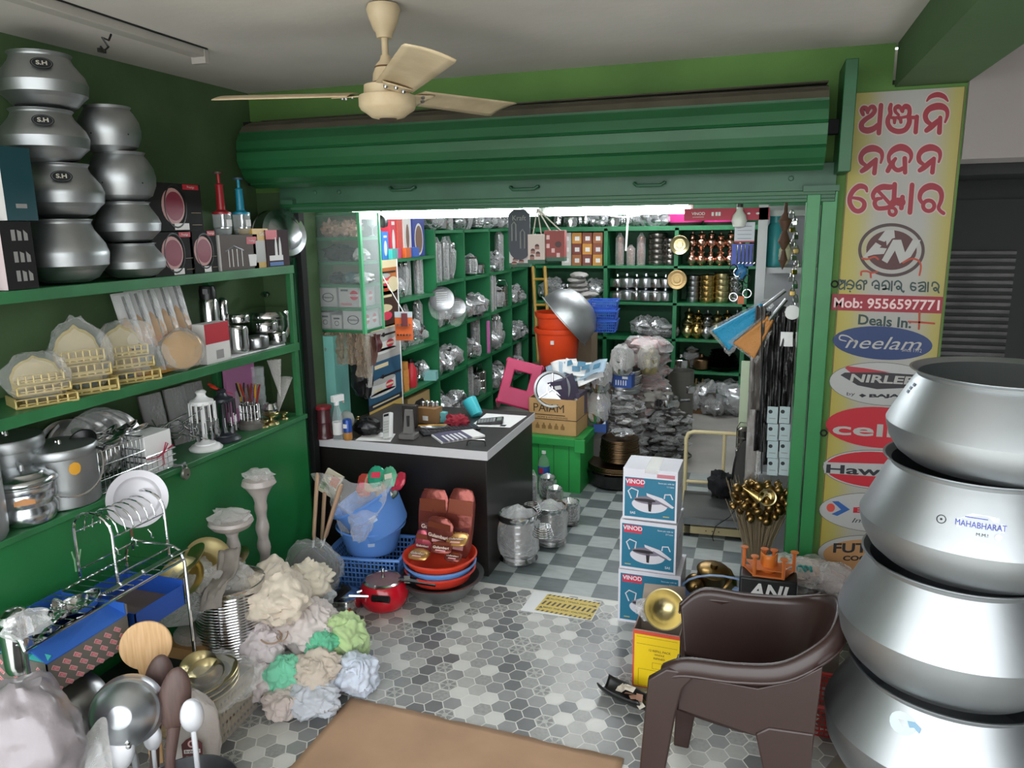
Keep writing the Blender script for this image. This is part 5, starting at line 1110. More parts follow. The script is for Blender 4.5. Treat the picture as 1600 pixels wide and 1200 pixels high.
mb = MB(); BLUT = mat('tray_blue', '#2453b0', .5)
for q0, q1 in (((-.004, 0, 0), (0, W_, H_)), ((-.28, 0, 0), (-.276, W_, H_+.03)), ((-.28, 0, 0), (0, .004, H_)), ((-.28, W_-.004, 0), (0, W_, H_+.02))): mb.b2(q0, q1, BLUT)
mb.build('tray_walls', t, smooth=False); mb = MB(); mb.b2((-.278, .002, 0), (-.002, W_-.002, .03), mat('tray_floor', '#6d5d55', .7)); mb.build('tray_floor', t)
def ground(px_, py_, Y=None): return onz(px_, py_, 0)
dc = Vector((-2.17, 2.55, 0)); zd = ony(343, 930, 2.42).z
t = thing('steel_drum', 'tall fluted stainless steel drum standing beside the dish rack', 'drum', dc, 0)
mb = MB(); R = .15
pr = [(0, 0), (R*.97, 0), (R, .01)]
z = .02
while z < zd-.03: pr += [(R, z), (R*1.018, z+.005), (R, z+.010)]; z += .013
pr += [(R, zd-.02), (R*1.03, zd-.01), (R*1.03, zd), (R*.97, zd), (R*.95, .03), (0, .03)]
mb.lathe(pr, STEEL, n=48); mb.build('body', t)
mb = MB(); mb.blob((.12, .12, .09), FILMG, None, 3, .3, 2.2, 22); one(mb, 'plastic_bag', 'milky plastic bag bulging out of the fluted steel drum', 'bag', (dc.x-.02, dc.y, zd-.01))
for i in range(7):
    px, py = 285+i*13, 905-((i*3) % 5)*8; p = onx(px, py, -2.28)
    t = thing('brass_plate', lr(i, 7)+' of the film wrapped brass plates behind the steel drum', 'plate', p, (rng(10, 40), rng(-35, 0), rng(0, 90)), 'film wrapped brass plates')
    mb = MB(); mb.lathe([(0, 0), (.06, 0), (.075, .012), (.095, .016), (.097, .02), (.073, .018), (.058, .006), (0, .006)], BRASSP, n=36); mb.build('plate', t)
p = onx(310, 915, -2.30); mb = MB(); mb.blob((.12, .26, .13), FILM, None, 6, .2, 2.4, 26); one(mb, 'plastic_bag', 'clear plastic bag over the brass plates behind the drum', 'bag', p)
p = onx(320, 950, -2.22)
mb = MB(); mb.lathe([(0, 0), (.11, 0), (.12, .25), (.10, .27), (0, .27)], FILMG, n=22); mb.b2((-.10, -.14, 0), (.10, .14, max(.1, p.z-.16)), CARD); one(mb, 'supply_carton', 'brown carton with film sack carrying the brass plates', 'box', (-2.30, 2.62 if False else onx(310, 930, -2.3).y, 0))
mb = MB(); mb.sheet(lambda u, v: Vector(((v-.5)*.10, (u-.5)*.30, .02*sin(u*7)+.012*noise.noise(Vector((u*6, v*6, 2)))))  , 18, 8, mat('grey_sheet', '#8d857c', .6, var=.3, scale=12)); o = one(mb, 'folded_sheet', 'grey folded plastic sheet leaning on the steel drum top', 'sheet', onx(345, 905, -2.12), (28, -12, 12), solid=.006)
WRP = mat('milky_wrap', '#b5aba6', .4, bump=.5, bscale=35, coat=.3)
for px, pt, py2, hw, lab, zz, X in ((403, 742, 866, 26, 'tall wrapped pedestal lamp against the green cabinet', .60, -2.30), (360, 806, 868, 34, 'shorter wrapped pedestal dish lamp before the green cabinet', .5, -2.28)):
    p = onx(px, pt, X); h = p.z; w_ = pw(hw, p)
    t = thing('pedestal_lamp', lab, 'lamp', (X, p.y, 0), 20)
    mb = MB(); pr = [(0, 0), (.10, 0), (.09, .03), (.04, .06), (.032, .12)]
    z = .14
    while z < h-(.14 if hw < 30 else .09): pr.append((.030+.004*sin(z*60), z)); z += .02
    pr += [(.036, h-.11), (w_*.75, h-.065), (w_, h-.045), (w_*.9, h-.02), (w_*.4, h-.005), (0, h)] if hw < 30 else [(.034, h-.08), (w_*.8, h-.055), (w_, h-.03), (w_*.95, h-.015), (w_*.5, h-.008), (0, h-.006)]
    vv = MB(); vv.lathe(pr, WRP, n=26)
    vv.v = [(x+.006*noise.noise(Vector((x*20, y*20, z*14))), y+.006*noise.noise(Vector((x*22+9, y*20, z*14))), z) for x, y, z in vv.v]; vv.build('wrapped_stand', t)
    mb = MB(); mb.blob((w_*.9, w_*.7, .035), FILMG, T(0, 0, h-.005), seed=px, amp=.5, freq=2.6, n=18); mb.build('film_tuft', t)
BAGS = [(425, 928, .38, 68, 44, '#d8cbb9', 'large beige cloth bundle on top of the heap'), (482, 908, .34, 42, 30, '#d9cfbc', 'flat beige cloth bundle behind the large beige one'), (478, 975, .24, 58, 36, '#d3c8c4', 'pinkish white cloth bundle in the middle of the heap'),
        (412, 1012, .2, 34, 36, '#d7cdce', 'white cloth bundle at the left of the heap'), (540, 995, .19, 31, 38, '#b4cc92', 'light green cloth bundle at the right of the heap'), (502, 1004, .21, 26, 22, '#66bd96', 'sea green cloth bundle between white and light green ones'),
        (446, 1056, .13, 26, 34, '#7ccfab', 'mint green cloth bundle at the front of the heap'), (492, 1050, .13, 38, 36, '#c8bbac', 'beige cloth bundle beside the mint green one'), (558, 1052, .09, 33, 34, '#c7cfdc', 'pale blue cloth bundle at the right front corner'),
        (490, 1092, .06, 40, 26, '#c1c5cc', 'blue grey striped cloth at the heap front'), (442, 1098, .055, 30, 24, '#c8bab3', 'faded pink cloth at the front left of the heap'), (415, 1065, .10, 26, 34, '#cfc4c2', 'off white cloth bundle left of the mint one'),
        (490, 936, .20, 15, 13, '#c5c9cc', 'small white pouch left of another before the steel cooker'), (508, 934, .20, 15, 14, '#ccd0d2', 'small white pouch right of another before the steel cooker'), (562, 1015, .10, 16, 18, '#cdd3c4', 'pale end of cloth under the light green bundle')]
for i, (px, py, zc, rx, ry, c_, lab) in enumerate(BAGS):
    p = onz(px, py, zc); r1, r2 = pw(rx, p), pw(ry, p)
    mb = MB(); mb.blob((r1, (r1+r2)*.5, max(r2*.95, .03)), mat('cloth_'+str(i) if False else 'cotton_'+c_[1:], c_, .9, bump=.7, bscale=16, sheen=.2), None, 20+i, .3, 1.6, 84, flat=.98, fold=-.10)
    zc2 = max(zc, max(r2*.95, .03)*.9+.003)
    mb.v = [(x+.006*noise.noise(Vector((x*30, y*30, z*30))), y+.006*noise.noise(Vector((x*30+5, y*30, z*30))), z+.006*noise.noise(Vector((x*34, y*34+3, z*30)))) for x, y, z in mb.v]
    one(mb, 'cloth_bundle', lab, 'cloth', (p.x, p.y, zc2), rng(0, 360), 'heap of cloth bundles', angle=70)
REDS = mat('red_string', '#a12a34', .6); mb = MB()
for k in range(3): mb.tube([onz(430+k*6+12*sin(a*2+k)+a*9, 945+14*cos(a*1.6+k)+k*6, .36-.02*a) for a in [q*.5 for q in range(8)]], .003, REDS, n=5)
one(mb, 'red_string', 'thin red string looped over the cloth heap', 'string')
mb = MB(); mb.tube([onz(423+17*cos(a), 994+12*sin(a), .27) for a in [q*pi/10 for q in range(20)]], .004, mat('jute', '#b59a84', .8), n=6, closed=True); mb.tube([onz(440+10*cos(a), 985+17*sin(a), .27) for a in [q*pi/10 for q in range(20)]], .003, mat('jute', ''), n=6, closed=True); one(mb, 'jute_loop', 'loops of thin brown jute cord on the cloth heap', 'string')
p = onz(384, 1005, .18); mb = MB(); mb.blob((.10, .10, .16), mat('grey_poly', '#a79a98', .3, bump=.5, bscale=18, coat=.4), None, 31, .25, 1.7, 40, flat=.95, fold=.1); one(mb, 'plastic_bag', 'shiny grey plastic bag standing left of the cloth heap', 'bag', (p.x, p.y, .16))
p = onz(410, 955, .27); mb = MB(); mb.blob((.09, .07, .09), film('grey_film', '#bdb9b8', .45, .2), None, 33, .4, 2.4, 26); one(mb, 'plastic_bag', 'clear grey plastic bag below the large beige bundle', 'bag', p)
t = thing('woven_carton', 'brown perforated carton holding brass plates at the front left', 'box', (-1.94, 2.13, 0), 3)
WV = mat('woven_card', '#8f7b58', .75, var=.35, scale=60); H_ = .20; W_ = .27; D_ = .30
mb = MB()
for q0, q1 in (((-.005, 0, 0), (0, W_, H_)), ((-D_, 0, 0), (-D_+.005, W_, H_)), ((-D_, 0, 0), (0, .005, H_)), ((-D_, W_-.005, 0), (0, W_, H_)), ((-D_, 0, 0), (0, W_, .006))): mb.b2(q0, q1, WV)
for i in range(11):
    for j in range(4): mb.box((0, .02+i*.023, .03+j*.045), (.0014, .010, .012), mat('woven_gap', '#4a3b22', .8), T(.0005, 0, 0))
mb.build('carton', t, smooth=False)
mb = MB(); mb.sheet(lambda u, v: Vector((.006+.012*noise.noise(Vector((u*5, v*5, 1))), W_*u, H_*(.02+.7*v))), 12, 10, FILMT); mb.build('film_cover', t)
p = onz(315, 1068, .26)
for i in range(3):
    o = thing('brass_plate', tb(2-i, 3)+' of the brass plates stacked in the perforated carton', 'plate', (p.x, p.y, .215+.022*i), (4, -8, 0), 'brass plates in the perforated carton')
    mb = MB(); mb.lathe([(0, 0), (.10, 0), (.115, .022), (.142, .026), (.147, .032), (.145, .034), (.114, .028), (.098, .006), (0, .006)], BRASSP, n=44); mb.build('plate', o)
for i, (dx, dy) in enumerate(((.02, .01), (-.03, .03))):
    o = thing('brass_bowl', ('nearer' if i == 0 else 'farther')+' small brass bowl nested on the brass plates', 'bowl', (p.x+dx, p.y+dy, .275+i*.012), (15, 10, 0)); mb = MB(); mb.lathe([(r*.8, z*.6) for r, z in bowl], BRASSP, n=36); mb.build('bowl', o)
mb = MB(); mb.blob((.19, .19, .06), FILMT, None, 14, .25, 2.2, 28, flat=.6, fold=.15); one(mb, 'plastic_wrap', 'milky plastic sheet around the brass plates in the perforated carton', 'wrapping', (p.x+.03, p.y+.02, .255))
p = ony(295, 1165, 1.93)
t = thing('printed_bag', 'white plastic bag with maroon printed badge beside the wooden spoons', 'bag', (p.x, 1.96, 0), 24)
mb = MB(); mb.blob((.10, .055, .19), mat('white_poly', '#b8b0aa', .35, bump=.4, bscale=30), T(0, 0, .19), 17, .12, 1.6, 40, flat=.97, fold=.04); mb.build('bag', t)
MARN = mat('print_maroon2', '#5e2a2c', .5); mb = MB(); F = T(.012, -.066, .185) @ Rx(84)
mb.poly([(-.034, -.042, 0), (.034, -.042, 0), (.036, .02, 0), (.02, .036, 0), (0, .046, 0), (-.02, .036, 0), (-.036, .02, 0)], MARN, F); mb.box((0, -.008, .0006), (.056, .014, .0006), PAPER, F); mb.text('Brahmani', .013, MARN, F @ T(0, -.008, .0015), fat=.02); mb.ring(.008, .014, STW, F @ T(0, .02, .001), n=16); mb.box((0, -.028, .0006), (.044, .006, .0006), STW, F); mb.build('printed_badge', t, smooth=False)
YL = 1.66
def stick(px, py, rpx, name, label, cat, parts, tilt=(0, 0, 0), Y=YL, group=None):
    p = ony(px, py, Y); return thing(name, label, cat, p, tilt, group), pw(rpx, p), p
for px, py, r, lab, m_, tl in ((107, 1112, 62, 'large dull aluminium ladle at the front left, behind the brighter one', mat('ladle_dull', '#a5a5a6', .3, 1, var=.2, scale=4), (62, 0, 18)), (198, 1112, 55, 'large bright aluminium ladle with riveted handle at the front left', mat('ladle_satin', '#ccd0d6', .34, 1, var=.1, scale=4), (68, 0, 32))):
    t, R, p = stick(px, py, r, 'serving_ladle', lab, 'ladle', None, tl, YL+(.1 if px < 150 else 0), 'large ladles')
    mb = MB(); mb.lathe([(0, R*.78), (R*.3, R*.77), (R*.33, R*.745), (R*.62, R*.60), (R*.86, R*.33), (R*.98, R*.06), (R, -.02), (R*.97, -.022), (R*.93, .03), (R*.6, R*.54), (0, R*.7)], m_, n=48); mb.build('bowl', t)
    mb = MB(); a_ = .0; mb.tube([(R*.1, -R*.55, R*.52), (R*.13, -R*.98, R*.18), (R*.15, -R*1.2, -.01), (R*.2, -R*4.6, -R*1.6)], [.010, .012, .011, .012], m_, n=8, flat=.6); mb.build('handle', t)
    mb = MB()
    for yy in (-.72, -.84): mb.lathe([(0, .012), (.008, .008), (.009, 0)], STEEL, T(R*.12, R*yy, R*(.43 if yy > -.8 else .33)) @ Rx(35), n=10)
    mb.build('rivet', t)
t, R, p = stick(228, 1008, 38, 'wooden_spatula', 'round pale wooden spatula standing among the ladles', 'spatula', None, (80, 0, 38), 1.86)
mb = MB(); out = [(R*sin(a), R*cos(a)) for a in [radians(k) for k in range(-158, 159, 10)]]; out = [(x, y) for x, y in out]+[(R*.30, -R*1.35), (R*.26, -R*5), (-R*.26, -R*5), (-R*.30, -R*1.35)]
mb.prism(out[::-1], .012, WOOD, T(0, 0, -.006)); mb.build('paddle', t, bevel=.003)
DW = mat('dark_wood', '#59433d', .5, var=.3, scale=14, stretch=(8, 1, 1))
for px, py, r, lab, yy in ((248, 1068, 22, 'dark wooden spoon partly behind another dark wooden spoon', 1.80), (273, 1092, 24, 'dark wooden spoon in front at the right of ladles', 1.74)):
    t, R, p = stick(px, py, r, 'wooden_spoon', lab, 'spoon', None, (82, 0, 36), yy, 'dark wooden spoons')
    mb = MB(); mb.blob((R, R*2.1, R*.45), DW, T(0, 0, 0) @ Rz(-10), 2, .03, 1, 28); mb.build('bowl', t); mb = MB(); mb.tube([(-R*.2, -R*1.8, 0), (-R*.6, -R*4, 0), (-R*1.1, -R*10, 0)], [R*.42, R*.32, R*.34], DW, n=10, flat=.6); mb.build('handle', t)
for i, (px, py, r, lab) in enumerate(((186, 1168, 24, 'upright matt metal rice spoon below the bright ladle'), (150, 1182, 20, 'tilted matt metal rice spoon at lower left of the bright ladle'), (238, 1152, 14, 'small matt metal spoon below the dark wooden spoons'), (300, 1118, 18, 'pale plastic spoon right of the dark wooden spoons'))):
    t, R, p = stick(px, py, r, 'rice_spoon', lab, 'spoon', None, (78, 0, 30+i*4), 1.60 if i < 2 else 1.72, 'metal rice spoons')
    MS = mat('matt_metal', '#c3c4c8', .45, .6); mb = MB(); mb.blob((R, R*1.5, R*.35), MS, None, 4, .03, 1, 26); mb.build('bowl', t); mb = MB(); mb.tube([(0, -R*1.3, 0), (0, -R*8, -.02)], [R*.25, R*.2], MS, n=8, flat=.6); mb.build('handle', t)
t = thing('tool_bucket', 'steel bucket holding the ladles and spoons at the lower left edge', 'bucket', (-1.62, 1.62, 0)); mb = MB(); mb.lathe([(0, 0), (.13, 0), (.16, .30), (.165, .30), (.16, .295), (.13, .01), (0, .01)], STEELD, n=36); mb.build('bucket', t)
p = ony(40, 1150, 1.42); mb = MB(); mb.blob((.17, .14, .20), mat('mauve_poly', '#8b8386', .3, bump=.45, bscale=14, coat=.3), None, 41, .16, 1.6, 48, flat=.99, fold=.05); one(mb, 'plastic_bag', 'large mauve grey plastic bag in the lower left corner', 'bag', (p.x, 1.42, p.z-.02))
p = ony(105, 1185, 1.48); mb = MB(); mb.sheet(lambda u, v: Vector(((u-.5)*.2, .03*sin(u*9)+.02*noise.noise(Vector((u*5, v*4, 3))), (v-.5)*.2+.03*sin(u*8))), 22, 16, FILMG); one(mb, 'plastic_sheet', 'crumpled clear plastic sheet right of the mauve bag', 'sheet', (p.x, 1.5, p.z-.03), 30)
A, B = onz(548, 1091, .002), onz(975, 1187, .002); L1 = onz(455, 1200, .002)-A; L1.normalize()
mb = MB(); Wd = (B-A)
mb.sheet(lambda u, v: A+Wd*u+L1*(v*.95)+Vector((.004*noise.noise(Vector((u*9, v*9, 0))), .012*noise.noise(Vector((u*14, 3, v)))*(1 if v < .01 else 0), .004+.004*noise.noise(Vector((u*3, v*3, 5))))), 40, 30, mat('kraft_mat', '#bb9778', .85, var=.18, scale=4, bump=.1, bscale=20)); one(mb, 'cardboard_mat', 'flat brown cardboard sheet lying on the hexagon floor in front', 'mat', solid=.004)
mb = MB(); q = [onz(*c_, .0022) for c_ in ((835, 923), (940, 941), (924, 970), (813, 954))]; mb.poly([q[0], q[1], q[2], q[3]][::-1], WHITE)
q = [onz(*c_, .0026) for c_ in ((856, 928), (939, 942), (923, 969), (835, 953))]; CYL = mat('caution_yellow', '#d8bd5c', .45); mb.poly([q[0], q[1], q[2], q[3]][::-1], CYL)
def cq(u, v, z): a_ = q[0]+(q[1]-q[0])*u; b_ = q[3]+(q[2]-q[3])*u; r_ = a_+(b_-a_)*v; return Vector((r_.x, r_.y, z))
CBK = mat('caution_black', '#4a4230', .5)
for v0, v1, n_ in ((0, .09, 12), (.40, .62, 11), (.91, 1, 12)):
    for k in range(n_):
        u0 = (k+.25)/n_; mb.poly([cq(u0, v1, .003), cq(u0+.45/n_, v1, .003), cq(min(1, u0+.75/n_), v0, .003), cq(u0+.3/n_, v0, .003)], CBK)
ux = (q[1]-q[0]).normalized(); an = math.degrees(math.atan2(ux.y, ux.x))
c1 = cq(.5, .25, .0032); mb.text('CAUTION : Watch your step', .022, CBK, T(*c1) @ Rz(an), fat=.02, wide=1.0); c1 = cq(.5, .76, .0032); mb.text('MIND THE STEP : CAUTION', .02, CBK, T(*c1) @ Rz(an), fat=.02)
for u, v in ((.06, .25), (.94, .25), (.06, .78), (.94, .78)): c1 = cq(u, v, .003); mb.poly([(c1.x-.012, c1.y-.009, .003), (c1.x+.012, c1.y-.009, .003), (c1.x, c1.y+.012, .003)], CBK)
one(mb, 'caution_sticker', 'yellow and black caution step sticker on the floor at the threshold', 'sticker', smooth=False)
# ---- blue tubs and basket before the counter
BT = mat('tub_blue', '#5f8fd6', .35); BTL = mat('tub_label', '#b8cbe8', .5)
bc = onz(583, 893, 0); bc.y = 3.60; bc.x = ony(583, 880, 3.6).x
t = thing('plastic_basket', 'blue perforated plastic basket on the floor beneath two blue tubs', 'basket', (bc.x, bc.y, 0), 8)
W2, D2, H2 = .185, .14, .215
mb = MB()
def wall(m, p0, p1, h, nh, nv, mt, lean=.02):
    p0, p1 = Vector(p0), Vector(p1); d = p1-p0; o = Vector((d.y, -d.x, 0)).normalized(); g = .28
    f = lambda u, v: p0+d*u+Vector((0, 0, h*v))+o*lean*v
    for j in range(nv+1):
        v0 = j/(nv+.3); v1 = v0+g/nv; m.add([f(0, v0), f(1, v0), f(1, min(v1, 1)), f(0, min(v1, 1))], [(0, 1, 2, 3)], mt)
    for i in range(nh+1):
        u0 = i/nh*(1-g/nh); m.add([f(u0, 0), f(u0+g/nh, 0), f(u0+g/nh, 1), f(u0, 1)], [(0, 1, 2, 3)], mt)
for a_, b_, n_ in (((-W2, -D2, 0), (W2, -D2, 0), 16), ((W2, -D2, 0), (W2, D2, 0), 12), ((W2, D2, 0), (-W2, D2, 0), 16), ((-W2, D2, 0), (-W2, -D2, 0), 12)): wall(mb, a_, b_, H2, n_, 7, BT)
mb.b2((-W2, -D2, 0), (W2, D2, .006), BT); mb.build('mesh_body', t, solid=.003, smooth=False)
mb = MB(); r_ = .02; mb.tube([(sx*(W2+.028-(.03 if k in (0, 2) else 0)*0)+0, sy*(D2+.028), H2) for sx, sy, k in ((-1, -1, 0), (0, -1.06, 1), (1, -1, 2), (1.03, 0, 3), (1, 1, 0), (0, 1.04, 1), (-1, 1, 2), (-1.03, 0, 3))], .014, BT, n=8, closed=True, flat=.7); mb.build('rim', t)
def tub(label, loc, rot, R, h, lab_at=True):
    t = thing('plastic_tub', label, 'tub', loc, rot, 'blue plastic tubs')
    mb = MB(); mb.lathe([(0, 0), (R*.74, 0), (R*.78, .012), (R*.95, h*.9), (R*.97, h*.95), (R*1.06, h*.965), (R*1.07, h), (R*1.04, h+.006), (R*.96, h), (R*.92, h*.88), (R*.74, .016), (0, .012)], BT, n=56); mb.build('tub', t)
    mb = MB(); a0 = radians(-62); mb.sheet(lambda u, v: Vector((cos(a0+(u-.5)*.22)*(R*.88+.004+(v-.5)*.012), sin(a0+(u-.5)*.22)*(R*.88+.004+(v-.5)*.012), h*(.50+.16*v))), 4, 2, BTL); mb.build('size_label', t)
    return t
tub('lower blue plastic tub sitting in the perforated basket', (bc.x+.0, bc.y, .205), (0, 0, 0), .185, .15)
tt = tub('upper blue plastic tub tilted and filled with snack packets', (bc.x+.085, bc.y+.0, .33), (10, -26, 0), .195, .225)
PK = [('#2f9a78', 'green'), ('#b4473c', 'brick red'), ('#b89a7c', 'tan window'), ('#5aa884', 'pale green'), ('#b83248', 'crimson'), ('#35493f', 'dark green'), ('#c8a98a', 'beige')]
for i, (px, py, rr_, k) in enumerate(((588, 744, 13, 0), (609, 745, 12, 3), (622, 753, 12, 4), (596, 762, 14, 2), (570, 758, 13, 1), (608, 770, 12, 5), (581, 752, 12, 6))):
    p = ony(px, py, 3.55); r1 = pw(rr_, p)
    t = thing('snack_packet', PK[k][1]+' snack packet heaped in the tilted blue tub', 'packet', p, (rng(40, 80), rng(-50, 50), rng(-40, 40)), 'snack packets in the blue tub')
    mb = MB(); mb.blob((r1*1.05, r1*1.4, r1*.35), mat('foil_'+PK[k][1].replace(' ', '_'), PK[k][0], .25, .1, bump=.3, bscale=25), None, i, .2, 2, 24, fold=.1); mb.build('pouch', t)
    mb = MB(); mb.box((0, 0, r1*.36), (r1*1.1, r1*.7, .003), mat('packet_print', '#d9d3c3', .4) if i % 2 else RED); mb.build('printed_panel', t)
t = thing('printed_pack', 'white and orange printed pack leaning behind the wooden handles', 'package', ony(517, 755, 3.62), (75, 25, 0)); mb = MB(); mb.box((0, 0, 0), (.11, .14, .02), mat('pack_cream', '#d8cdb8', .5)); mb.box((.02, .02, .0106), (.05, .06, .001), mat('pack_orange', '#c9612d', .5)); mb.box((-.03, -.03, .0106), (.03, .04, .001), mat('pack_green', '#6a8a4a', .5)); mb.build('pack', t, bevel=.003)
HW = mat('handle_wood', '#c3a184', .5, var=.15, scale=12, stretch=(1, 1, .1))
for i, (x0, y0, x1, y1, yy, lab) in enumerate(((496, 740, 490, 842, 3.28, 'long wooden handled wire strainer, leftmost of three'), (533, 757, 508, 840, 3.34, 'long wooden handled wire strainer, rightmost of three'), (507, 770, 503, 842, 3.38, 'long wooden handled wire strainer, middle of three'))):
    a, b = ony(x0, y0, yy), ony(x1, y1, yy); d = (b-a); L = d.length; dn = d.normalized()
    t = thing('wire_strainer', lab, 'strainer', b, 0, 'wire strainers with wooden handles')
    mb = MB(); mb.tube([-d, -d*.97, -d*.05, (0, 0, 0)], [.014, .021, .020, .014], HW, n=8, flat=.5);
    for k in (.93, .62): mb.lathe([(0, .010), (.003, .010), (.003, -.010), (0, -.010)], INK, T(*(-d*k)) @ Rx(90), n=8)
    mb.build('handle', t); Rb = .12
    mb = MB(); mb.tube([(0, 0, 0), dn*.05], .006, WHITE, n=6)
    c0 = dn*(.06+Rb)
    for s_ in (-1, 1): mb.tube([dn*.04, dn*.07+Vector((s_*.02, 0, 0)), c0+Vector((s_*Rb*.8, 0, Rb*.55))], .003, CHROME, n=6)
    mb.build('neck', t)
    M = T(*c0) @ Rx(74) @ Rz(0)
    mb = MB(); mb.tube([(Rb*cos(q), Rb*sin(q), 0) for q in [k*pi/16 for k in range(32)]], .004, CHROME, M, n=6, closed=True); mb.build('rim', t)
    mb = MB(); mb.lathe([(0, -.05), (Rb*.4, -.045), (Rb*.75, -.03), (Rb, 0)], mat('strainer_gauze', '#9c9c9e', .4, .5, alpha=.55), M, n=32); mb.build('mesh_bowl', t)
p = ony(530, 800, 3.30)
mb = MB(); mb.sheet(lambda u, v: Vector(((u-.5)*(.16+.34*v)+.03*noise.noise(Vector((u*4, v*4, 1))), -.06+.05*sin(u*6+v*3)+.03*noise.noise(Vector((u*6, v*6, 4))), (v-.5)*.34+.03*sin(u*7)*v)), 30, 24, film('bag_film', '#f2f2f2', .62, .12, .8, 22)); one(mb, 'plastic_bag', 'clear crinkled plastic bag fanned out around the wooden handles', 'bag', (p.x+.01, 3.47, p.z-.02))
p = ony(490, 885, 3.2); mb = MB(); mb.blob((.17, .07, .15), FILMT, None, 52, .22, 2.2, 30, flat=.9, fold=.08); one(mb, 'plastic_bag', 'clear plastic bag wrapped over the wire strainer bowls', 'bag', (p.x, 3.2, p.z))
mb = MB(); mb.tube([ony(460, 985, 3.1), ony(510, 945, 3.14), ony(545, 918, 3.18)], .02, BLACK, n=8); one(mb, 'black_strap', 'thick black rubber hose on the floor beside the blue basket', 'hose')
t = thing('pressure_pan', 'red pressure pan with glass lid and black handles on the floor', 'pan', (*onz(601, 946, 0)[:2], 0), 14); t.scale = (1.06, 1.06, 1.4)
RP = mat('pan_red', '#c81226', .22, coat=.5); mb = MB(); R, h = .125, .105
mb.lathe([(0, 0), (.085, 0), (.11, .015), (R, .045), (R*1.0, .06), (.112, .09), (.098, h), (.094, h), (.11, .05), (0, .01)], RP, n=48); mb.build('body', t)
mb = MB(); mb.lathe([(.098, h-.004), (.102, h+.004), (.09, h+.008)], STEEL, n=40); mb.build('lid_rim', t); mb = MB(); mb.lathe([(.092, h+.006), (.05, h+.012), (0, h+.014)], film('smoke_glass', '#9aa0a0', .55, .05, 0.0), n=40); mb.build('glass_lid', t)
mb = MB(); mb.lathe([(0, h+.012), (.012, h+.014), (.006, h+.02), (.006, h+.032), (.011, h+.038), (.008, h+.05), (0, h+.052)], STEEL, n=16); mb.build('weight_valve', t)
mb = MB(); mb.tube([(.085, 0, h+.004), (.14, 0, h+.004), (.27, -.01, h-.008)], [.013, .016, .014], BLACK, n=8, flat=.8); mb.box((.125, 0, h+.01), (.03, .026, .03), STEEL); mb.build('long_handle', t); mb = MB(); mb.tube([(-.03, -.115, .075), (.06, -.135, .078)], .014, BLACK, n=8); mb.tube([(-.05, -.11, .08), (-.14, -.135, .09)], .006, STEEL, n=6); mb.build('side_handle', t)
t = thing('pressure_cooker', 'small steel pressure cooker with flat lid beside the red pan', 'cooker', (*onz(538, 957, 0)[:2], 0), 10)
mb = MB(); R = .092; mb.lathe([(0, 0), (.07, 0), (.085, .012), (R, .04), (.09, .08), (.084, .10)], STEEL, n=44); mb.build('body', t); mb = MB(); mb.lathe([(.088, .098), (.09, .106), (.075, .11), (.06, .107), (.05, .113), (.02, .115), (0, .115)], ALUP, n=44); mb.build('lid', t)
mb = MB(); mb.lathe([(0, .114), (.01, .116), (.007, .125), (.012, .13), (.01, .145), (0, .147)], STEEL, n=14); mb.lathe([(0, .147), (.012, .147), (.012, .16), (0, .162)], BLACK, n=14); mb.build('weight_valve', t); mb = MB(); mb.tube([(.07, .02, .11), (.16, .06, .13)], .007, STEEL, n=6); mb.build('lid_bar', t)
mb = MB(); mb.b2((.05, -.082, .03), (.075, -.072, .06), mat('cooker_label', '#c8502f', .5)); mb.build('label', t)
bc = onz(688, 868, .12); by = min(bc.y, 3.58); bx = ony(688, 870, by).x
t = thing('aluminium_basin', 'grey aluminium basin on the floor carrying the coloured plastic basins', 'basin', (bx, by, 0)); GB = mat('grey_basin', '#8e9190', .4, .8, var=.2, scale=8)
mb = MB(); mb.lathe([(0, 0), (.12, 0), (.15, .01), (.185, .05), (.215, .105), (.238, .112), (.24, .118), (.212, .112), (.18, .055), (.14, .014), (0, .008)], GB, n=56); mb.build('basin', t)
for i, (nm, c_, z) in enumerate((('lower red', '#dc4130', .09), ('blue', '#6a9bdc', .125), ('upper red', '#e4472d', .165))):
    t = thing('plastic_basin', nm+' plastic basin nested in the stack before the counter', 'basin', (bx-.002, by, z), 0, 'nested plastic basins')
    mb = MB(); k = .96+.02*i; mb.lathe([(0, 0), (.15*k, 0), (.17*k, .012), (.19*k, .06), (.205*k, .064), (.206*k, .072), (.198*k, .074), (.186*k, .066), (.165*k, .016), (0, .008)], mat('basin_'+nm.replace(' ', '_'), c_, .35), n=56); mb.build('basin', t)
FOIL = mat('coffee_foil', '#8d463c', .25, .5, bump=.35, bscale=22, var=.3, scale=7); PINKF = mat('coffee_pink', '#b04a5a', .25, .4, bump=.3, bscale=22); GOLDF = mat('coffee_gold', '#c99a5a', .25, .5, bump=.3, bscale=25)
CP = [(678, 795, 27, 34, 'tall back left', 3.62), (718, 800, 24, 40, 'tall back right', 3.62), (688, 830, 24, 24, 'front middle', 3.52), (662, 838, 14, 20, 'pink left', 3.56), (715, 843, 18, 15, 'gold right', 3.5), (655, 858, 18, 12, 'flat gold left', 3.47), (690, 856, 18, 11, 'flat front', 3.44), (708, 862, 14, 10, 'small front right', 3.44)]
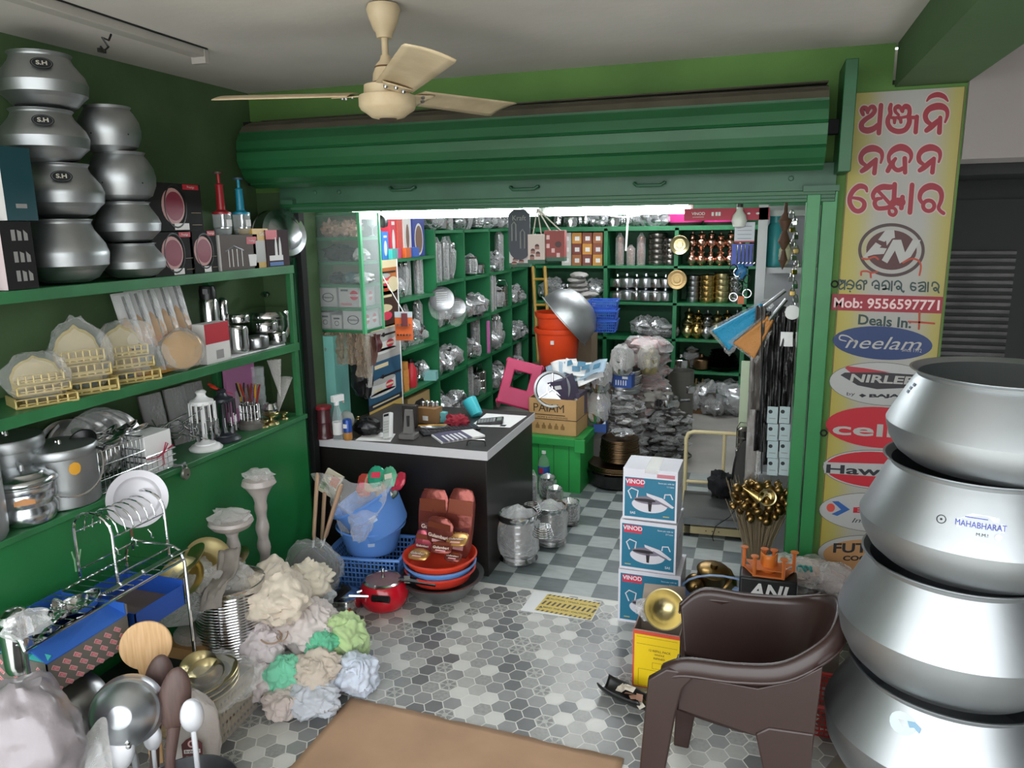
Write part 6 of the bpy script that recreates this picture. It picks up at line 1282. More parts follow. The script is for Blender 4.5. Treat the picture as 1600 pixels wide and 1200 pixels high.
for i, (px, py, rx, ry, nm, yy) in enumerate(CP):
    p = ony(px, py, yy); r1, r2 = pw(rx, p), pw(ry, p); tall = ry > 18
    if i < 2: p.z -= r2*.45; r2 *= 1.45
    elif i in (3, 5, 7): p.z -= .03
    t = thing('coffee_packet', nm+' coffee packet among the foil packets in the red basin', 'packet', p, (rng(76, 90) if tall else rng(20, 45), rng(-6, 6), rng(-10, 10)), 'foil packets in the red basin')
    mb = MB(); mb.blob((r1, r2, .022 if tall else .014), GOLDF if 'gold' in nm else (PINKF if i == 3 else FOIL), None, 60+i, .08, 2, 26, fold=.06)
    mb.v = [(max(-r1*.94, min(r1*.94, x*1.12)), max(-r2*.95, min(r2*.95, y*1.12)), z) for x, y, z in mb.v]; mb.build('foil_pouch', t)
    mb = MB(); zf = .024 if tall else .017; mb.box((0, -r2*.25, zf), (r1*1.45, r2*.26, .001), MARN); mb.text('Gulambari', r1*.34, mat('packet_cream', '#e6d3c2', .5), T(0, -r2*.25, zf+.0012), fat=.02); mb.box((0, -r2*.62, zf-.004), (r1*.9, r2*.2, .001), mat('packet_pink', '#e2a9ae', .4))
    if 'gold' not in nm: mb.box((0, r2*.45, zf-.003), (r1*1.6, r2*.4, .002), mat('packet_bronze', '#8c4a36', .25, .5))
    mb.build('printed_front', t, smooth=False)
# ------------------------------------------------------------------ things on the counter
ZK = .7665
def ck(px, py): p = onz(px, py, ZK); return p
p = ck(508, 684); t = thing('storage_jar', 'two tier maroon and clear plastic jar at the left end of counter', 'jar', p, 10); MR = mat('jar_maroon', '#8c1f2c', .35)
h = ony(508, 634, p.y).z-ZK; w_ = pw(11, p)
mb = MB(); mb.lathe([(0, 0), (w_*1.2, 0), (w_*1.2, .02), (w_, .03), (w_, h*.48)], mat('jar_dark', '#4a2226', .25), n=24); mb.lathe([(w_, h*.48), (w_*1.04, h*.5), (w_, h*.52), (w_, h*.92)], mat('jar_dark', ''), n=24); mb.build('jar_body', t)
mb = MB(); mb.lathe([(w_*1.02, h*.9), (w_*1.15, h*.92), (w_*1.15, h), (0, h)], MR, n=24); mb.build('lid', t)
p = ck(529, 686); h = ony(529, 618, p.y).z-ZK; t = thing('spray_bottle', 'clear spray bottle with white trigger on the counter', 'bottle', p, -20); w_ = pw(8, p)
mb = MB(); mb.lathe([(0, 0), (w_, 0), (w_, h*.45), (w_*.8, h*.6), (w_*.45, h*.75), (w_*.4, h*.82)], GLASS, n=24); mb.build('bottle', t); mb = MB(); mb.lathe([(w_*.5, h*.78), (w_*.5, h*.86), (0, h*.87)], WHITE, n=16); mb.b2((-.012, -.03, h*.86), (.012, .05, h), WHITE); mb.tube([(0, .045, h*.93), (0, .055, h*.8)], .005, mat('nozzle_pink', '#d8a49c', .4), n=6); mb.build('trigger', t)
mb = MB(); mb.lathe([(w_*1.01, h*.12), (w_*1.01, h*.4)], PAPER, n=24); mb.build('label', t)
p = ck(544, 687); h = ony(544, 655, p.y).z-ZK; w_ = pw(7, p); t = thing('drink_can', 'blue and gold drink can at the front of the counter', 'can', p, 0)
mb = MB(); mb.lathe([(0, 0), (w_*.9, 0), (w_, .006), (w_, h*.38)], mat('can_gold', '#c38a4a', .35, .3), n=24); mb.lathe([(w_, h*.38), (w_, h*.94), (w_*.85, h), (0, h*.985)], mat('can_blue', '#2b4f9c', .35, .3), n=24); mb.box((0, -w_*1.0, h*.7), (w_*.9, .001, h*.2), PAPER); mb.build('can', t)
p = ck(541, 668); mb = MB(); mb.lathe([(0, 0), (.03, 0), (.048, .02), (.055, .05), (.045, .085), (.02, .105), (0, .107)], mat('ball_grey', '#a9aaa6', .45), n=26); one(mb, 'grey_globe', 'pale grey globe jar behind the blue can on the counter', 'jar', (p.x, p.y, ZK))
p = ck(560, 672); t = thing('brass_bell', 'small golden bell with pointed top behind the black pouch', 'bell', p, 0); mb = MB(); mb.lathe([(0, 0), (.03, .0), (.032, .02), (.022, .05), (.006, .075), (.008, .085), (0, .095)], BRASS, n=20); mb.build('bell', t)
p = ck(573, 680); mb = MB(); mb.blob((.09, .06, .055), mat('black_vinyl', '#121113', .3, bump=.3, bscale=30), T(0, 0, .05), 3, .25, 2.2, 26, flat=.85, fold=.1); one(mb, 'black_pouch', 'shiny black pouch lying on the counter left of the white meter', 'pouch', (p.x, p.y+.02, ZK))
def sheet_on(name, label, cat, quad, mt, z=.0008, thick=.0015, deco=None):
    q = [ck(*c_) for c_ in quad]; o = q[0].copy(); mb = MB(); mb.poly([(v.x-o.x, v.y-o.y, 0) for v in q], mt)
    if deco: deco(mb, [Vector((v.x-o.x, v.y-o.y, .0016)) for v in q])
    ob = one(mb, name, label, cat, (o.x, o.y, ZK+z), smooth=False); md = ob.modifiers.new('thick', 'SOLIDIFY'); md.thickness = thick; md.offset = -1; return ob
sheet_on('paper_sheet', 'white paper sheet under the white meter on the counter', 'paper', ((555, 688), (610, 690), (618, 678), (575, 674)), PAPER)
sheet_on('paper_sheet', 'white paper sheet under the black calculator', 'paper', ((735, 666), (797, 668), (823, 650), (760, 646)), PAPER, deco=lambda m, q: [m.tube([q[0].lerp(q[1], .72)+Vector((.0, .02+.012*k, 0)), q[0].lerp(q[1], .85)+Vector((.0, .02+.012*k, 0))], .0012, INK, n=4) for k in range(3)])
a, b = ck(606, 686), ck(606, 686); h = ony(600, 648, a.y).z-ZK
t = thing('white_meter', 'white handheld meter leaning back on the counter', 'device', (a.x, a.y, ZK+.004), (-20, -18, -20)); mb = MB(); mb.b2((-.034, -.014, 0), (.034, .014, .155), mat('meter_white', '#dcdcda', .4)); mb.build('case', t, bevel=.006)
mb = MB(); mb.b2((-.022, -.0155, .132), (.022, -.0135, .146), INK);
for i in range(4):
    for j in range(5): mb.b2((-.022+.012*i, -.0155, .03+.016*j), (-.013+.012*i, -.0138, .04+.016*j), mat('key_grey', '#b9b9b6', .5))
mb.build('keypad', t)
p = ck(638, 685); t = thing('card_terminal_stand', 'grey upright device stand on a square base on the counter', 'stand', p, 5); SG = mat('stand_grey', '#6a6764', .5); DG2 = mat('stand_slot', '#1b1a1a', .5)
h = ony(638, 642, p.y).z-ZK; mb = MB(); mb.b2((-.05, -.03, 0), (.05, .05, .03), SG); mb.build('base', t, bevel=.003); mb = MB(); mb.add([(-.032, 0, .03), (.032, 0, .03), (.024, .02, h), (-.024, .02, h), (-.032, .025, .03), (.032, .025, .03), (.024, .035, h), (-.024, .035, h)], [(0, 1, 2, 3), (5, 4, 7, 6), (1, 5, 6, 2), (4, 0, 3, 7), (3, 2, 6, 7)], SG); mb.build('column', t)
mb = MB(); mb.b2((-.008, .004, h*.42), (.008, .014, h*.8), DG2); mb.build('slot', t)
p = ck(640, 668); mb = MB(); mb.b2((-.045, 0, 0), (.045, .05, .14), mat('dark_case', '#2a2320', .5)); one(mb, 'dark_case', 'dark brown upright case behind the grey device stand', 'case', p, 8, bevel=.004)
p = ck(667, 662); t = thing('small_carton', 'small brown carton of steel parts at the back of the counter', 'box', (p.x, p.y, ZK), -6); mb = MB(); mb.b2((-.065, 0, 0), (.065, .09, .10), mat('carton_brown', '#8f6a42', .7)); mb.b2((-.03, -.001, .02), (.01, 0, .05), PAPER); mb.build('carton', t, bevel=.002)
for i in range(6):
    o = thing('steel_cap', lr(i, 6)+' of the little steel caps standing in the small brown carton', 'closure', (p.x-.045+.018*i, p.y+.045+.02*(i % 2), ZK+.1005), 0, 'steel caps in the small carton'); mb = MB(); mb.lathe([(0, 0), (.012, 0), (.012, .03), (.006, .036), (0, .036)], STEEL, n=16); mb.build('cap_body', o)  # plain steel caps set in the carton
p = ck(688, 660); mb = MB(); mb.b2((-.035, 0, 0), (.035, .04, .065), mat('tag_teal', '#6fb7bb', .5)); mb.ring(.009, .013, INK, T(-.008, -.0008, .035) @ Rx(90), n=16); one(mb, 'teal_box', 'small pale teal box beside the brown carton on the counter', 'box', p, -8)
p = ck(680, 672); t = thing('oval_dish', 'shallow grey oval dish at the back of the counter', 'dish', p, 12); mb = MB(); mb.lathe([(0, 0), (.07, 0), (.09, .02), (.095, .022), (.088, .018), (.068, .006), (0, .005)], STEELD, n=32, sy=.6); mb.build('dish', t)
t = thing('pencil', 'yellow pencil lying across the oval dish', 'pencil', (p.x-.02, p.y+.01, ZK+.028), (0, 0, 24)); mb = MB(); mb.tube([(-.09, 0, 0), (.075, 0, 0)], .004, mat('pencil_yellow', '#c98f2e', .5), n=6); mb.tube([(.075, 0, 0), (.09, 0, 0)], [.004, .001], WOOD, n=6); mb.build('shaft', t)
p = ck(712, 668); mb = MB(); mb.blob((.075, .05, .04), mat('red_cloth', '#8e2030', .85, bump=.3), T(0, 0, .036), 6, .4, 2.4, 34, flat=.88, fold=.3); one(mb, 'red_cloth', 'crumpled dark red cloth at the back of the counter', 'cloth', (p.x, p.y+.03, ZK), angle=70)
p = ck(738, 652); t = thing('turquoise_mug', 'turquoise plastic mug lying tilted behind the paper sheet', 'mug', (p.x, p.y+.03, ZK+.05), (-20, -38, 0)); mb = MB(); mb.lathe([(0, -.05), (.04, -.05), (.05, .07), (.047, .07), (.037, -.046), (0, -.046)], mat('turquoise_plastic', '#3fb3bd', .35), n=28); mb.build('mug', t)
q = [ck(*c_) for c_ in ((658, 674), (662, 683), (752, 673), (738, 664))]; c = (q[0]+q[1]+q[2]+q[3])/4; an = math.degrees(math.atan2(q[2].y-q[1].y, q[2].x-q[1].x))
t = thing('keyboard', 'black computer keyboard lying on the counter', 'keyboard', (c.x, c.y, ZK), an); KB = mat('keyboard_black', '#232326', .45); L = (q[2]-q[1]).length/2
mb = MB(); mb.b2((-L, -.055, 0), (L, .055, .014), KB); mb.build('case', t, bevel=.004); mb = MB(); KK = mat('key_black', '#39393d', .5)
for i in range(16):
    for j in range(5): mb.b2((-L+.01+i*(2*L-.02)/16, -.045+j*.018, .014), (-L+.01+(i+.85)*(2*L-.02)/16, -.031+j*.018, .019), KK)
mb.build('keys', t)['kind'] = 'stuff'
def dbk(m, q):
    m.poly([q[0].lerp(q[1], .03), q[0].lerp(q[1], .7), q[3].lerp(q[2], .7), q[3].lerp(q[2], .03)], mat('booklet_purple', '#4d4a66', .5))
    for k in range(5): u = .15+.1*k; m.poly([v+Vector((0, 0, .0008)) for v in (q[0].lerp(q[1], u), q[0].lerp(q[1], u+.04), q[3].lerp(q[2], u+.05).lerp(q[0].lerp(q[1], u+.05), .35), q[3].lerp(q[2], u).lerp(q[0].lerp(q[1], u), .35))], PAPER)
sheet_on('booklet', 'purple and white printed booklet lying before the keyboard', 'booklet', ((690, 694), (758, 683), (735, 671), (674, 682)), PAPER, z=.012, thick=.011, deco=dbk)
p = ck(744, 697); t = thing('wire_stand', 'small black bent wire stand on the front edge of the counter', 'stand', p, 8); mb = MB(); mb.tube([(-.055, 0, 0), (-.05, 0, .025), (-.03, .01, .032), (.03, .01, .032), (.052, 0, .028), (.055, 0, 0)], .0035, BLACK, n=6); mb.tube([(-.045, .04, .0), (-.04, .04, .028), (.04, .04, .028), (.045, .04, 0)], .003, CHROME, n=6); mb.build('bent_wire', t)
a, b = ck(742, 664), ck(790, 658); t = thing('desk_calculator', 'black desk calculator lying on the white paper sheet', 'calculator', ((a.x+b.x)/2, (a.y+b.y)/2, ZK+.003), (4, -6, 14)); mb = MB(); mb.b2((-.085, -.05, 0), (.085, .05, .018), KB); mb.build('case', t, bevel=.004); mb = MB()
for i in range(6):
    for j in range(3): mb.b2((-.075+i*.019, -.04+j*.022, .018), (-.06+i*.019, -.024+j*.022, .022), mat('key_light', '#8f9292', .5))
mb.build('keys', t); mb = MB(); mb.b2((.045, -.03, .0182), (.075, .035, .019), mat('lcd_grey', '#7c8a80', .3)); mb.build('display', t)
# ------------------------------------------------------------------ poster and goods on the left inside shelves
XP = -2.462
t = thing('cooker_poster', 'tall poster board of pressure cookers between counter and left shelves', 'poster', (XP, 4.40, .72)); Hh = 1.06; Ww = .50
PO = {k: mat('poster_'+k, c_, .45) for k, c_ in (('orange', '#b4652c'), ('red', '#c2371f'), ('cream', '#d9c9a2'), ('brown', '#3a2418'), ('dark', '#1d1b1d'), ('grey', '#a7a6a2'), ('blue', '#1f5470'), ('navy', '#15202e'), ('yellow', '#c9a95a'), ('pink', '#cf3550'))}
mb = MB(); mb.b2((-.006, 0, -.15), (0, Ww, Hh), PO['dark'])
def rect(u0, v0, u1, v1, k, z=0): mb.poly([(u0*Ww, v0*Hh, 0), (u1*Ww, v0*Hh, 0), (u1*Ww, v1*Hh, 0), (u0*Ww, v1*Hh, 0)], PO[k] if isinstance(k, str) else k, FX(.0007*(z+1), 0, 0))
def ell(u, v, ru, rv, k, z=1): mb.poly([(Ww*u+Ww*ru*cos(a), Hh*v+Hh*rv*sin(a), 0) for a in [q*pi/12 for q in range(24)]], PO[k] if isinstance(k, str) else k, FX(.0007*(z+1), 0, 0))
rect(0, .0, 1, .06, 'yellow'); rect(0, .06, 1, .30, 'blue'); rect(0, .06, 1, .10, 'navy', 1); rect(0, .30, 1, .36, 'blue'); rect(0, .36, 1, .58, 'grey'); rect(0, .56, 1, .70, 'brown'); rect(0, .70, 1, .80, 'brown'); rect(0, .78, 1, 1, 'orange'); rect(0, .95, 1, 1, 'cream', 1)
def ckr(u, v, w_, h_, body, lid=True):
    rect(u-w_, v-h_, u+w_, v+h_*.6, body, 2); ell(u, v-h_, w_, h_*.35, body, 2); ell(u, v+h_*.6, w_, h_*.42, 'grey', 3); rect(u-.03, v+h_*.8, u+.03, v+h_*1.35, 'dark', 4); rect(u-w_*.2, v+h_*.9, u+w_*1.5, v+h_*1.15, 'dark', 3)
    ell(u+w_*.5, v-h_*.2, w_*.32, h_*.5, 'pink', 5); rect(u+w_*.2, v-h_*.34, u+w_*.8, v-h_*.06, 'cream', 6); rect(u-w_*.7, v-h_*.6, u-w_*.1, v-h_*.3, 'cream', 5)
ckr(.45, .87, .33, .05, 'red'); ell(.85, .84, .18, .05, 'cream', 4); ell(.45, .69, .35, .03, 'cream', 3); ell(.62, .64, .16, .028, 'pink', 4); rect(.1, .76, .8, .775, 'cream', 3); ckr(.5, .47, .36, .05, mat('poster_white', '#cfcfcc', .4)); ckr(.42, .20, .38, .05, mat('poster_white', ''))
rect(.2, .315, .6, .34, 'cream', 2); rect(.1, .078, .9, .088, 'cream', 2); rect(.15, .56, .85, .57, 'cream', 3)
mb.build('poster_board', t, smooth=False); mb = MB(); mb.tube([(0, Ww, -.15), (0, Ww, Hh)], .006, WHITE, n=6); mb.build('edge_strip', t)
# prototypes of wrapped steel ware ---------------------------------------------------------------
SLV = mat('wrapped_steel', '#c6c8ca', .2, .92, bump=.25, bscale=30, var=.18, scale=16)
CLR = film('shelf_film', '#ffffff', .72, .12, .6, 40)
PROTO = {}
def proto(kind, mtl=STEEL):
    k = (kind, mtl.name)
    if k in PROTO: return PROTO[k]
    nm = {'tumblers': 'tumbler_stack', 'bowls': 'bowl_stack', 'tiffin': 'tiffin_carrier', 'lota': 'water_pot', 'bundle': 'wrapped_bundle', 'jug': 'steel_jug', 'tins': 'tin_stack', 'plates': 'plate_stack', 'pot': 'cooking_pot', 'spoons': 'spoon_bundle'}[kind]
    t = thing(nm, 'x', nm.replace('_', ' '), (0, -30, 0))
    m = MB(); f = MB()
    if kind == 'tumblers':
        pr = [(0, 0)]
        for i in range(9): pr += [(.030, i*.030), (.034, i*.030+.024), (.035, i*.030+.028)]
        pr += [(.037, .31), (.034, .31), (.028, .28), (0, .28)]; m.lathe(pr, mtl, n=20); m.build('tumblers', t); f.lathe([(.040, 0), (.041, .3), (.02, .335), (.012, .36)], CLR, n=12)
    if kind == 'bowls':
        pr = [(0, 0)]
        for i in range(7): pr += [(.040, i*.022), (.060, i*.022+.016), (.062, i*.022+.018)]
        pr += [(.064, .17), (.06, .17), (.03, .14), (0, .14)]; m.lathe(pr, mtl, n=24); m.build('bowls', t); f.blob((.07, .07, .10), CLR, T(0, 0, .09), 4, .2, 3, 16, flat=.88)
    if kind == 'tiffin':
        pr = [(0, 0)]
        for i in range(3): pr += [(.054, i*.062), (.057, i*.062+.006), (.057, i*.062+.052), (.060, i*.062+.056)]
        pr += [(.06, .19), (.045, .205), (.02, .212), (0, .213)]; m.lathe(pr, mtl, n=24); m.build('tiers', t); f.tube([(-.064, 0, .02), (-.064, 0, .2), (-.04, 0, .25), (.04, 0, .25), (.064, 0, .2), (.064, 0, .02)], .004, mtl, n=6)
    if kind == 'lota':
        m.lathe([(0, 0), (.035, 0), (.04, .006), (.03, .014), (.05, .03), (.065, .06), (.062, .09), (.045, .115), (.032, .125), (.03, .14), (.044, .155), (.046, .16), (.04, .158), (.027, .14), (0, .12)], mtl, n=28); m.build('pot', t); f.lathe([(.046, .162), (.03, .175), (.008, .18), (.012, .195), (.006, .21), (0, .212)], mtl, n=20)
    if kind == 'bundle':
        m.blob((.085, .11, .085), SLV, T(0, 0, .08), 5, .25, 2.4, 30, flat=.92, fold=-.12); m.build('wrapped_ware', t); f.blob((.092, .117, .092), CLR, T(0, 0, .085), 8, .3, 2.6, 20, flat=.9)
    if kind == 'jug':
        m.lathe([(0, 0), (.045, 0), (.06, .03), (.06, .07), (.042, .13), (.035, .16), (.048, .19), (.046, .19), (.032, .16), (0, .15)], mtl, n=26); m.build('body', t); f.tube([(.038, 0, .165), (.09, 0, .15), (.088, 0, .08), (.058, 0, .05)], .006, mtl, n=6)
    if kind == 'tins':
        pr = [(0, 0)]
        for i in range(5): pr += [(.070, i*.058), (.073, i*.058+.006), (.073, i*.058+.036), (.078, i*.058+.040), (.078, i*.058+.050), (.07, i*.058+.056)]
        pr += [(.0, .29)]; m.lathe(pr, mtl, n=28); m.build('tins', t); f.lathe([(.0, .29), (.015, .29), (.01, .30), (0, .302)], mtl, n=12)
    if kind == 'plates':
        pr = [(0, 0)]
        for i in range(8): pr += [(.08, i*.012), (.11, i*.012+.008), (.112, i*.012+.010)]
        pr += [(.11, .10), (.08, .09), (0, .09)]; m.lathe(pr, mtl, n=30); m.build('plates', t); f.blob((.12, .12, .065), CLR, T(0, 0, .055), 6, .2, 3, 18, flat=.85)
    if kind == 'pot':
        m.lathe([(0, 0), (.06, 0), (.08, .012), (.085, .05), (.082, .085), (.09, .09), (.088, .092), (.078, .085), (.08, .04), (0, .01)], mtl, n=28); m.build('pot', t); f.lathe([(.086, .093), (.07, .105), (.02, .11), (.018, .13), (0, .131)], mtl, n=24)
    if kind == 'spoons':
        for i in range(7): m.tube([(.03*cos(i), .03*sin(i), 0), (.035*cos(i), .035*sin(i), .24)], .006, mtl, n=6); m.blob((.016, .012, .028), mtl, T(.038*cos(i), .038*sin(i), .26), n=10)
        m.build('spoons', t); f.blob((.06, .06, .16), CLR, T(0, 0, .15), 9, .35, 3, 16, flat=.95)
    f.build({'tiffin': 'carry_frame', 'jug': 'handle', 'lota': 'lid', 'tins': 'knob', 'pot': 'lid'}.get(kind, 'film_wrap'), t)
    PROTO[k] = [t, False]; return PROTO[k]
def put(kind, label, loc, rot=0, sc=1.0, mtl=STEEL, group=None):
    e = proto(kind, mtl); t = e[0]
    if not e[1]:
        e[1] = True; t['label'] = label; t.location = loc; t.rotation_euler = [radians(a) for a in rot] if isinstance(rot, tuple) else (0, 0, radians(rot)); t.scale = sc if isinstance(sc, tuple) else (sc,)*3
        if group: t['group'] = group
        return t
    return dup(t, label, loc, rot, sc, group)
WORD = {'tumblers': 'tumbler stack', 'bowls': 'bowl stack', 'tiffin': 'tiffin carrier', 'lota': 'lidded water pot', 'bundle': 'film wrapped bundle', 'jug': 'steel jug', 'tins': 'stack of tins', 'plates': 'plate stack', 'pot': 'lidded pot', 'spoons': 'spoon bundle'}
def fill(kinds, where, fn, mtls=None, sc=1.0, rows=1, group=None):
    """a row of goods along a shelf; fn(k) gives the place of the item at fraction k"""
    cnt = {}
    for k in kinds: cnt[k] = cnt.get(k, 0)+1
    seen = {}
    for i, k in enumerate(kinds):
        m_ = (mtls[i % len(mtls)] if mtls else STEEL); j = seen.get(k, 0); seen[k] = j+1
        o = ('the ' if cnt[k] == 1 else lr(j, cnt[k])+' ')
        put(k, o.replace('the ', '')+WORD[k]+' '+where if cnt[k] > 1 else 'single '+WORD[k]+' '+where, fn((i+.5)/len(kinds)), rng(0, 360), sc*rng(.92, 1.08), m_, group or WORD[k]+'s on the inner shelves')
def lrow(y0, y1, z, x=-2.58): return lambda k: (x+rng(-.03, .03), y0+(y1-y0)*k, z+.001)
BN = ['nearest', 'second', 'third', 'farthest']
KS = [['tumblers', 'tumblers', 'spoons', 'bowls'], ['bundle', 'jug', 'tiffin'], ['bundle', 'tumblers', 'bundle'], ['bundle', 'bundle']]
MX = [['jug', 'bundle', 'tumblers'], ['tumblers', 'tumblers', 'bowls', 'tiffin'], ['bundle', 'spoons', 'bowls'], ['bundle', 'bundle', 'bowls'], ['bundle', 'plates', 'bundle']]
for b in range(4):
    y0, y1 = LB[b+1]+.06, LB[b+2]-.05
    for l, (z, nm) in enumerate(((LZ[0], 'top board'), (LZ[1], 'second board'), (LZ[2], 'third board'), (LZ[3], 'fourth board'), (LZ[4], 'lowest board'))):
        ks = MX[(b*2+l) % 5] if b else [['bundle', 'pot', 'tumblers'], ['tumblers', 'tumblers', 'tumblers', 'spoons'], ['spoons', 'bundle', 'jug'], ['bundle', 'bundle', 'bowls', 'bundle'], ['bundle', 'plates', 'bundle']][l]
        if b == 1 and l == 1: ks = ['jug', 'bowls', 'pot']
        fill(ks, 'on the '+nm+' of the '+BN[b]+' left bay', lrow(y0, y1, z, -2.56), None, 1.08)
        for i in range(2): put('bundle', ('nearer' if i == 0 else 'farther')+' film wrapped bundle at the back of the '+nm+' of the '+BN[b]+' left bay', (-2.74, y0+(y1-y0)*(.3+.4*i), z+.02), rng(0, 360), 1.15, STEEL, 'film wrapped bundles on the inner shelves')
fill(['bundle', 'spoons', 'tumblers', 'tumblers'], 'on the bottle board behind the counter', lrow(5.02, 5.52, 1.486), None, .95)
fill(['bundle', 'spoons', 'bundle', 'tumblers'], 'on the board behind the orange card', lrow(5.0, 5.52, 1.101), None, 1.0)
OS = mat('orange_pack', '#c98a45', .4); RP2 = mat('red_pack', '#c02a35', .35)
for i in range(4): mb = MB(); mb.b2((-.03, -.035, 0), (.03, .035, .055), OS); one(mb, 'spice_box', tb(3-i, 4)+' of the ochre boxes stacked behind the counter', 'box', (-2.52, 5.04, .791+.056*i), rng(-8, 8), 'ochre boxes behind the counter')
t = thing('red_bottle', 'red plastic bottle with dark cap on the board behind the counter', 'bottle', (-2.53, 5.20, .791)); mb = MB(); mb.lathe([(0, 0), (.04, 0), (.044, .02), (.044, .14), (.025, .17), (.02, .19)], RP2, n=20); mb.build('body', t); mb = MB(); mb.lathe([(.022, .19), (.022, .22), (0, .222)], BLACK, n=16); mb.build('cap', t)
fill(['jug', 'bundle'], 'beside the red bottle behind the counter', lrow(5.28, 5.55, .791), None, .9)
mb = MB(); mb.b2((-.05, -.05, 0), (.05, .05, .07), mat('box_aqua', '#8cc4c4', .5)); one(mb, 'aqua_box', 'small aqua box at the far end of the board behind the counter', 'box', (-2.50, 5.50, .791), 12)
t = thing('rope_handle_crate', 'tan carton with cut handle hole below the ochre boxes', 'box', (-2.50, 5.06, .50), 0); mb = MB(); mb.b2((-.2, 0, 0), (0, .4, .22), mat('crate_tan', '#a88f5e', .7)); mb.poly([(.12, .12, 0), (.28, .12, 0), (.30, .15, 0), (.26, .18, 0), (.14, .18, 0), (.10, .15, 0)], DARK, FX(.001, 0, 0)); mb.build('carton', t, smooth=False)
def shelfbox(label, y0, y1, h, col, z=1.781, x=-2.49, d=.14, deco=None):
    t = thing('retail_box', label, 'box', (x, y0, z), rng(-4, 4), 'boxes on the short top board'); mb = MB(); mb.b2((-d, 0, 0), (0, y1-y0, h), mat('box_'+col.strip('#'), col, .45))
    if deco: deco(mb, y1-y0, h)
    mb.build('carton', t, smooth=False)
def dmix2(m, W_, H_): m.poly([(W_*(.5+.25*cos(a)), H_*(.4+.28*sin(a)), 0) for a in [q*pi/8 for q in range(16)]], WHT, up()); m.box((W_*.5, H_*.82, 0), (W_*.5, H_*.08, .001), WHT, up())
shelfbox('royal blue box with white picture at the left of the short top board', 4.58, 4.74, .20, '#1f4f9f', deco=dmix2)
shelfbox('bright blue box second from left on the short top board', 4.75, 4.86, .19, '#3b7fd0', deco=dmix2)
shelfbox('tall red box in the middle of the short top board', 4.88, 4.98, .30, '#c63040', deco=dmix2)
shelfbox('scarlet box right of the tall red one', 4.99, 5.08, .32, '#c84a3e')
shelfbox('white box with cup picture on the short top board', 5.09, 5.22, .30, '#d6d0cb', deco=lambda m, W_, H_: m.poly([(W_*(.5+.22*cos(a)), H_*(.5+.3*sin(a)), 0) for a in [q*pi/8 for q in range(16)]], mat('print_brown2', '#7a5a48', .5), up()))
shelfbox('deep blue box with oval picture at the right of the short top board', 5.24, 5.48, .30, '#2a3a90', deco=lambda m, W_, H_: (m.poly([(W_*(.5+.36*cos(a)), H_*(.42+.4*sin(a)), 0) for a in [q*pi/10 for q in range(20)]], WHT, up()), m.poly([(W_*(.5+.3*cos(a)), H_*(.42+.34*sin(a)), 0) for a in [q*pi/10 for q in range(20)]], mat('print_brown2', ''), up(1))))
for y0, c_, lab in ((4.90, '#c4487c', 'small pink box'), (4.84, '#3fb0a5', 'small teal box'), (5.06, '#c8622e', 'small orange box'), (5.18, '#3a5fb0', 'small blue box')): shelfbox(lab+' in front on the short top board', y0, y0+.09, .07, c_, x=-2.462, d=.03)
p0 = ony(616, 490, 4.72); t = thing('orange_card', 'orange hanging display card before the poster', 'card', ony(632, 532, 4.70), 12); hh = ony(632, 487, 4.70).z-ony(632, 532, 4.70).z
mb = MB(); mb.b2((-.062, 0, 0), (.062, .004, hh), mat('card_orange', '#d9642c', .45)); mb.b2((-.062, -.001, hh*.8), (.062, 0, hh), mat('card_top', '#b9c4cc', .5))
for i in range(5):
    for j in range(2): mb.lathe([(0, 0), (.008, 0), (.006, .012), (0, .012)], STEEL, T(-.042+.021*i, -.001, hh*(.2+.35*j)) @ Rx(90), n=10)
mb.build('card', t); mb = MB(); mb.b2((-.012, -.014, hh*.5), (.028, -.002, hh*.95), mat('pack_maroon', '#6e3038', .45)); mb.build('clipped_pack', t); mb = MB(); mb.tube([(0, 0, hh), (-2.5-t.location.x, -.02, 1.76-t.location.z)], .003, WHITE, n=5); mb.build('cord', t)
BRF = film('brown_film', '#b9a48c', .35, .25, .7, 30)
for i in range(6):
    p = ony(500+i*12, 523+i*.5, 4.02); mb = MB(); L = .20 if i < 5 else .28; mb.sheet(lambda u, v: Vector(((u-.5)*.09, .02*sin(u*9+i)+.03*noise.noise(Vector((u*4, v*5, i))), -L*v)), 10, 14, BRF if i % 2 else film('tan_film', '#a58d74', .25, .3, .7, 26)); one(mb, 'hanging_packet', lr(i, 6)+' of the brown film packets hanging under the glass cabinet', 'packet', (p.x, 4.02+.01*i, 1.375), rng(-20, 20), 'brown packets under the glass cabinet')
for i, (px, y0, y1, c_) in enumerate(((572, 525, 605, 'clear'), (580, 525, 570, 'brown'), (588, 522, 550, 'maroon'))):
    a, b = ony(px, y0, 4.12), ony(px, y1, 4.12); mb = MB(); L = a.z-b.z; mb.sheet(lambda u, v: Vector(((u-.5)*.05*(1-.3*sin(v*8)), .02*sin(u*7), -L*v)), 8, 20, FILMG if i == 0 else mat('sachet_'+c_, '#6a4a40' if i == 1 else '#54282a', .3)); one(mb, 'sachet_strip', c_+' strip of sachets hanging at the corner of the glass cabinet', 'sachets', a, 0)
p = ony(560, 590, 4.1); mb = MB(); mb.blob((.07, .06, .14), mat('black_bag', '#161517', .4, bump=.3), None, 8, .35, 2.4, 26, fold=.2); one(mb, 'black_bag', 'black bag hanging from the board above the poster left edge', 'bag', (p.x, 4.15, p.z));
mb = MB(); mb.tube([(p.x, 4.15, p.z+.12), (p.x, 4.15, 1.38)], .004, BLACK, n=5); one(mb, 'bag_cord', 'black cord from which the black bag hangs', 'cord')
GX, GY = -2.44, 4.05
def gz(i): return 1.39+LV[i]+.001
FLF = mat('fluffy_pink', '#c9a291', .9, bump=.6, bscale=60)
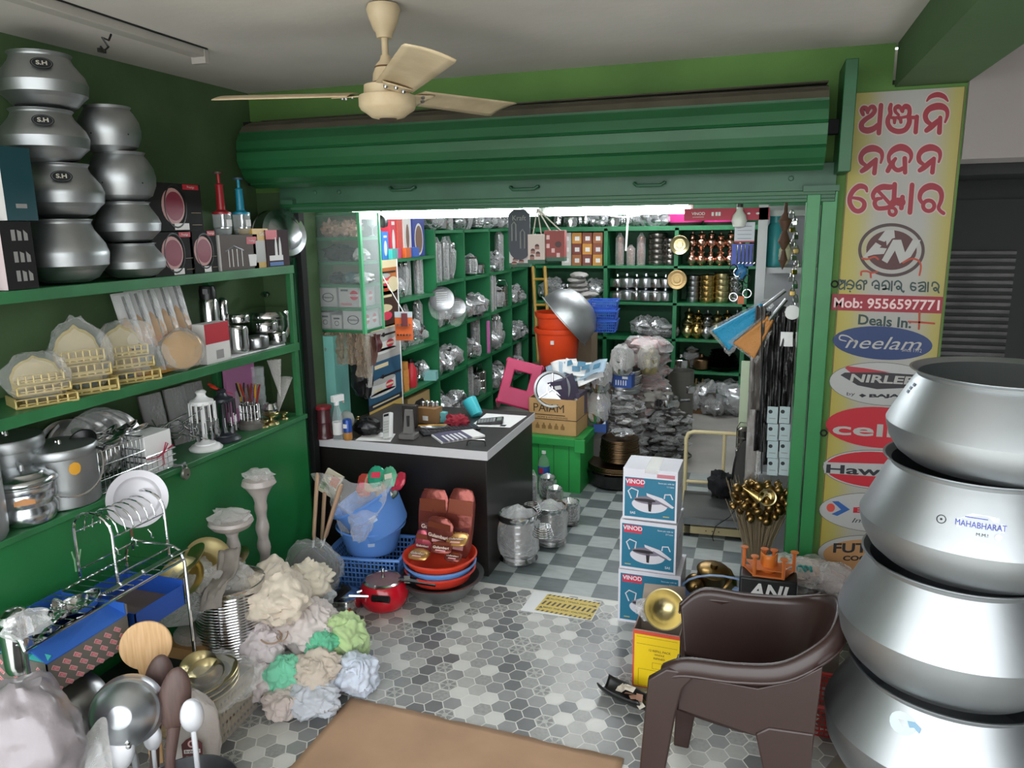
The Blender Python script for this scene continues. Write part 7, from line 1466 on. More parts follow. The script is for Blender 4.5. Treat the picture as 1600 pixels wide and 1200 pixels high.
for i, x in enumerate((-.07, .06)): mb = MB(); mb.blob((.06, .07, .05), FLF, T(0, 0, .045), i, .5, 4, 30, flat=.9, fold=.5); one(mb, 'fluffy_duster', ('left' if i == 0 else 'right')+' fluffy pinkish duster on the top shelf of the glass cabinet', 'duster', (GX+x, GY+.10, gz(4)))
mb = MB(); mb.blob((.10, .07, .05), mat('dark_film_pack', '#2b2a2c', .25, bump=.4), T(0, 0, .045), 5, .4, 3, 26, flat=.9); one(mb, 'dark_packet', 'dark film packet on the second shelf of the glass cabinet', 'packet', (GX-.03, GY+.11, gz(3)))
mb = MB(); mb.blob((.05, .05, .04), mat('white_cloth', '#c9c6c2', .8, bump=.3), T(0, 0, .036), 6, .35, 3, 24, flat=.9); one(mb, 'white_cloth', 'white folded cloth on the second shelf of the glass cabinet', 'cloth', (GX+.12, GY+.10, gz(3)))
for i, (x, c_, nm) in enumerate(((-.05, '#2a3438', 'dark'), (.05, '#4d6c6e', 'greyish teal'), (.13, '#c4c6c2', 'white'))): mb = MB(); mb.blob((.055, .06, .035), mat('pack_'+nm.replace(' ', '_'), c_, .35, bump=.4), T(0, 0, .031), 9+i, .4, 3, 24, flat=.88); one(mb, 'soft_packet', nm+' soft packet on the middle shelf of the glass cabinet', 'packet', (GX+x, GY+.10, gz(2)))
HB = mat('hawkins_box', '#b9b6b4', .5)
for (x, w_, l, h, lab, kind) in ((-.085, .12, 1, .115, 'white and grey oval ring box left on the fourth shelf of glass cabinet', 0), (.06, .14, 1, .12, 'white box with red round mark on the fourth shelf of glass cabinet', 1), (-.115, .07, 0, .10, 'small white spare part box left on the lowest shelf of glass cabinet', 2), (-.035, .07, 0, .085, 'small box with black knob picture on the lowest shelf of glass cabinet', 2), (.08, .14, 0, .115, 'white oval ring box right on the lowest shelf of glass cabinet', 0)):
    t = thing('spare_part_box', lab, 'box', (GX+x, GY+.03, gz(l)), 0, 'spare part boxes in the glass cabinet'); mb = MB(); mb.b2((-w_/2, 0, 0), (w_/2, .20, h), HB); F = T(0, -.0007, 0) @ Rx(90)
    if kind == 0: mb.ring(.034, .040, INK, F @ T(0, h*.5, 0), sy=.7); mb.text('Hawkins', .019, INK, F @ T(0, h*.5, 0), fat=.02)
    elif kind == 1: mb.text('Hawkins', .022, mat('mark_red', '#c22b48', .45), F @ T(-.02, h*.16, 0), fat=.03); mb.poly([(.035+.030*cos(a), h*.6+.030*sin(a), 0) for a in [q*pi/10 for q in range(20)]], mat('mark_red', ''), F); mb.box((.035, h*.6, .0007), (.062, .014, .0006), WHT, F); mb.text('Hawkins', .012, INK, F @ T(.035, h*.6, .0016), fat=.02); mb.box((-.03, h*.85, 0), (.05, .012, .0006), INK, F)
    else: mb.ring(.012, .016, INK, F @ T(0, h*.4, 0)); mb.box((0, h*.75, 0), (w_*.6, .01, .0006), INK, F)
    if x > .05:
        F = FX(w_/2+.0007, .05, h*.5)
        for v in (0, .09): mb.poly([(v+.026*cos(a), .03*sin(a), 0) for a in [q*pi/8 for q in range(16)]], mat('mark_red', ''), F); mb.box((v, 0, .0007), (.052, .014, .0006), WHT, F)
    mb.build('carton', t, smooth=False)
mb = MB(); mb.lathe([(0, 0), (.03, .0), (.004, .01), (.004, .05), (.03, .07), (.034, .12), (.032, .12), (.02, .07), (0, .06)], WHITE, n=20); one(mb, 'white_goblet', 'white goblet at the side pane on the top shelf of the glass cabinet', 'goblet', (GX+.14, GY+.22, gz(4)-.0))
# ------------------------------------------------------------------ goods on the back shelves
def brow(x0, x1, z, y=YB+.16): return lambda k: (x0+(x1-x0)*k, y+rng(-.03, .03), z+.001)
X0, X1, X2, X3 = BX
fill(['jug', 'pot', 'jug', 'bundle', 'pot', 'jug', 'bundle', 'bundle'], 'on the top board of the back wall', brow(X0+.15, -1.0, BZ[0]), None, 1.35)
PKB = mat('tub_pink', '#d83f8f', .35); DKB = mat('tub_dark', '#4a3a34', .5, .4)
for i, x in enumerate((-.80, -.42)):
    t = thing('pink_basin', ('left' if i == 0 else 'right')+' pink rimmed basin on the top board under the red strip', 'basin', (x, YB+.2, BZ[0]+.002), 0, 'pink basins on the top board'); mb = MB(); mb.lathe([(0, 0), (.16, 0), (.185, .05)], DKB, n=36); mb.build('dark_base', t); mb = MB(); mb.lathe([(.185, .05), (.20, .11), (.205, .15), (.195, .15), (0, .145)], PKB, n=36); mb.build('pink_lid', t)
BXC = [('#8a4a34', 'reddish brown'), ('#a3643c', 'tan brown'), ('#7a3a30', 'dark red'), ('#c98a3a', 'amber'), ('#c9c4bc', 'off white')]
n = 0
for c_ in range(4):
    for r_ in range(3):
        col, nm = (BXC[4] if c_ == 0 else BXC[(c_+r_) % 4])
        t = thing('steel_gift_box', nm+' box, '+tb(2-r_, 3)+' in '+lr(c_, 4)+' pile, left back bay', 'box', (X0+.36+c_*.115, YB+.04, BZ[1]+.001+r_*.117), rng(-3, 3), 'small boxes in the left back bay'); mb = MB(); mb.b2((-.052, 0, 0), (.052, .14, .115), mat('giftbox_'+nm.replace(' ', '_'), col, .5)); mb.b2((-.02, -.001, .03), (.03, 0, .075), PAPER); mb.build('carton', t)
for i, (x, k_, h_) in enumerate(((-1.47, 7, 1), (-1.35, 4, .8), (-1.24, 9, 1))):
    put('tumblers', ['cone shaped copper tumbler stack at the left', 'short copper tumbler stack second from left', 'tall copper tumbler stack third from left'][i]+' of the middle back bay', (x, YB+.12, BZ[1]+.001), 0, (1.15, 1.15, .95 if i != 1 else .6), COPPER, 'copper tumbler stacks')
SBX = mat('dark_steel_box', '#7f7a74', .25, .95)
for c_, (x, n_) in enumerate(((-1.07, 6), (-.93, 5))):
    for r_ in range(n_):
        t = thing('steel_box', tb(n_-1-r_, n_)+' round steel box of the '+('left' if c_ == 0 else 'right')+' pile in the middle back bay', 'box', (x, YB+.14, BZ[1]+.001+r_*.057), 0, 'round steel boxes'); mb = MB(); R_b = .10 if c_ == 0 else .075; mb.lathe([(0, 0), (R_b*.9, 0), (R_b*.96, .01), (R_b*.96, .032)], SBX, n=30); mb.build('body', t); mb = MB(); mb.lathe([(R_b, .03), (R_b, .046), (R_b*.9, .055), (0, .056)], SBX, n=30); mb.build('lid', t)
RC = mat('rose_copper', '#d3a795', .25, 1)
for r_ in range(2):
    fill(['lota']*6, 'in the '+('lower' if r_ == 0 else 'upper')+' copper row of the right back bay', brow(X2+.1, X3-.02, BZ[1]+r_*.17, YB+.12+.02*r_), [RC, COPPER], .85, group='copper pots in the right back bay')
for r_ in range(2): fill(['pot']*6, 'in the '+('lower' if r_ == 0 else 'upper')+' row of the second middle bay', brow(X1+.06, X2-.06, BZ[2]+.145*r_, YB+.12), [STEEL, ALUP], 1.15, group='steel pots in the middle bay')
fill(['tins', 'tins', 'tins', 'tins'], 'on the second board of the right back bay', brow(X2+.10, X3-.02, BZ[2], YB+.14), [STEELD, BRASS, BRASSP], 1.02, group='brass tin stacks')
fill(['bundle', 'plates', 'bundle', 'plates'], 'on the third board of the middle back bay', brow(X1+.35, X2-.05, BZ[3], YB+.14), None, 1.2)
for r_ in range(2): fill(['lota']*6, 'in the '+('front' if r_ == 0 else 'back')+' brass row of the right back bay', brow(X2+.08, X3-.02, BZ[3]+(.0 if r_ == 0 else .055), YB+.09+.15*r_), [BRASSP, BRASS, STEELD], 1.0 if r_ == 0 else 1.15, group='brass pots in the right back bay')
fill(['pot', 'bowls', 'pot'], 'on the lowest board of the right back bay', brow(X2+.02, -.52, BZ[4], YB+.12), [STEEL, SBX, BRONZE], 1.3)
for i in range(6):
    mb = MB(); R_b = .175-.012*i; mb.lathe([(0, 0), (R_b*.7, 0), (R_b, .05), (R_b*1.03, .052), (R_b*.95, .05), (R_b*.68, .006), (0, .004)], mat('iron_black', '#22201e', .35, .8), n=36); one(mb, 'iron_pan', tb(5-i, 6)+' black iron pan of the stack on the lowest back board', 'pan', (-.36, YB+.17, BZ[4]+.001+.032*i), 0, 'black iron pans')
fill(['bundle', 'bundle', 'bundle'], 'under the lowest board of the right back bay', brow(-.75, -.1, 0, YB+.1), None, 1.9)
fill(['bundle', 'pot', 'bundle', 'bundle'], 'in the left back bay above the ladder', brow(X0+.1, X1-.05, BZ[2], YB+.15), None, 1.3)
fill(['bundle', 'plates', 'bundle'], 'on the third board of the left back bay', brow(X0+.1, X1-.05, BZ[3], YB+.15), None, 1.3)
for px, py, m_, lab in ((1062, 383, BRASSP, 'round embossed plate hung on the upright between the back bays'), (1058, 437, mat('matt_gold', '#d0b07a', .5, .5), 'matt golden disc hung on the upright below the embossed plate')):
    p = ony(px, py, YB-.02); t = thing('hanging_plate', lab, 'plate', (p.x, YB-.025, p.z), (90, 0, 0)); R = pw(15, p); mb = MB(); mb.lathe([(0, .012), (R*.3, .012), (R*.35, .006), (R*.6, .008), (R*.65, .003), (R*.95, .012), (R, .008), (R*.98, 0), (0, 0)], m_, n=36); mb.build('plate', t); mb = MB(); mb.tube([(0, R*.9, 0), (0, R*1.12, -.012)], .003, BLACK, n=5); mb.build('hook', t)
a, b = ony(826, 425, 7.6), ony(846, 512, 7.5); YW = mat('ladder_yellow', '#b58f3a', .5, var=.15)
t = thing('step_ladder', 'narrow yellow wooden ladder leaning at the back left corner', 'ladder', (0, 0, 0))
for dx in (0, .13):
    mb = MB(); mb.tube([(a.x+dx, 7.75, a.z+.05), (b.x+dx+.04, 7.35, .0)], .018, YW, n=6); mb.build('rail', t)
for k in range(6): f = (k+.5)/6; mb = MB(); c = Vector((a.x, 7.75, a.z+.05)).lerp(Vector((b.x+.04, 7.35, 0)), f); mb.tube([c, c+Vector((.13, 0, 0))], .014, YW, n=6); mb.build('rung', t)
PKS = mat('stool_pink', '#c4285e', .35); p = ony(812, 600, 5.75)
t = thing('pink_stool', 'pink plastic stool standing on its side with square hole behind the counter', 'stool', (p.x, 5.75, p.z), (72, 14, 10)); mb = MB(); r1, r2 = .15, .19; o_ = [(-r1, -r2), (r1, -r2), (r1, r2), (-r1, r2)]; i_ = [(-.07, -.04), (.07, -.04), (.07, .10), (-.07, .10)]
vs = [(x, y, z) for z in (0, -.02) for P in (o_, i_) for x, y in P]; mb.add(vs, [(k, (k+1) % 4, 4+(k+1) % 4, 4+k) for k in range(4)]+[(8+k, 12+k, 12+(k+1) % 4, 8+(k+1) % 4) for k in range(4)]+[(k, 8+k, 8+(k+1) % 4, (k+1) % 4) for k in range(4)]+[(4+k, 4+(k+1) % 4, 12+(k+1) % 4, 12+k) for k in range(4)], PKS); mb.build('seat', t, bevel=.012)
for sx in (-1, 1):
    for sy in (-1, 1): mb = MB(); mb.tube([(sx*r1*.9, sy*r2*.9, -.02), (sx*r1*1.05, sy*r2*1.05, -.34)], [.025, .018], PKS, n=8); mb.build('leg', t)
t = thing('green_chest', 'bright green wooden chest behind the counter', 'chest', (-1.42, 5.35, 0), -2); GC = mat('chest_green', '#2fa04c', .45, var=.2, scale=4)
mb = MB(); mb.b2((-.30, 0, 0), (.19, .42, .37), GC)
for x in (-.14, -.02, .10): mb.b2((x, -.004, .01), (x+.006, .0, .37), mat('chest_gap', '#1d6b34', .6))
mb.build('body', t); mb = MB(); mb.b2((-.31, -.02, .37), (.21, .44, .43), GC); mb.b2((.15, -.03, .33), (.23, .0, .43), GC); mb.build('lid', t, bevel=.004)
t = thing('lettered_carton', 'brown carton lettered in black on the green chest', 'box', (-1.46, 5.40, .432), -3); CT = mat('carton_kraft', '#c49a66', .7, var=.1); w_, h_ = .19, .28
mb = MB(); mb.b2((-w_, 0, 0), (w_, .005, h_), CT); mb.b2((-w_, .30, 0), (w_, .305, h_), CT); mb.b2((-w_, 0, 0), (-w_+.005, .3, h_), CT); mb.b2((w_-.005, 0, 0), (w_, .3, h_), CT); mb.b2((-w_, 0, 0), (w_, .3, .005), CT)
F = T(0, -.0008, 0) @ Rx(90); CI = mat('carton_ink', '#3a2a1c', .6); mb.text('PAlAM', .09, CI, F @ T(-.03, .205, 0), wide=1.0); mb.box((-.03, .155, 0), (.26, .006, .0006), CI, F); mb.text('HOME & KITCHENWARE', .022, CI, F @ T(.0, .135, 0)); mb.b2((-w_-.001, -.0012, .118), (w_+.001, .305, .123), CI)
for i in range(5): mb.poly([(-.12+.05*i+x, .045+y, 0) for x, y in ((-.016, 0), (.016, 0), (.016, .024), (.006, .034), (.006, .046), (-.006, .046), (-.006, .034), (-.016, .024))], mat('carton_print', '#8f6a3e', .6), F)
mb.build('carton', t, smooth=False)
p = ony(862, 618, 5.42); t = thing('thali_plate', 'steel compartment plate standing in the lettered carton', 'plate', (p.x, 5.44, .78), (76, 0, 8)); R = pw(29, p)
mb = MB(); mb.lathe([(0, 0), (R*.85, 0), (R*.9, .014), (R, .018), (R*.99, .022), (R*.88, .018), (R*.83, .004), (0, .004)], STEELD, n=44); mb.build('plate', t); mb = MB()
for a in (90, 215, 325): mb.tube([(0, 0, .008), (R*.86*cos(radians(a)), R*.86*sin(radians(a)), .008)], .008, STEEL, n=6)
mb.ring(R*.26, R*.32, STEEL, T(0, 0, .014), n=24); mb.build('divider', t)
for i, (x, y, z, rz, lab) in enumerate(((-1.40, 5.52, .68, -22, 'upper tilted purple box behind the compartment plate'), (-1.36, 5.60, .56, -8, 'lower purple box inside the lettered carton'))):
    t = thing('purple_box', lab, 'box', (x, y, z), (12-10*i, -14+14*i, rz), 'purple boxes in the carton'); mb = MB(); mb.box((0, 0, .09), (.20, .16, .18), mat('box_purple', '#4a4156', .5)); mb.box((-.04, -.081, .06), (.08, .001, .06), STW); mb.box((.05, -.081, .13), (.06, .001, .03), PAPER); mb.build('carton', t)
for i in range(7):
    mb = MB(); mb.sheet(lambda u, v: Vector(((u-.5)*.20, (v-.5)*.14, .03*sin(u*3+i))), 8, 5, PAPER if i % 2 else mat('flyer_blue', '#9fb6c6', .5)); mb.box((.03, .0, .034), (.06, .05, .001), mat('flyer_print', '#4f7f9a', .5)); one(mb, 'flyer', lr(i, 7)+' of the white and blue flyers fanned over the purple boxes', 'paper', (-1.46+.05*i, 5.62-.012*i, .88+.014*((i*3) % 5)), (38, rng(-25, 15), rng(-30, 30)), 'flyers on the purple boxes', solid=.001)
p = onz(850, 766, 0); t = thing('water_bottle', 'clear plastic water bottle with blue label before the green chest', 'bottle', (p.x, p.y, 0)); mb = MB(); mb.lathe([(0, 0), (.038, 0), (.045, .01), (.045, .06), (.042, .07), (.045, .08), (.045, .20), (.035, .25), (.014, .285), (.014, .30)], GLASS, n=24); mb.build('bottle', t); mb = MB(); mb.lathe([(.0455, .135), (.0455, .20)], mat('label_blue', '#2a4fa0', .4), n=24); mb.box((-.01, -.046, .17), (.03, .001, .04), RD); mb.build('label', t); mb = MB(); mb.lathe([(.016, .295), (.016, .315), (0, .316)], WHITE, n=16); mb.build('cap', t)
YQ = 6.35; p = ony(872, 570, YQ); zb_ = p.z; OB = mat('bucket_orange', '#e0481f', .35)
t = thing('grey_cooking_pot', 'tall dull grey pot carrying the orange buckets behind the flyers', 'pot', (p.x-.03, YQ, 0)); mb = MB(); mb.lathe([(0, 0), (.19, 0), (.21, .03), (.22, zb_-.01), (.23, zb_), (.215, zb_), (.2, .04), (0, .02)], STEELD, n=40); mb.build('pot', t); mb = MB(); mb.lathe([(.0, zb_-.004), (.225, zb_-.003), (.225, zb_+.001), (0, zb_+.002)], STEELD, n=40); mb.build('lid', t)
hh = ony(872, 512, YQ).z-zb_
def bucket(label, z, h, R, tilt=0):
    t = thing('orange_bucket', label, 'bucket', (p.x, YQ, z), (0, tilt, 0), 'orange buckets'); mb = MB(); mb.lathe([(0, 0), (R*.74, 0), (R*.78, .008), (R*.93, h*.86), (R*1.0, h*.87), (R*1.03, h*.93), (R*1.03, h), (R*.95, h), (R*.74, .01), (0, .006)], OB, n=44); mb.build('bucket', t); return t
t = bucket('lower orange plastic bucket with small white tag', zb_+.004, hh, .205); mb = MB(); mb.b2((-.015, -.2, hh*.62), (.015, -.186, hh*.72), PAPER); mb.build('tag', t)
bucket('upper orange plastic bucket nested in the lower one', zb_+hh*.45, hh*.98, .195)
q = ony(882, 501, YQ-.02); t = thing('aluminium_bowl', 'large aluminium bowl tipped over the top of the orange buckets', 'bowl', (q.x, YQ-.02, q.z), (13, 227, 0)); R = .275
mb = MB(); mb.lathe([(0, -.26), (.08, -.255), (.16, -.225), (.235, -.15), (.262, -.06), (R*.97, 0), (R*1.03, .004), (R*1.03, .01), (R*.95, .006), (.25, -.06), (.22, -.14), (.14, -.21), (0, -.24)], ALUS, n=56); mb.build('bowl', t)
def stack(nm, cat, n_, x, y, z0, dz, fnb, lab, grp, jit=.02, start=0):
    for i in range(n_): mb = MB(); fnb(mb, i); one(mb, nm, tb(n_-1-i, n_)+' '+lab, cat, (x+rng(-jit, jit), y+rng(-jit, jit), z0+dz*i), rng(-25, 25), grp)
PB = mat('plate_paper', '#98948f', .6, bump=.3, bscale=40)
yv = 7.0; pv = ony(900, 470, yv)
stack('paper_bundle', 'bundle', 7, pv.x+.02, yv, pv.z-.03, .045, lambda m, i: m.blob((.17 if i < 3 else .085, .14, .03), PB, None, i, .14, 3, 24, flat=.8), 'of the white wrapped bundles piled above the buckets', 'white wrapped bundles')
mb = MB(); mb.b2((pv.x-.16, yv-.14, 0), (pv.x+.18, yv+.14, pv.z-.06), mat('pile_carton', '#8d7a62', .7, var=.2)); one(mb, 'tall_carton', 'tall brown carton carrying the white wrapped bundles', 'box')
yv = 6.55; pb_ = ony(943, 517, yv); BB = mat('basket_blue', '#2f62c9', .4)
for i in range(3):
    t = thing('blue_basket', tb(2-i, 3)+' blue basket of the stack beside the aluminium bowl', 'basket', (pb_.x, yv, pb_.z+.085*i), 4, 'blue baskets'); mb = MB()
    for a_, b_, n_ in (((-.11, -.09, 0), (.11, -.09, 0), 12), ((.11, -.09, 0), (.11, .09, 0), 9), ((.11, .09, 0), (-.11, .09, 0), 12), ((-.11, .09, 0), (-.11, -.09, 0), 9)): wall(mb, a_, b_, .10, n_, 4, BB, .015)
    mb.b2((-.11, -.09, 0), (.11, .09, .004), BB); mb.build('mesh_body', t, solid=.003, smooth=False); mb = MB(); mb.tube([(-.126, -.106, .1), (.126, -.106, .1), (.126, .106, .1), (-.126, .106, .1)], .007, BB, n=6, closed=True); mb.build('rim', t)
WPS = mat('wrapped_plates', '#8d8a87', .25, .75, bump=.35, bscale=34, var=.3, scale=12); WPP = mat('wrapped_pink', '#b59a98', .35, .3, bump=.4, bscale=30, var=.2)
def wrapped(rx, ry, rz, mt=None, film_=True):
    def f(m, i): m.blob((rx, ry, rz), mt or WPS, None, i+int(rx*1000), .28, 2.6, 26, flat=.82, fold=.12); (m.blob((rx*1.06, ry*1.06, rz*1.1), CLR, None, i+77, .4, 3.4, 20, flat=.85, fold=.15) if film_ else None)
    return f
stack('wrapped_stack', 'bundle', 6, pb_.x, yv, .055, .105, wrapped(.17, .15, .07), 'of the film wrapped plate stacks under the blue baskets', 'wrapped stacks under the blue baskets')
yv = 6.5; pc = ony(1010, 510, yv); stack('wrapped_stack', 'bundle', 9, pc.x, yv+.1, .06, .112, wrapped(.19, .16, .075, WPP), 'of the pinkish wrapped stacks right of the blue baskets', 'pinkish wrapped stacks')
yv = 6.05; pc = ony(968, 640, yv); stack('wrapped_stack', 'bundle', 6, pc.x, yv, .05, .098, wrapped(.20, .17, .068), 'of the grey wrapped plate stacks in the middle of the shop', 'grey wrapped stacks in the middle', .03)
ps = ony(968, 575, 6.1); zs_ = .64
for i in range(5):
    mb = MB(); R = .165; mb.lathe([(R, 0), (R, .034), (R*.985, .034), (R*.985, 0)], STEELD, n=40); mb.lathe([(R*1.01, .028), (R*1.02, .034), (R, .036)], STEEL, n=40); one(mb, 'sieve_frame', tb(4-i, 5)+' of the round steel sieve frames stacked in the middle', 'sieve', (ps.x+.01*(i % 2), 6.15, zs_+.037*i), 0, 'steel sieve frames')
for px, py, lab, y in ((935, 640, 'tall film wrapped container left of the grey stacks', 5.75), (938, 590, 'film wrapped jar above the tall container', 5.78), (972, 565, 'cloth covered jar on the blue box', 5.85), (1013, 565, 'yellowish film wrapped jar beside the sieve frames', 6.3)):
    pp = ony(px, py, y); R = .085
    t = thing('wrapped_jar', lab, 'jar', (pp.x, y, max(0, pp.z-.1))); mb = MB(); mb.lathe([(0, 0), (R*.8, 0), (R, .03), (R, .13), (R*.7, .16), (R*.75, .19), (0, .195)], BRASSP if 'yellow' in lab else STEEL, n=26); mb.build('jar', t); mb = MB(); mb.blob((R*1.15, R*1.15, .125), FILMG, T(0, 0, .11), px, .25, 3, 20, flat=.86); mb.build('film_wrap', t)
mb = MB(); y = 5.8; pp = ony(933, 690, y); mb.b2((pp.x-.075, y-.05, 0), (pp.x+.075, y+.1, ony(935, 655, y).z-.02), mat('jar_carton', '#5d5a58', .6)); one(mb, 'dark_carton', 'dark carton on the floor carrying the wrapped containers', 'box')
for i, (px, py, y, hz) in enumerate(((972, 602, 5.85, .13), (937, 648, 5.70, .13), (937, 672, 5.70, .13))):
    pp = ony(px, py, y); t = thing('blue_carton', ['blue box with white utensil picture on the grey wrapped stacks', 'upper small blue box beside the lettered carton', 'lower small blue box beside the lettered carton'][i], 'box', (pp.x, y, pp.z-.02), rng(-8, 8), 'small blue boxes'); mb = MB(); mb.b2((-.075 if i == 0 else -.05, 0, 0), (.075 if i == 0 else .05, .1, hz*.8), mat('box_royal', '#24488f', .45))
    if i == 0: [mb.tube([(-.05+.02*k, -.001, .02), (-.05+.02*k, -.001, .06)], .004, PAPER, n=5) for k in range(5)]
    mb.b2((0, -.001, hz*.55), (.045, 0, hz*.7), PAPER); mb.build('carton', t)
for i in range(2): put('jug', ['small steel jug', 'farther steel jug'][i]+' wedged above the dark carton', (ony(935, 630, 5.75).x+.02*i, 5.76+.1*i, .52), 60, 1.1, STEEL, 'jugs by the lettered carton')
for i, (px, py, rx, rz_, c_, lab) in enumerate(((1020, 625, .15, .08, '#a8a39c', 'grey plastic covered bundle right of the sieve frames'), (1005, 655, .13, .07, '#b7a3a0', 'rosy plastic covered bundle below the grey covered one'), (1035, 650, .12, .09, '#9d9994', 'crumpled grey bundle beside the tall tins'))):
    pp = ony(px, py, 6.45); mb = MB(); mb.blob((rx, .13, rz_), mat('cover_'+c_[1:], c_, .45, bump=.5, bscale=26), None, 90+i, .35, 2.6, 34, fold=.25); one(mb, 'covered_bundle', lab, 'bundle', (pp.x, 6.5, pp.z), angle=70)
pp = onz(962, 765, 0); t = thing('black_basin', 'black basin on the floor under the bronze plates', 'basin', (pp.x-.02, pp.y+.16, 0)); mb = MB(); mb.lathe([(0, 0), (.19, 0), (.22, .02), (.245, .12), (.25, .125), (.235, .12), (.2, .02), (0, .012)], BLACK, n=44); mb.build('basin', t)
bx_, by_ = pp.x-.0, pp.y+.16
for i in range(18):
    big = i < 4; R = .25 if big else .165-.0012*i
    mb = MB(); mb.lathe([(0, 0), (R*.72, 0), (R*.93, .012), (R, .016), (R*.99, .02), (R*.9, .016), (R*.7, .005), (0, .005)], BRONZE, n=40); one(mb, 'bronze_plate', tb(17-i, 18) if i > 5 else ['lowest', 'second lowest', 'third lowest', 'fourth lowest', 'fifth lowest', 'sixth lowest'][i], 'plate', (bx_+rng(-.004, .004), by_+rng(-.004, .004), .127+.0125*i+(.014 if not big else 0)), 0, 'bronze plates in a stack')['label'] = (['lowest', 'second lowest', 'third lowest', 'fourth lowest', 'fifth lowest', 'sixth lowest'][i] if i < 6 else tb(17-i, 18))+' bronze plate of the stack on the black basin'
put('bundle', 'paper wrapped bundle lying on top of the bronze plates', (bx_+.02, by_, .385), 20, (.9, .7, .35), STEEL, None)
for i, (px, yb, yt, hw, y, lab) in enumerate(((1062, 643, 580, 20, 7.2, 'tall dull grey tin at the back of the aisle'), (1045, 690, 640, 15, 6.9, 'lower grey tin before the tall grey tin'))):
    pp = ony(px, yb, y); pp.z = max(pp.z, 0); t, _ = can('grey_tin', lab, 'tin', px, yb, yt, hw, 0.001, zb=0) if False else (thing('grey_tin', lab, 'tin', (pp.x, y, 0)), 0); h = ony(px, yt, y).z; R = pw(hw, pp); mb = MB(); mb.lathe([(0, 0), (R, 0), (R, h), (R*1.03, h+.01), (R*.97, h+.01), (R*.95, .02), (0, .02)], mat('tin_grey', '#77766f', .45, .6), n=36); mb.build('tin', t)
for k in range(5): put('pot', lr(k, 5)+' steel pot heaped in the tall grey tin', (ony(1062, 575, 7.2).x-.09+.045*k, 7.16+.03*(k % 2), .40+.03*(k % 3)), 0, .8, STEEL, 'pots in the tall grey tin')
pp = onz(1086, 646, 0); t = thing('brown_carton', 'small brown carton with brass tops at the end of the aisle', 'box', (pp.x, pp.y, 0), -4); mb = MB(); mb.b2((-.10, 0, 0), (.10, .18, .27), mat('carton_dark', '#7d5b3b', .7)); mb.build('carton', t)
for k in range(3): o = thing('brass_ladle', lr(k, 3)+' brass handle sticking out of the small brown carton', 'ladle', (pp.x-.06+.05*k, pp.y+.08, .27), (0, 10*k-8, 0), 'brass handles in the carton'); mb = MB(); mb.tube([(0, 0, -.1), (0, 0, .10)], [.008, .012], BRASS, n=8); mb.build('handle', o)
yv = 6.35; pc = ony(1043, 690, yv); DKW = mat('dark_wrapped', '#4a4743', .3, .6, bump=.4, bscale=30, var=.3)
stack('wrapped_pan', 'pan', 5, pc.x, yv, .05, .085, wrapped(.17, .16, .058, DKW), 'of the dark film wrapped pans stacked in the aisle', 'dark wrapped pans')
pp = ony(1042, 640, yv); t = thing('steel_casserole', 'shiny steel casserole with handle on top of the dark wrapped pans', 'pot', (pp.x, yv, .475)); mb = MB(); mb.lathe([(0, 0), (.09, 0), (.105, .02), (.105, .08), (.11, .085), (.10, .085), (.095, .02), (0, .01)], STEEL, n=36); mb.build('body', t); mb = MB(); mb.tube([(.10, 0, .06), (.19, .0, .07)], .012, BLACK, n=8); mb.build('handle', t)
for i, (px, py, lab) in enumerate(((985, 735, 'nearest'), (1010, 745, 'middle'), (1030, 752, 'rightmost'))): pp = onz(px, py, 0); mb = MB(); mb.blob((.13, .12, .07), DKW if i else WPS, None, 66+i, .3, 2.8, 24, flat=.85, fold=.15); one(mb, 'wrapped_bundle', lab+' dark wrapped bundle on the floor behind the pan boxes', 'bundle', (pp.x, pp.y+.1, .06), 0, 'dark bundles on the aisle floor')
VS = [('bowls', 795, 900, 1.9, 'large film wrapped steel vessel stack nearest the counter corner'), ('bowls', 850, 868, 1.6, 'film wrapped vessel stack behind the nearest wrapped stack'), ('bowls', 885, 828, 1.0, 'steel bowl stack at the right of the vessel group'), ('bowls', 862, 800, .9, 'steel bowl stack behind the right bowl stack'), ('tumblers', 828, 800, .8, 'steel tumbler stack against the counter side'), ('bowls', 850, 785, 1.0, 'farthest steel bowl stack by the counter'), ('plates', 812, 838, .8, 'ring shaped steel plate stack beside the counter')]
for k, px, py, s_, lab in VS: pp = onz(px, py, 0); put(k, lab, (pp.x, pp.y+.10*s_, 0), 30, s_, STEEL, 'steel vessels beside the counter')
for i, (px, py, z) in enumerate(((848, 835, .22), (830, 800, .26))): pp = onz(px, py, z); mb = MB(); [mb.tube([(.06*cos(a)*(1-.06*j), .06*sin(a)*(1-.06*j), .012*j) for a in [q*pi/12 for q in range(24)]], .004, CHROME, n=6, closed=True) for j in range(5)]; one(mb, 'ring_stack', ('nearer' if i == 0 else 'farther')+' coil of shiny steel rings on the wrapped vessels', 'rings', pp)
pp = onz(775, 818, .24); mb = MB(); mb.blob((.05, .025, .02), WOOD, None, 3, .3, 3, 18); one(mb, 'wood_chip', 'small pale wooden piece on the vessels by the counter side', 'wood', pp)
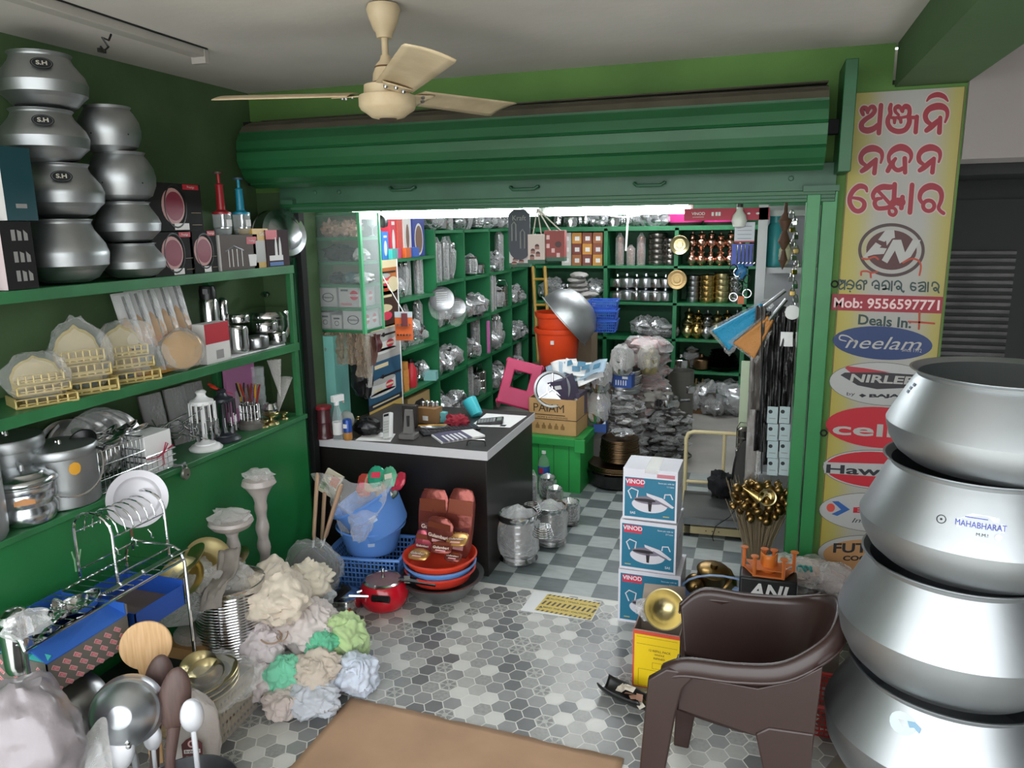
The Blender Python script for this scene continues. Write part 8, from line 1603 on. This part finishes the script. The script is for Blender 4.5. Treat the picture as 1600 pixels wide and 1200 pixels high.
# ------------------------------------------------------------------ things at the right of the opening
CRM = mat('scale_cream', '#d8c798', .45, var=.1); p0, p1 = onz(1063, 838, 0), onz(1157, 845, 0)
t = thing('platform_scale', 'cream framed platform weighing scale on the floor inside', 'scale', (p0.x, p0.y, 0), 3); W_ = .47; D_ = .52
mb = MB(); mb.b2((0, 0, .10), (W_, D_, .135), mat('scale_plate', '#585a58', .5, .5, var=.2)); mb.b2((0, -.004, .09), (W_, .0, .135), STEELD); mb.build('platform', t)
mb = MB(); mb.b2((0, .02, .02), (W_, .05, .07), CRM); mb.b2((0, D_-.05, .02), (W_, D_-.02, .07), CRM); mb.b2((.02, .02, .0), (.06, D_-.02, .09), DARK); mb.b2((W_-.06, .02, 0), (W_-.02, D_-.02, .09), DARK)
for x in (.16, .2, .24): mb.lathe([(0, 0), (.004, 0), (.004, .002), (0, .002)], INK, T(x, .0195, .045) @ Rx(90), n=8)
mb.build('base_frame', t); mb = MB(); y = D_+.01; zt = ony(1110, 677, p0.y+D_).z
mb.tube([(.0, y, .05), (.0, y, zt-.05), (.012, y, zt-.015), (.05, y, zt), (W_-.05, y, zt), (W_-.012, y, zt-.015), (W_, y, zt-.05), (W_, y, .05)], .014, CRM, n=10); mb.build('guard_frame', t)
mb = MB(); mb.tube([(W_*.55, y, zt), (W_*.55, y, .20)], .012, CRM, n=8); mb.tube([(0, y, .20), (W_, y, .20)], .012, CRM, n=8); mb.build('guard_bar', t)
mb = MB(); mb.tube([(.4, .5, .3), (.38, .2, .2), (.3, 0, .16), (.22, -.02, .1), (.2, -.03, .03), (.21, -.04, .004)], .003, BLACK, n=5); mb.build('cable', t)
p = onz(1128, 768, .16); mb = MB(); mb.blob((.09, .06, .10), mat('black_cloth', '#17161a', .8, bump=.3), None, 5, .35, 2.4, 26, flat=.9, fold=.2); one(mb, 'black_cloth', 'black cloth heap on the platform scale behind the bar', 'cloth', (p.x, p0.y+.44, .225))
p = ony(1150, 722, 4.95); t = thing('round_tray', 'big black round tray standing on edge at the scale', 'tray', (p.x+.02, 4.98, .38), (90, 0, 78)); mb = MB(); mb.lathe([(0, 0), (.2, 0), (.22, .012), (.225, .02), (.2, .012), (0, .008)], BLACK, n=40); mb.build('tray', t)
p = ony(1160, 632, 5.3); mb = MB(); mb.b2((p.x-.02, 5.3, 0), (p.x+.035, 5.36, ony(1160, 566, 5.3).z), mat('post_pale_green', '#b5c2a4', .5)); one(mb, 'scale_post', 'pale green post standing behind the white end board', 'post')
for i in range(4): put('tiffin', tb(3-i, 4)+' steel carrier of the pile behind the white end board', (-.06, 5.2, .0+.16*i), 0, .78, SBX if i == 3 else STEEL, 'steel carriers at the white board')
p = ony(1155, 345, 4.28); t = thing('light_bulb', 'white round bulb hanging under the red strip', 'bulb', p); mb = MB(); mb.lathe([(0, -.04), (.03, -.03), (.04, 0), (.034, .028), (.018, .05), (.016, .07), (0, .07)], mat('bulb_white', '#e2e0da', .35), n=24); mb.build('globe', t); mb = MB(); mb.lathe([(.017, .07), (.017, .10), (0, .1)], mat('bulb_base', '#3a3836', .5), n=14); mb.build('holder', t)
def hang(name, label, cat, x0, y0, x1, y1, Y, col, thick=.004, deco=None, rough=.5, group=None):
    a, b = ony(x0, y1, Y), ony(x1, y0, Y); w_, h_ = b.x-a.x, b.z-a.z; mb = MB(); mb.b2((0, 0, 0), (w_, thick, h_), mat(name+'_'+col[1:], col, rough))
    if deco: deco(mb, w_, h_, T(0, -.0008, 0) @ Rx(90))
    return one(mb, name, label, cat, (a.x, Y, a.z), smooth=False, group=group)
hang('price_chart', 'white price chart hanging below the white bulb', 'chart', 1147, 347, 1180, 379, 4.31, '#c9ccd4', deco=lambda m, w_, h_, F: [m.box((w_*.5, h_*(.2+.2*k), 0), (w_*.7, .003, .0006), GRY, F) for k in range(4)]+[m.box((w_*.5, .004, 0), (w_, .008, .0006), RD, F)])
hang('blue_pouch', 'royal blue hanging bag with hooks below the price chart', 'bag', 1142, 381, 1178, 416, 4.29, '#2743a8', thick=.02, rough=.4)
for i in range(5): p = ony(1152+i*6, 392, 4.27); t = thing('cup_hook', lr(i, 5)+' steel hook on the royal blue bag', 'hook', p, 0, 'hooks on the royal blue bag'); mb = MB(); mb.tube([(0, 0, .03), (0, 0, -.06), (.006, -.004, -.07), (.014, -.004, -.06)], .003, STEEL, n=6); mb.build('hook_wire', t)
for i in range(9): p = ony(1146+((i*7) % 28), 420+i*5.5, 4.27); t = thing('key_ring', ['first', 'second', 'third', 'fourth', 'fifth', 'sixth', 'seventh', 'eighth', 'ninth'][i]+' metal ring from the top in the bunch below the blue bag', 'ring', p, (90, 0, rng(-60, 60)), 'metal rings below the blue bag'); mb = MB(); mb.tube([(.022*cos(a), .022*sin(a), 0) for a in [q*pi/8 for q in range(16)]], .003, STEEL if i % 3 else BLACK, n=6, closed=True); mb.build('ring_wire', t)
p = ony(1158, 425, 4.28); mb = MB(); mb.blob((.03, .02, .04), mat('blue_pack', '#2f6fa0', .4, bump=.3), None, 3, .3, 3, 20); one(mb, 'blue_packet', 'small blue packet among the metal rings', 'packet', p)
hang('orange_tag', 'small orange tag below the bunch of metal rings', 'tag', 1152, 463, 1163, 475, 4.26, '#cf6a35')
p = ony(1210, 407, 4.42); t = thing('turquoise_flask', 'tall turquoise flask on the white shelf at the right', 'flask', (p.x, 4.44, 1.761)); TQ = mat('flask_turquoise', '#3fa0a6', .35); h = ony(1210, 336, 4.42).z-1.76; mb = MB(); mb.lathe([(0, 0), (.042, 0), (.045, .01), (.045, h*.78), (.032, h*.86)], TQ, n=28); mb.build('body', t); mb = MB(); mb.lathe([(.034, h*.85), (.034, h*.98), (0, h)], TQ, n=24); mb.build('cap', t)
put('bundle', 'film wrapped bundle on the lower white shelf at the right', (.09, 4.45, 1.132), 0, 1.0, STEEL); p = ony(1225, 395, 4.40); mb = MB(); mb.blob((.04, .03, .07), mat('cream_cloth', '#d2cba8', .8, bump=.4), None, 7, .3, 3, 24); one(mb, 'cream_pouch', 'cream cloth pouch beside the turquoise flask', 'pouch', (p.x, 4.42, p.z))
XL = .135
p = ony(1228, 325, 4.02); WN = mat('walnut_carved', '#5a3f30', .5, var=.2); t = thing('carved_hanging', 'brown carved wooden hanging inside the right post', 'ornament', (p.x, 4.02, p.z)); mb = MB(); mb.lathe([(0, -.30), (.008, -.28), (.022, -.25), (.008, -.20), (.03, -.16), (.012, -.11), (.032, -.06), (.01, -.02), (.006, .06), (0, .06)], WN, n=18); mb.build('carving', t)
for i in range(16):
    px, py = 1240+((i*5) % 9)-3, 336+i*11; p = ony(px, py, 3.97)
    t = thing('hanging_padlock', ('uppermost' if i == 0 else (NTH[i]+' from top' if i < 12 else ['thirteenth from top', 'fourteenth from top', 'fifteenth from top', 'lowest'][i-12]))+' small padlock of the chain hanging inside the right post', 'padlock', p, rng(-40, 40), 'small padlocks in a hanging chain'); mb = MB(); mb.b2((-.014, -.006, -.016), (.014, .006, .008), [STEELD, STEEL, BRASS][i % 3]); mb.build('lock_body', t, bevel=.003); mb = MB(); mb.tube([(.009*cos(a), 0, .008+.016*sin(a)) for a in [q*pi/6 for q in range(7)]], .0028, STEEL, n=6); mb.build('shackle', t)
for px, py, lab, rd in ((1238, 488, 'round white tag on the hanging chain inside the post', True), (1232, 530, 'square white tag on the hanging chain below the round one', False)):
    p = ony(px, py, 3.94); mb = MB(); mb.lathe([(0, 0), (.036, 0), (.036, .004), (0, .004)], WHITE, Rx(90), n=24) if rd else mb.b2((-.038, -.004, -.036), (.038, 0, .036), WHITE); one(mb, 'white_tag', lab, 'tag', p, bevel=.001)
for nm, c_, x0, y0, x1, y1, hw, Y in (('blue', '#1f93bd', 1206, 470, 1126, 532, 13, 3.98), ('orange', '#c98a4a', 1212, 488, 1162, 548, 12, 3.94)):
    a, b = ony(x0, y0, Y), ony(x1, y1, Y); M = aim(a, b); L = (b-a).length; t = thing('plastic_broom', nm+' bristle broom in clear film slung at the right of the opening', 'broom', (0, 0, 0)); BR2 = mat('bristle_'+nm, c_, .5, bump=.6, bscale=120)
    mb = MB(); mb.sheet(lambda u, v: Vector(((u-.5)*(.03+.10*v), .012*sin(u*pi), L*(.15+.85*v))), 10, 16, BR2, M); mb.build('bristles', t, solid=.02); mb = MB(); mb.sheet(lambda u, v: Vector(((u-.5)*(.05+.13*v), .035*sin(u*pi)+.008*noise.noise(Vector((u*6, v*9, 1))), L*(.02+1.04*v))), 10, 18, CLR, M); mb.build('film_sleeve', t); mb = MB(); mb.tube([(0, 0, -.08), (0, 0, L*.2)], .010, STEELD, M, n=8); mb.build('handle', t)
p = ony(1137, 547, 4.05); t = thing('grey_cup', 'small grey cup hanging below the blue broom', 'cup', p, (70, 0, 20)); mb = MB(); mb.lathe([(0, 0), (.02, 0), (.026, .05), (.024, .05), (.018, .004), (0, .004)], STEELD, n=20); mb.build('cup', t)
for i in range(7):
    a, b = ony(1189+i*8, 478+((i*5) % 4)*8, 3.96), ony(1186+i*8, 640+((i*3) % 5)*22, 3.96); mb = MB(); L = a.z-b.z; mb.sheet(lambda u, v: Vector(((u-.5)*.045, .012*sin(u*5)+.02*noise.noise(Vector((u*3, v*8, i*2))), -L*v)), 6, 26, mat('strip_black', '#1c1a1b', .35, bump=.5, bscale=60) if i not in (0,) else mat('strip_grey', '#55504c', .4, bump=.5, bscale=60)); one(mb, 'packet_strip', lr(i, 7)+' of the dark packet strips hanging inside the right post', 'strip', (a.x, 3.95+.012*(i % 2), a.z), rng(-15, 15), 'dark hanging strips', solid=.006)
for i in range(3):
    a, b = ony(1184+i*4, 500, 4.0), ony(1176+i*6, 775, 4.0); mb = MB(); L = a.z-b.z; mb.sheet(lambda u, v: Vector(((u-.5)*.05, .015*noise.noise(Vector((u*4, v*9, i))), -L*v)), 5, 30, FILMG if i else mat('sleeve_grey', '#8d8985', .35, bump=.4, bscale=50)); one(mb, 'film_sleeve', lr(i, 3)+' of the long clear sleeves hanging at the white board', 'sleeve', (a.x, 4.0+.01*i, a.z), 0, 'long clear sleeves')
for i in range(4):
    for j in range(2):
        hang('sachet_card', ('upper left', 'upper right', 'lower left', 'lower right')[(i // 2)*2+j] if False else [['left', 'right'][j]+' pale card in the '+['first', 'second', 'third', 'fourth'][i]+' row of hanging sachet cards'][0], 'card', 1198+j*19, 636+i*27, 1216+j*19, 661+i*27, 3.91, '#aebfc2', deco=lambda m, w_, h_, F: (m.poly([(w_*.3+.010*cos(a), h_*.7+.010*sin(a), 0) for a in [q*pi/6 for q in range(12)]], INK, F), m.box((w_*.5, h_*.3, 0), (w_*.6, .004, .0006), GRY, F)), group='pale sachet cards')
OBR = mat('old_brass', '#8f7346', .3, 1, var=.3, scale=14)
DRY = mat('dry_grass', '#a8977a', .8, var=.25); p = ony(1183, 850, 3.9)
t = thing('grass_broom', 'bunch of dry grass brooms standing upside down at the right post', 'broom', (p.x, 3.95, 0)); mb = MB()
for i in range(170):
    a = R_.uniform(-1, 1); b_ = R_.uniform(-1, 1); mb.tube([(a*.015, b_*.015, .16), (a*.07, b_*.03, .34), (a*.17+rng(-.02, .02), b_*.06, .62+rng(-.04, .1))], [.003, .0028, .0016], DRY, n=3)
mb.build('bristles', t, smooth=False)['kind'] = 'stuff'; mb = MB(); mb.tube([(0, 0, 0), (0, 0, .18)], [.02, .024], DRY, n=10); mb.tube([(.024*cos(q*pi/8), .024*sin(q*pi/8), .165) for q in range(16)], .006, INK, n=6, closed=True); mb.build('bound_handle', t)
for i in range(34):
    a = i*2.4; r = .02+.105*math.sqrt(i/34); px = 1190+r*cos(a)*390; py = 783+r*sin(a)*260; p = ony(px, py, 3.84+.03*(i % 3)); s_ = rng(.8, 1.2)
    if i == 0:
        BL0 = thing('brass_bell', '', 'bell', p, (0, 0, 0), 'brass bells in a hanging bunch'); mb = MB(); mb.lathe([(0, -.022), (.014, -.02), (.023, -.006), (.022, .008), (.012, .02), (.005, .024), (0, .026)], OBR, n=20); mb.build('bell', BL0); mb = MB(); mb.tube([(.006*cos(q), 0, .03+.006*sin(q)) for q in [k*pi/4 for k in range(8)]], .0018, BRASS, n=5, closed=True); mb.build('loop', BL0); BL0['label'] = 'round brass bell in the hanging bunch before the grass brooms'
    else: dup(BL0, 'round brass bell in the hanging bunch before the grass brooms', p, (rng(-60, 60), rng(-60, 60), 0), s_, 'brass bells in a hanging bunch')
p = ony(1199, 777, 3.80); t = thing('brass_cup', 'open mouthed brass cup in the middle of the bell bunch', 'cup', p, (75, 0, 10)); mb = MB(); mb.lathe([(0, -.05), (.03, -.045), (.04, 0), (.044, .002), (.038, 0), (.028, -.04), (0, -.044)], BRASSP, n=28); mb.build('cup', t)
p = ony(1177, 772, 3.82); t = thing('brass_cone', 'pointed brass cone at the left of the bell bunch', 'cone', p, (0, -60, 0)); mb = MB(); mb.lathe([(0, -.04), (.034, -.04), (.01, .03), (.003, .06), (0, .06)], BRASS, n=24); mb.build('cone', t)
mb = MB(); mb.tube([ony(1190, 740, 3.86), ony(1190, 480, 3.86)], .003, INK, n=5); one(mb, 'bell_string', 'dark string holding the bunch of brass bells', 'string')
p = onz(1112, 945, 0); tx, ty = -.16, 3.52; t = thing('wide_tub', 'light blue plastic tub full of brass vessels behind the armchair', 'tub', (tx, ty, 0)); LB_ = mat('tub_light_blue', '#8fa9cf', .35)
mb = MB(); mb.lathe([(0, 0), (.19, 0), (.20, .01), (.245, .17), (.27, .185), (.272, .195), (.25, .19), (.2, .014), (0, .01)], LB_, n=56, sx=1.0, sy=.8); mb.build('tub', t); mb = MB(); mb.tube([(.05+.2*cos(a), .10+.07*sin(a)*0, .19+.10*sin(a)) for a in [q*pi/10 for q in range(11)]], .006, LB_, n=8); mb.build('handle', t)
for i, (px, py, z, s_, lab, tl) in enumerate(((1085, 900, .22, 1.15, 'brass pot tipped on its side at the left of the light blue tub', (70, 20, 0)), (1112, 902, .24, 1.3, 'brass pot standing in the middle of the light blue tub', (10, 5, 0)), (1135, 905, .22, 1.1, 'brass pot leaning at the right of the light blue tub', (30, -30, 0)), (1090, 922, .17, 1.0, 'small brass pot at the front left of the light blue tub', (80, -20, 40)), (1120, 928, .16, 1.0, 'small brass pot at the front of the light blue tub', (60, 10, 100)), (1100, 912, .19, .9, 'small round brass pot between others in the light blue tub', (20, 10, 0)))): q = onz(px, py, z); put('pot' if i in (1, 2) else 'lota', lab, (q.x, q.y+.03, z-.05), tl, s_*.72, OBR, 'brass vessels in the light blue tub')
q = onz(1195, 935, .2); t = thing('black_lettered_bag', 'black bag with white letters behind the armchair', 'bag', (q.x, 3.22, .0), 0); h = ony(1195, 905, 3.22).z; mb = MB(); mb.b2((-.12, 0, 0), (.12, .12, h), mat('bag_black', '#131314', .45)); mb.text('ANJ', .09, WHITE, T(0, -.001, h-.06) @ Rx(90), fat=.03, slant=.2); mb.build('bag', t, bevel=.01)
OT = mat('orange_plastic', '#cf7238', .4); h0 = h+.002; h2 = ony(1190, 865, 3.28).z
t = thing('orange_rack', 'small orange plastic balcony shaped stand on the black lettered bag', 'rack', (q.x+.0, 3.28, h0)); H_ = h2-h0
mb = MB(); mb.prism([(-.11, .05), (-.06, -.05), (.06, -.05), (.11, .05)], .008, OT); mb.prism([(-.10, .05), (-.055, -.045), (.055, -.045), (.10, .05)], .004, OT, T(0, 0, .03)); mb.build('base', t)
for x, y in ((-.105, .045), (-.06, -.045), (.06, -.045), (.105, .045), (-.02, .045), (.02, .045)): mb = MB(); mb.tube([(x, y, 0), (x, y, H_)], .008, OT, n=6); mb.lathe([(0, 0), (.016, 0), (.018, .006), (0, .008)], OT, T(x, y, H_), n=8); mb.build('post', t)
mb = MB(); mb.sheet(lambda u, v: Vector((.035*cos(pi*u), .03-.05*sin(pi*u), H_*.95*v+.006)), 10, 4, mat('orange_bright', '#dd7a2c', .4)); mb.build('niche', t, solid=.003)
for i, (px, py, z, c_, lab, s_) in enumerate(((1255, 872, .40, '#c9b8b0', 'pale pink packet behind the right rim of the armchair', (.13, .10, .05)), (1292, 885, .38, '#b8aca8', 'greyish packet in film next to the banner foot', (.13, .09, .06)), (1245, 905, .30, '#a9adae', 'clear packet of small parts below the pale pink one', (.12, .09, .05)), (1225, 860, .42, '#b9bcb2', 'clear ribbed plastic box at the foot of the green post', (.10, .07, .04)))):
    q = onz(px, py, z); mb = MB(); mb.blob(s_, mat('packet_'+c_[1:], c_, .35, bump=.4, bscale=25), None, 70+i, .3, 2.4, 26, flat=.85, fold=.15); mb.blob([v*1.1 for v in s_], CLR, None, 75+i, .4, 3, 20); one(mb, 'film_packet', lab, 'packet', (q.x, min(q.y, 3.62), z-.03), rng(0, 90))
mb = MB(); mb.b2((.06, 3.25, 0), (.40, 3.70, .30), mat('under_carton', '#6d6258', .7)); one(mb, 'low_carton', 'low brown carton under the film packets near the banner', 'box')
q = onz(1258, 893, .40)
for i in range(3): mb = MB(); mb.tube([(.014*cos(a), .014*sin(a), .004*a/6) for a in [k*pi/4 for k in range(7)]], .006, mat('teal_clip', ''), n=7); one(mb, 'teal_clip', lr(i, 3)+' of the teal plastic clips among the film packets', 'clip', (q.x-.02+.022*i, q.y, q.z+.012), (40, 30*i, 20*i), 'teal clips')
RBK = mat('basket_red', '#a8302c', .4); q = onz(1300, 1040, 0); t = thing('red_basket', 'red perforated plastic basket on the floor between armchair and cauldrons', 'basket', (.36, 3.0, 0), 0); mb = MB()
for a_, b_, n_ in (((-.13, -.1, 0), (.13, -.1, 0), 14), ((.13, -.1, 0), (.13, .1, 0), 10), ((.13, .1, 0), (-.13, .1, 0), 14), ((-.13, .1, 0), (-.13, -.1, 0), 10)): wall(mb, a_, b_, .14, n_, 6, RBK, .02)
mb.build('mesh_body', t, solid=.003, smooth=False); mb = MB(); mb.tube([(-.152, -.122, .14), (.152, -.122, .14), (.152, .122, .14), (-.152, .122, .14)], .01, RBK, n=7, closed=True); mb.build('rim', t)
p = ony(812, 326, 4.15)
t = thing('hanging_board', 'dark slate hanging card with rounded foot at the head of the opening', 'card', (p.x, 4.14, 0)); a, b = ony(795, 395, 4.14), ony(828, 335, 4.14); w_ = (b.x-a.x)/2; mb = MB(); out = [(-w_, b.z), (-w_, a.z+.03)]+[(w_*cos(k), a.z+.03+.07*sin(k)) for k in [pi+q*pi/10 for q in range(11)]]+[(w_, b.z), (w_*.5, b.z+.03), (-w_*.5, b.z+.03)]; SLT = mat('slate_card', '#3b3d48', .5); mb.prism(out[::-1], .004, SLT, Rx(90)); mb.text('Kraft', .04, GRY, T(0, -.006, b.z-.02) @ Rx(90));
for x, z in ((-.03, .55), (.02, .35)): mb.tube([(x-.012, -.006, a.z+(b.z-a.z)*z-.05), (x-.012, -.006, a.z+(b.z-a.z)*z+.04), (x, -.006, a.z+(b.z-a.z)*z+.055), (x+.012, -.006, a.z+(b.z-a.z)*z+.04), (x+.012, -.006, a.z+(b.z-a.z)*z-.05)], .004, GRY, n=5)
mb.build('card', t, smooth=False)
def hbag(x0, y0, x1, y1, Y, col, lab, deco, cords):
    a, b = ony(x0, y1, Y), ony(x1, y0, Y); w_, h_ = b.x-a.x, b.z-a.z; t = thing('carry_bag', lab, 'bag', (a.x, Y, a.z), 0); mb = MB(); mb.b2((0, 0, 0), (w_, .05, h_), mat('bag_'+col[1:], col, .5)); mb.b2((-.001, -.001, 0), (w_+.001, .051, .022), mat('bag_green', '#2f5a44', .5)); deco(mb, w_, h_, T(0, -.0009, 0) @ Rx(90)); mb.build('bag', t, smooth=False)
    if cords:
        for k in range(2): mb = MB(); e = ony(838, 326, Y); mb.tube([(w_*(.25+.5*k), .02, h_), (e.x-a.x, .02, e.z-a.z)], .004, mat('cord_white', '#b9aea6', .7), n=5); mb.build('handle_cord', t)
PTC = mat('print_pots', '#4a2a28', .5)
def dpots(m, w_, h_, F):
    for x, z in ((.3, .45), (.6, .35), (.55, .6), (.25, .25)): m.poly([(w_*x+w_*.13*cos(k), h_*z+h_*.07*sin(k), 0) for k in [q*pi/8 for q in range(16)]], PTC, F); m.box((w_*x, h_*(z-.06), 0), (w_*.26, h_*.1, .0006), mat('print_pot_side', '#9a6a60', .5), F)
hbag(796, 390, 827, 417, 4.17, '#c9c2c0', 'white carry bag with pot pictures behind the slate card', dpots, False)
hbag(825, 366, 851, 412, 4.10, '#d0bdb6', 'pale carry bag with pot pictures left of the red bag', dpots, True)
hbag(850, 360, 882, 408, 4.12, '#8f3a34', 'brick red carry bag with white pictures at the head of the opening', lambda m, w_, h_, F: ([m.box((w_*x, h_*z, 0), (w_*.16, h_*.14, .0006), STW, F) for x, z in ((.2, .78), (.2, .5), (.45, .35), (.7, .2))]+[m.poly([(w_*.7+w_*.16*cos(k), h_*.55+h_*.1*sin(k), 0) for k in [q*pi/8 for q in range(16)]], PTC, F)]), True)
mb = MB(); mb.tube([ony(980, 312, 4.42), ony(981, 345, 4.42), ony(978, 392, 4.42)], .010, mat('tape_white', '#cfcfcb', .5), n=6, flat=.4); mb.tube([ony(935, 340, 4.44)+Vector((0, 0, -.03*sin(k/10*pi)+.03)) + Vector((.03*k, 0, 0)) for k in range(11)], .004, mat('tape_white', ''), n=5); one(mb, 'loose_cable', 'white loose cable and tape hanging below the right tube light', 'cable')
p = ony(598, 345, 4.42); t = thing('dark_lamp_holder', 'dark round lamp holder hanging below the left tube light', 'lamp', p); mb = MB(); mb.lathe([(0, -.045), (.03, -.035), (.036, 0), (.03, .03), (.02, .05), (.012, .13), (0, .13)], BLACK, n=22); mb.build('holder', t)
for i, (px, y0, y1, lab) in enumerate(((690, 430, 505, 'large'), (712, 440, 520, 'small'))):
    a = onx(px, (y0+y1)/2, -2.43); t = thing('steel_idli_tray', lab+' film wrapped slotted steel tray hanging before the left shelves', 'tray', a, (84, 0, 40)); R = .10 if i == 0 else .085; mb = MB(); mb.lathe([(0, 0), (R*.8, 0), (R, .012), (R, .016), (R*.78, .006), (0, .006)], STEELD, n=32)
    for k in range(7): mb.box((0, -R*.5+R*.17*k, .008), (R*.9, .005, .003), PAPER)
    mb.build('tray', t); mb = MB(); mb.blob((R*1.05, R*1.3, .03), FILMT, T(0, -.04, 0), 6+i, .2, 2, 18); mb.build('film_wrap', t); mb = MB(); mb.tube([(0, R, 0), (0, R+.06, .0)], .002, BLACK, n=5); mb.build('cord', t)
mb = MB(); a, b = onx(763, 502, -2.44), onx(773, 548, -2.44); mb.b2((-2.46, a.y, b.z), (-2.44, a.y+.05, a.z), mat('pink_board', '#cf6fae', .5)); one(mb, 'pink_board', 'pink cutting board hanging at the left shelf upright', 'board', bevel=.003)
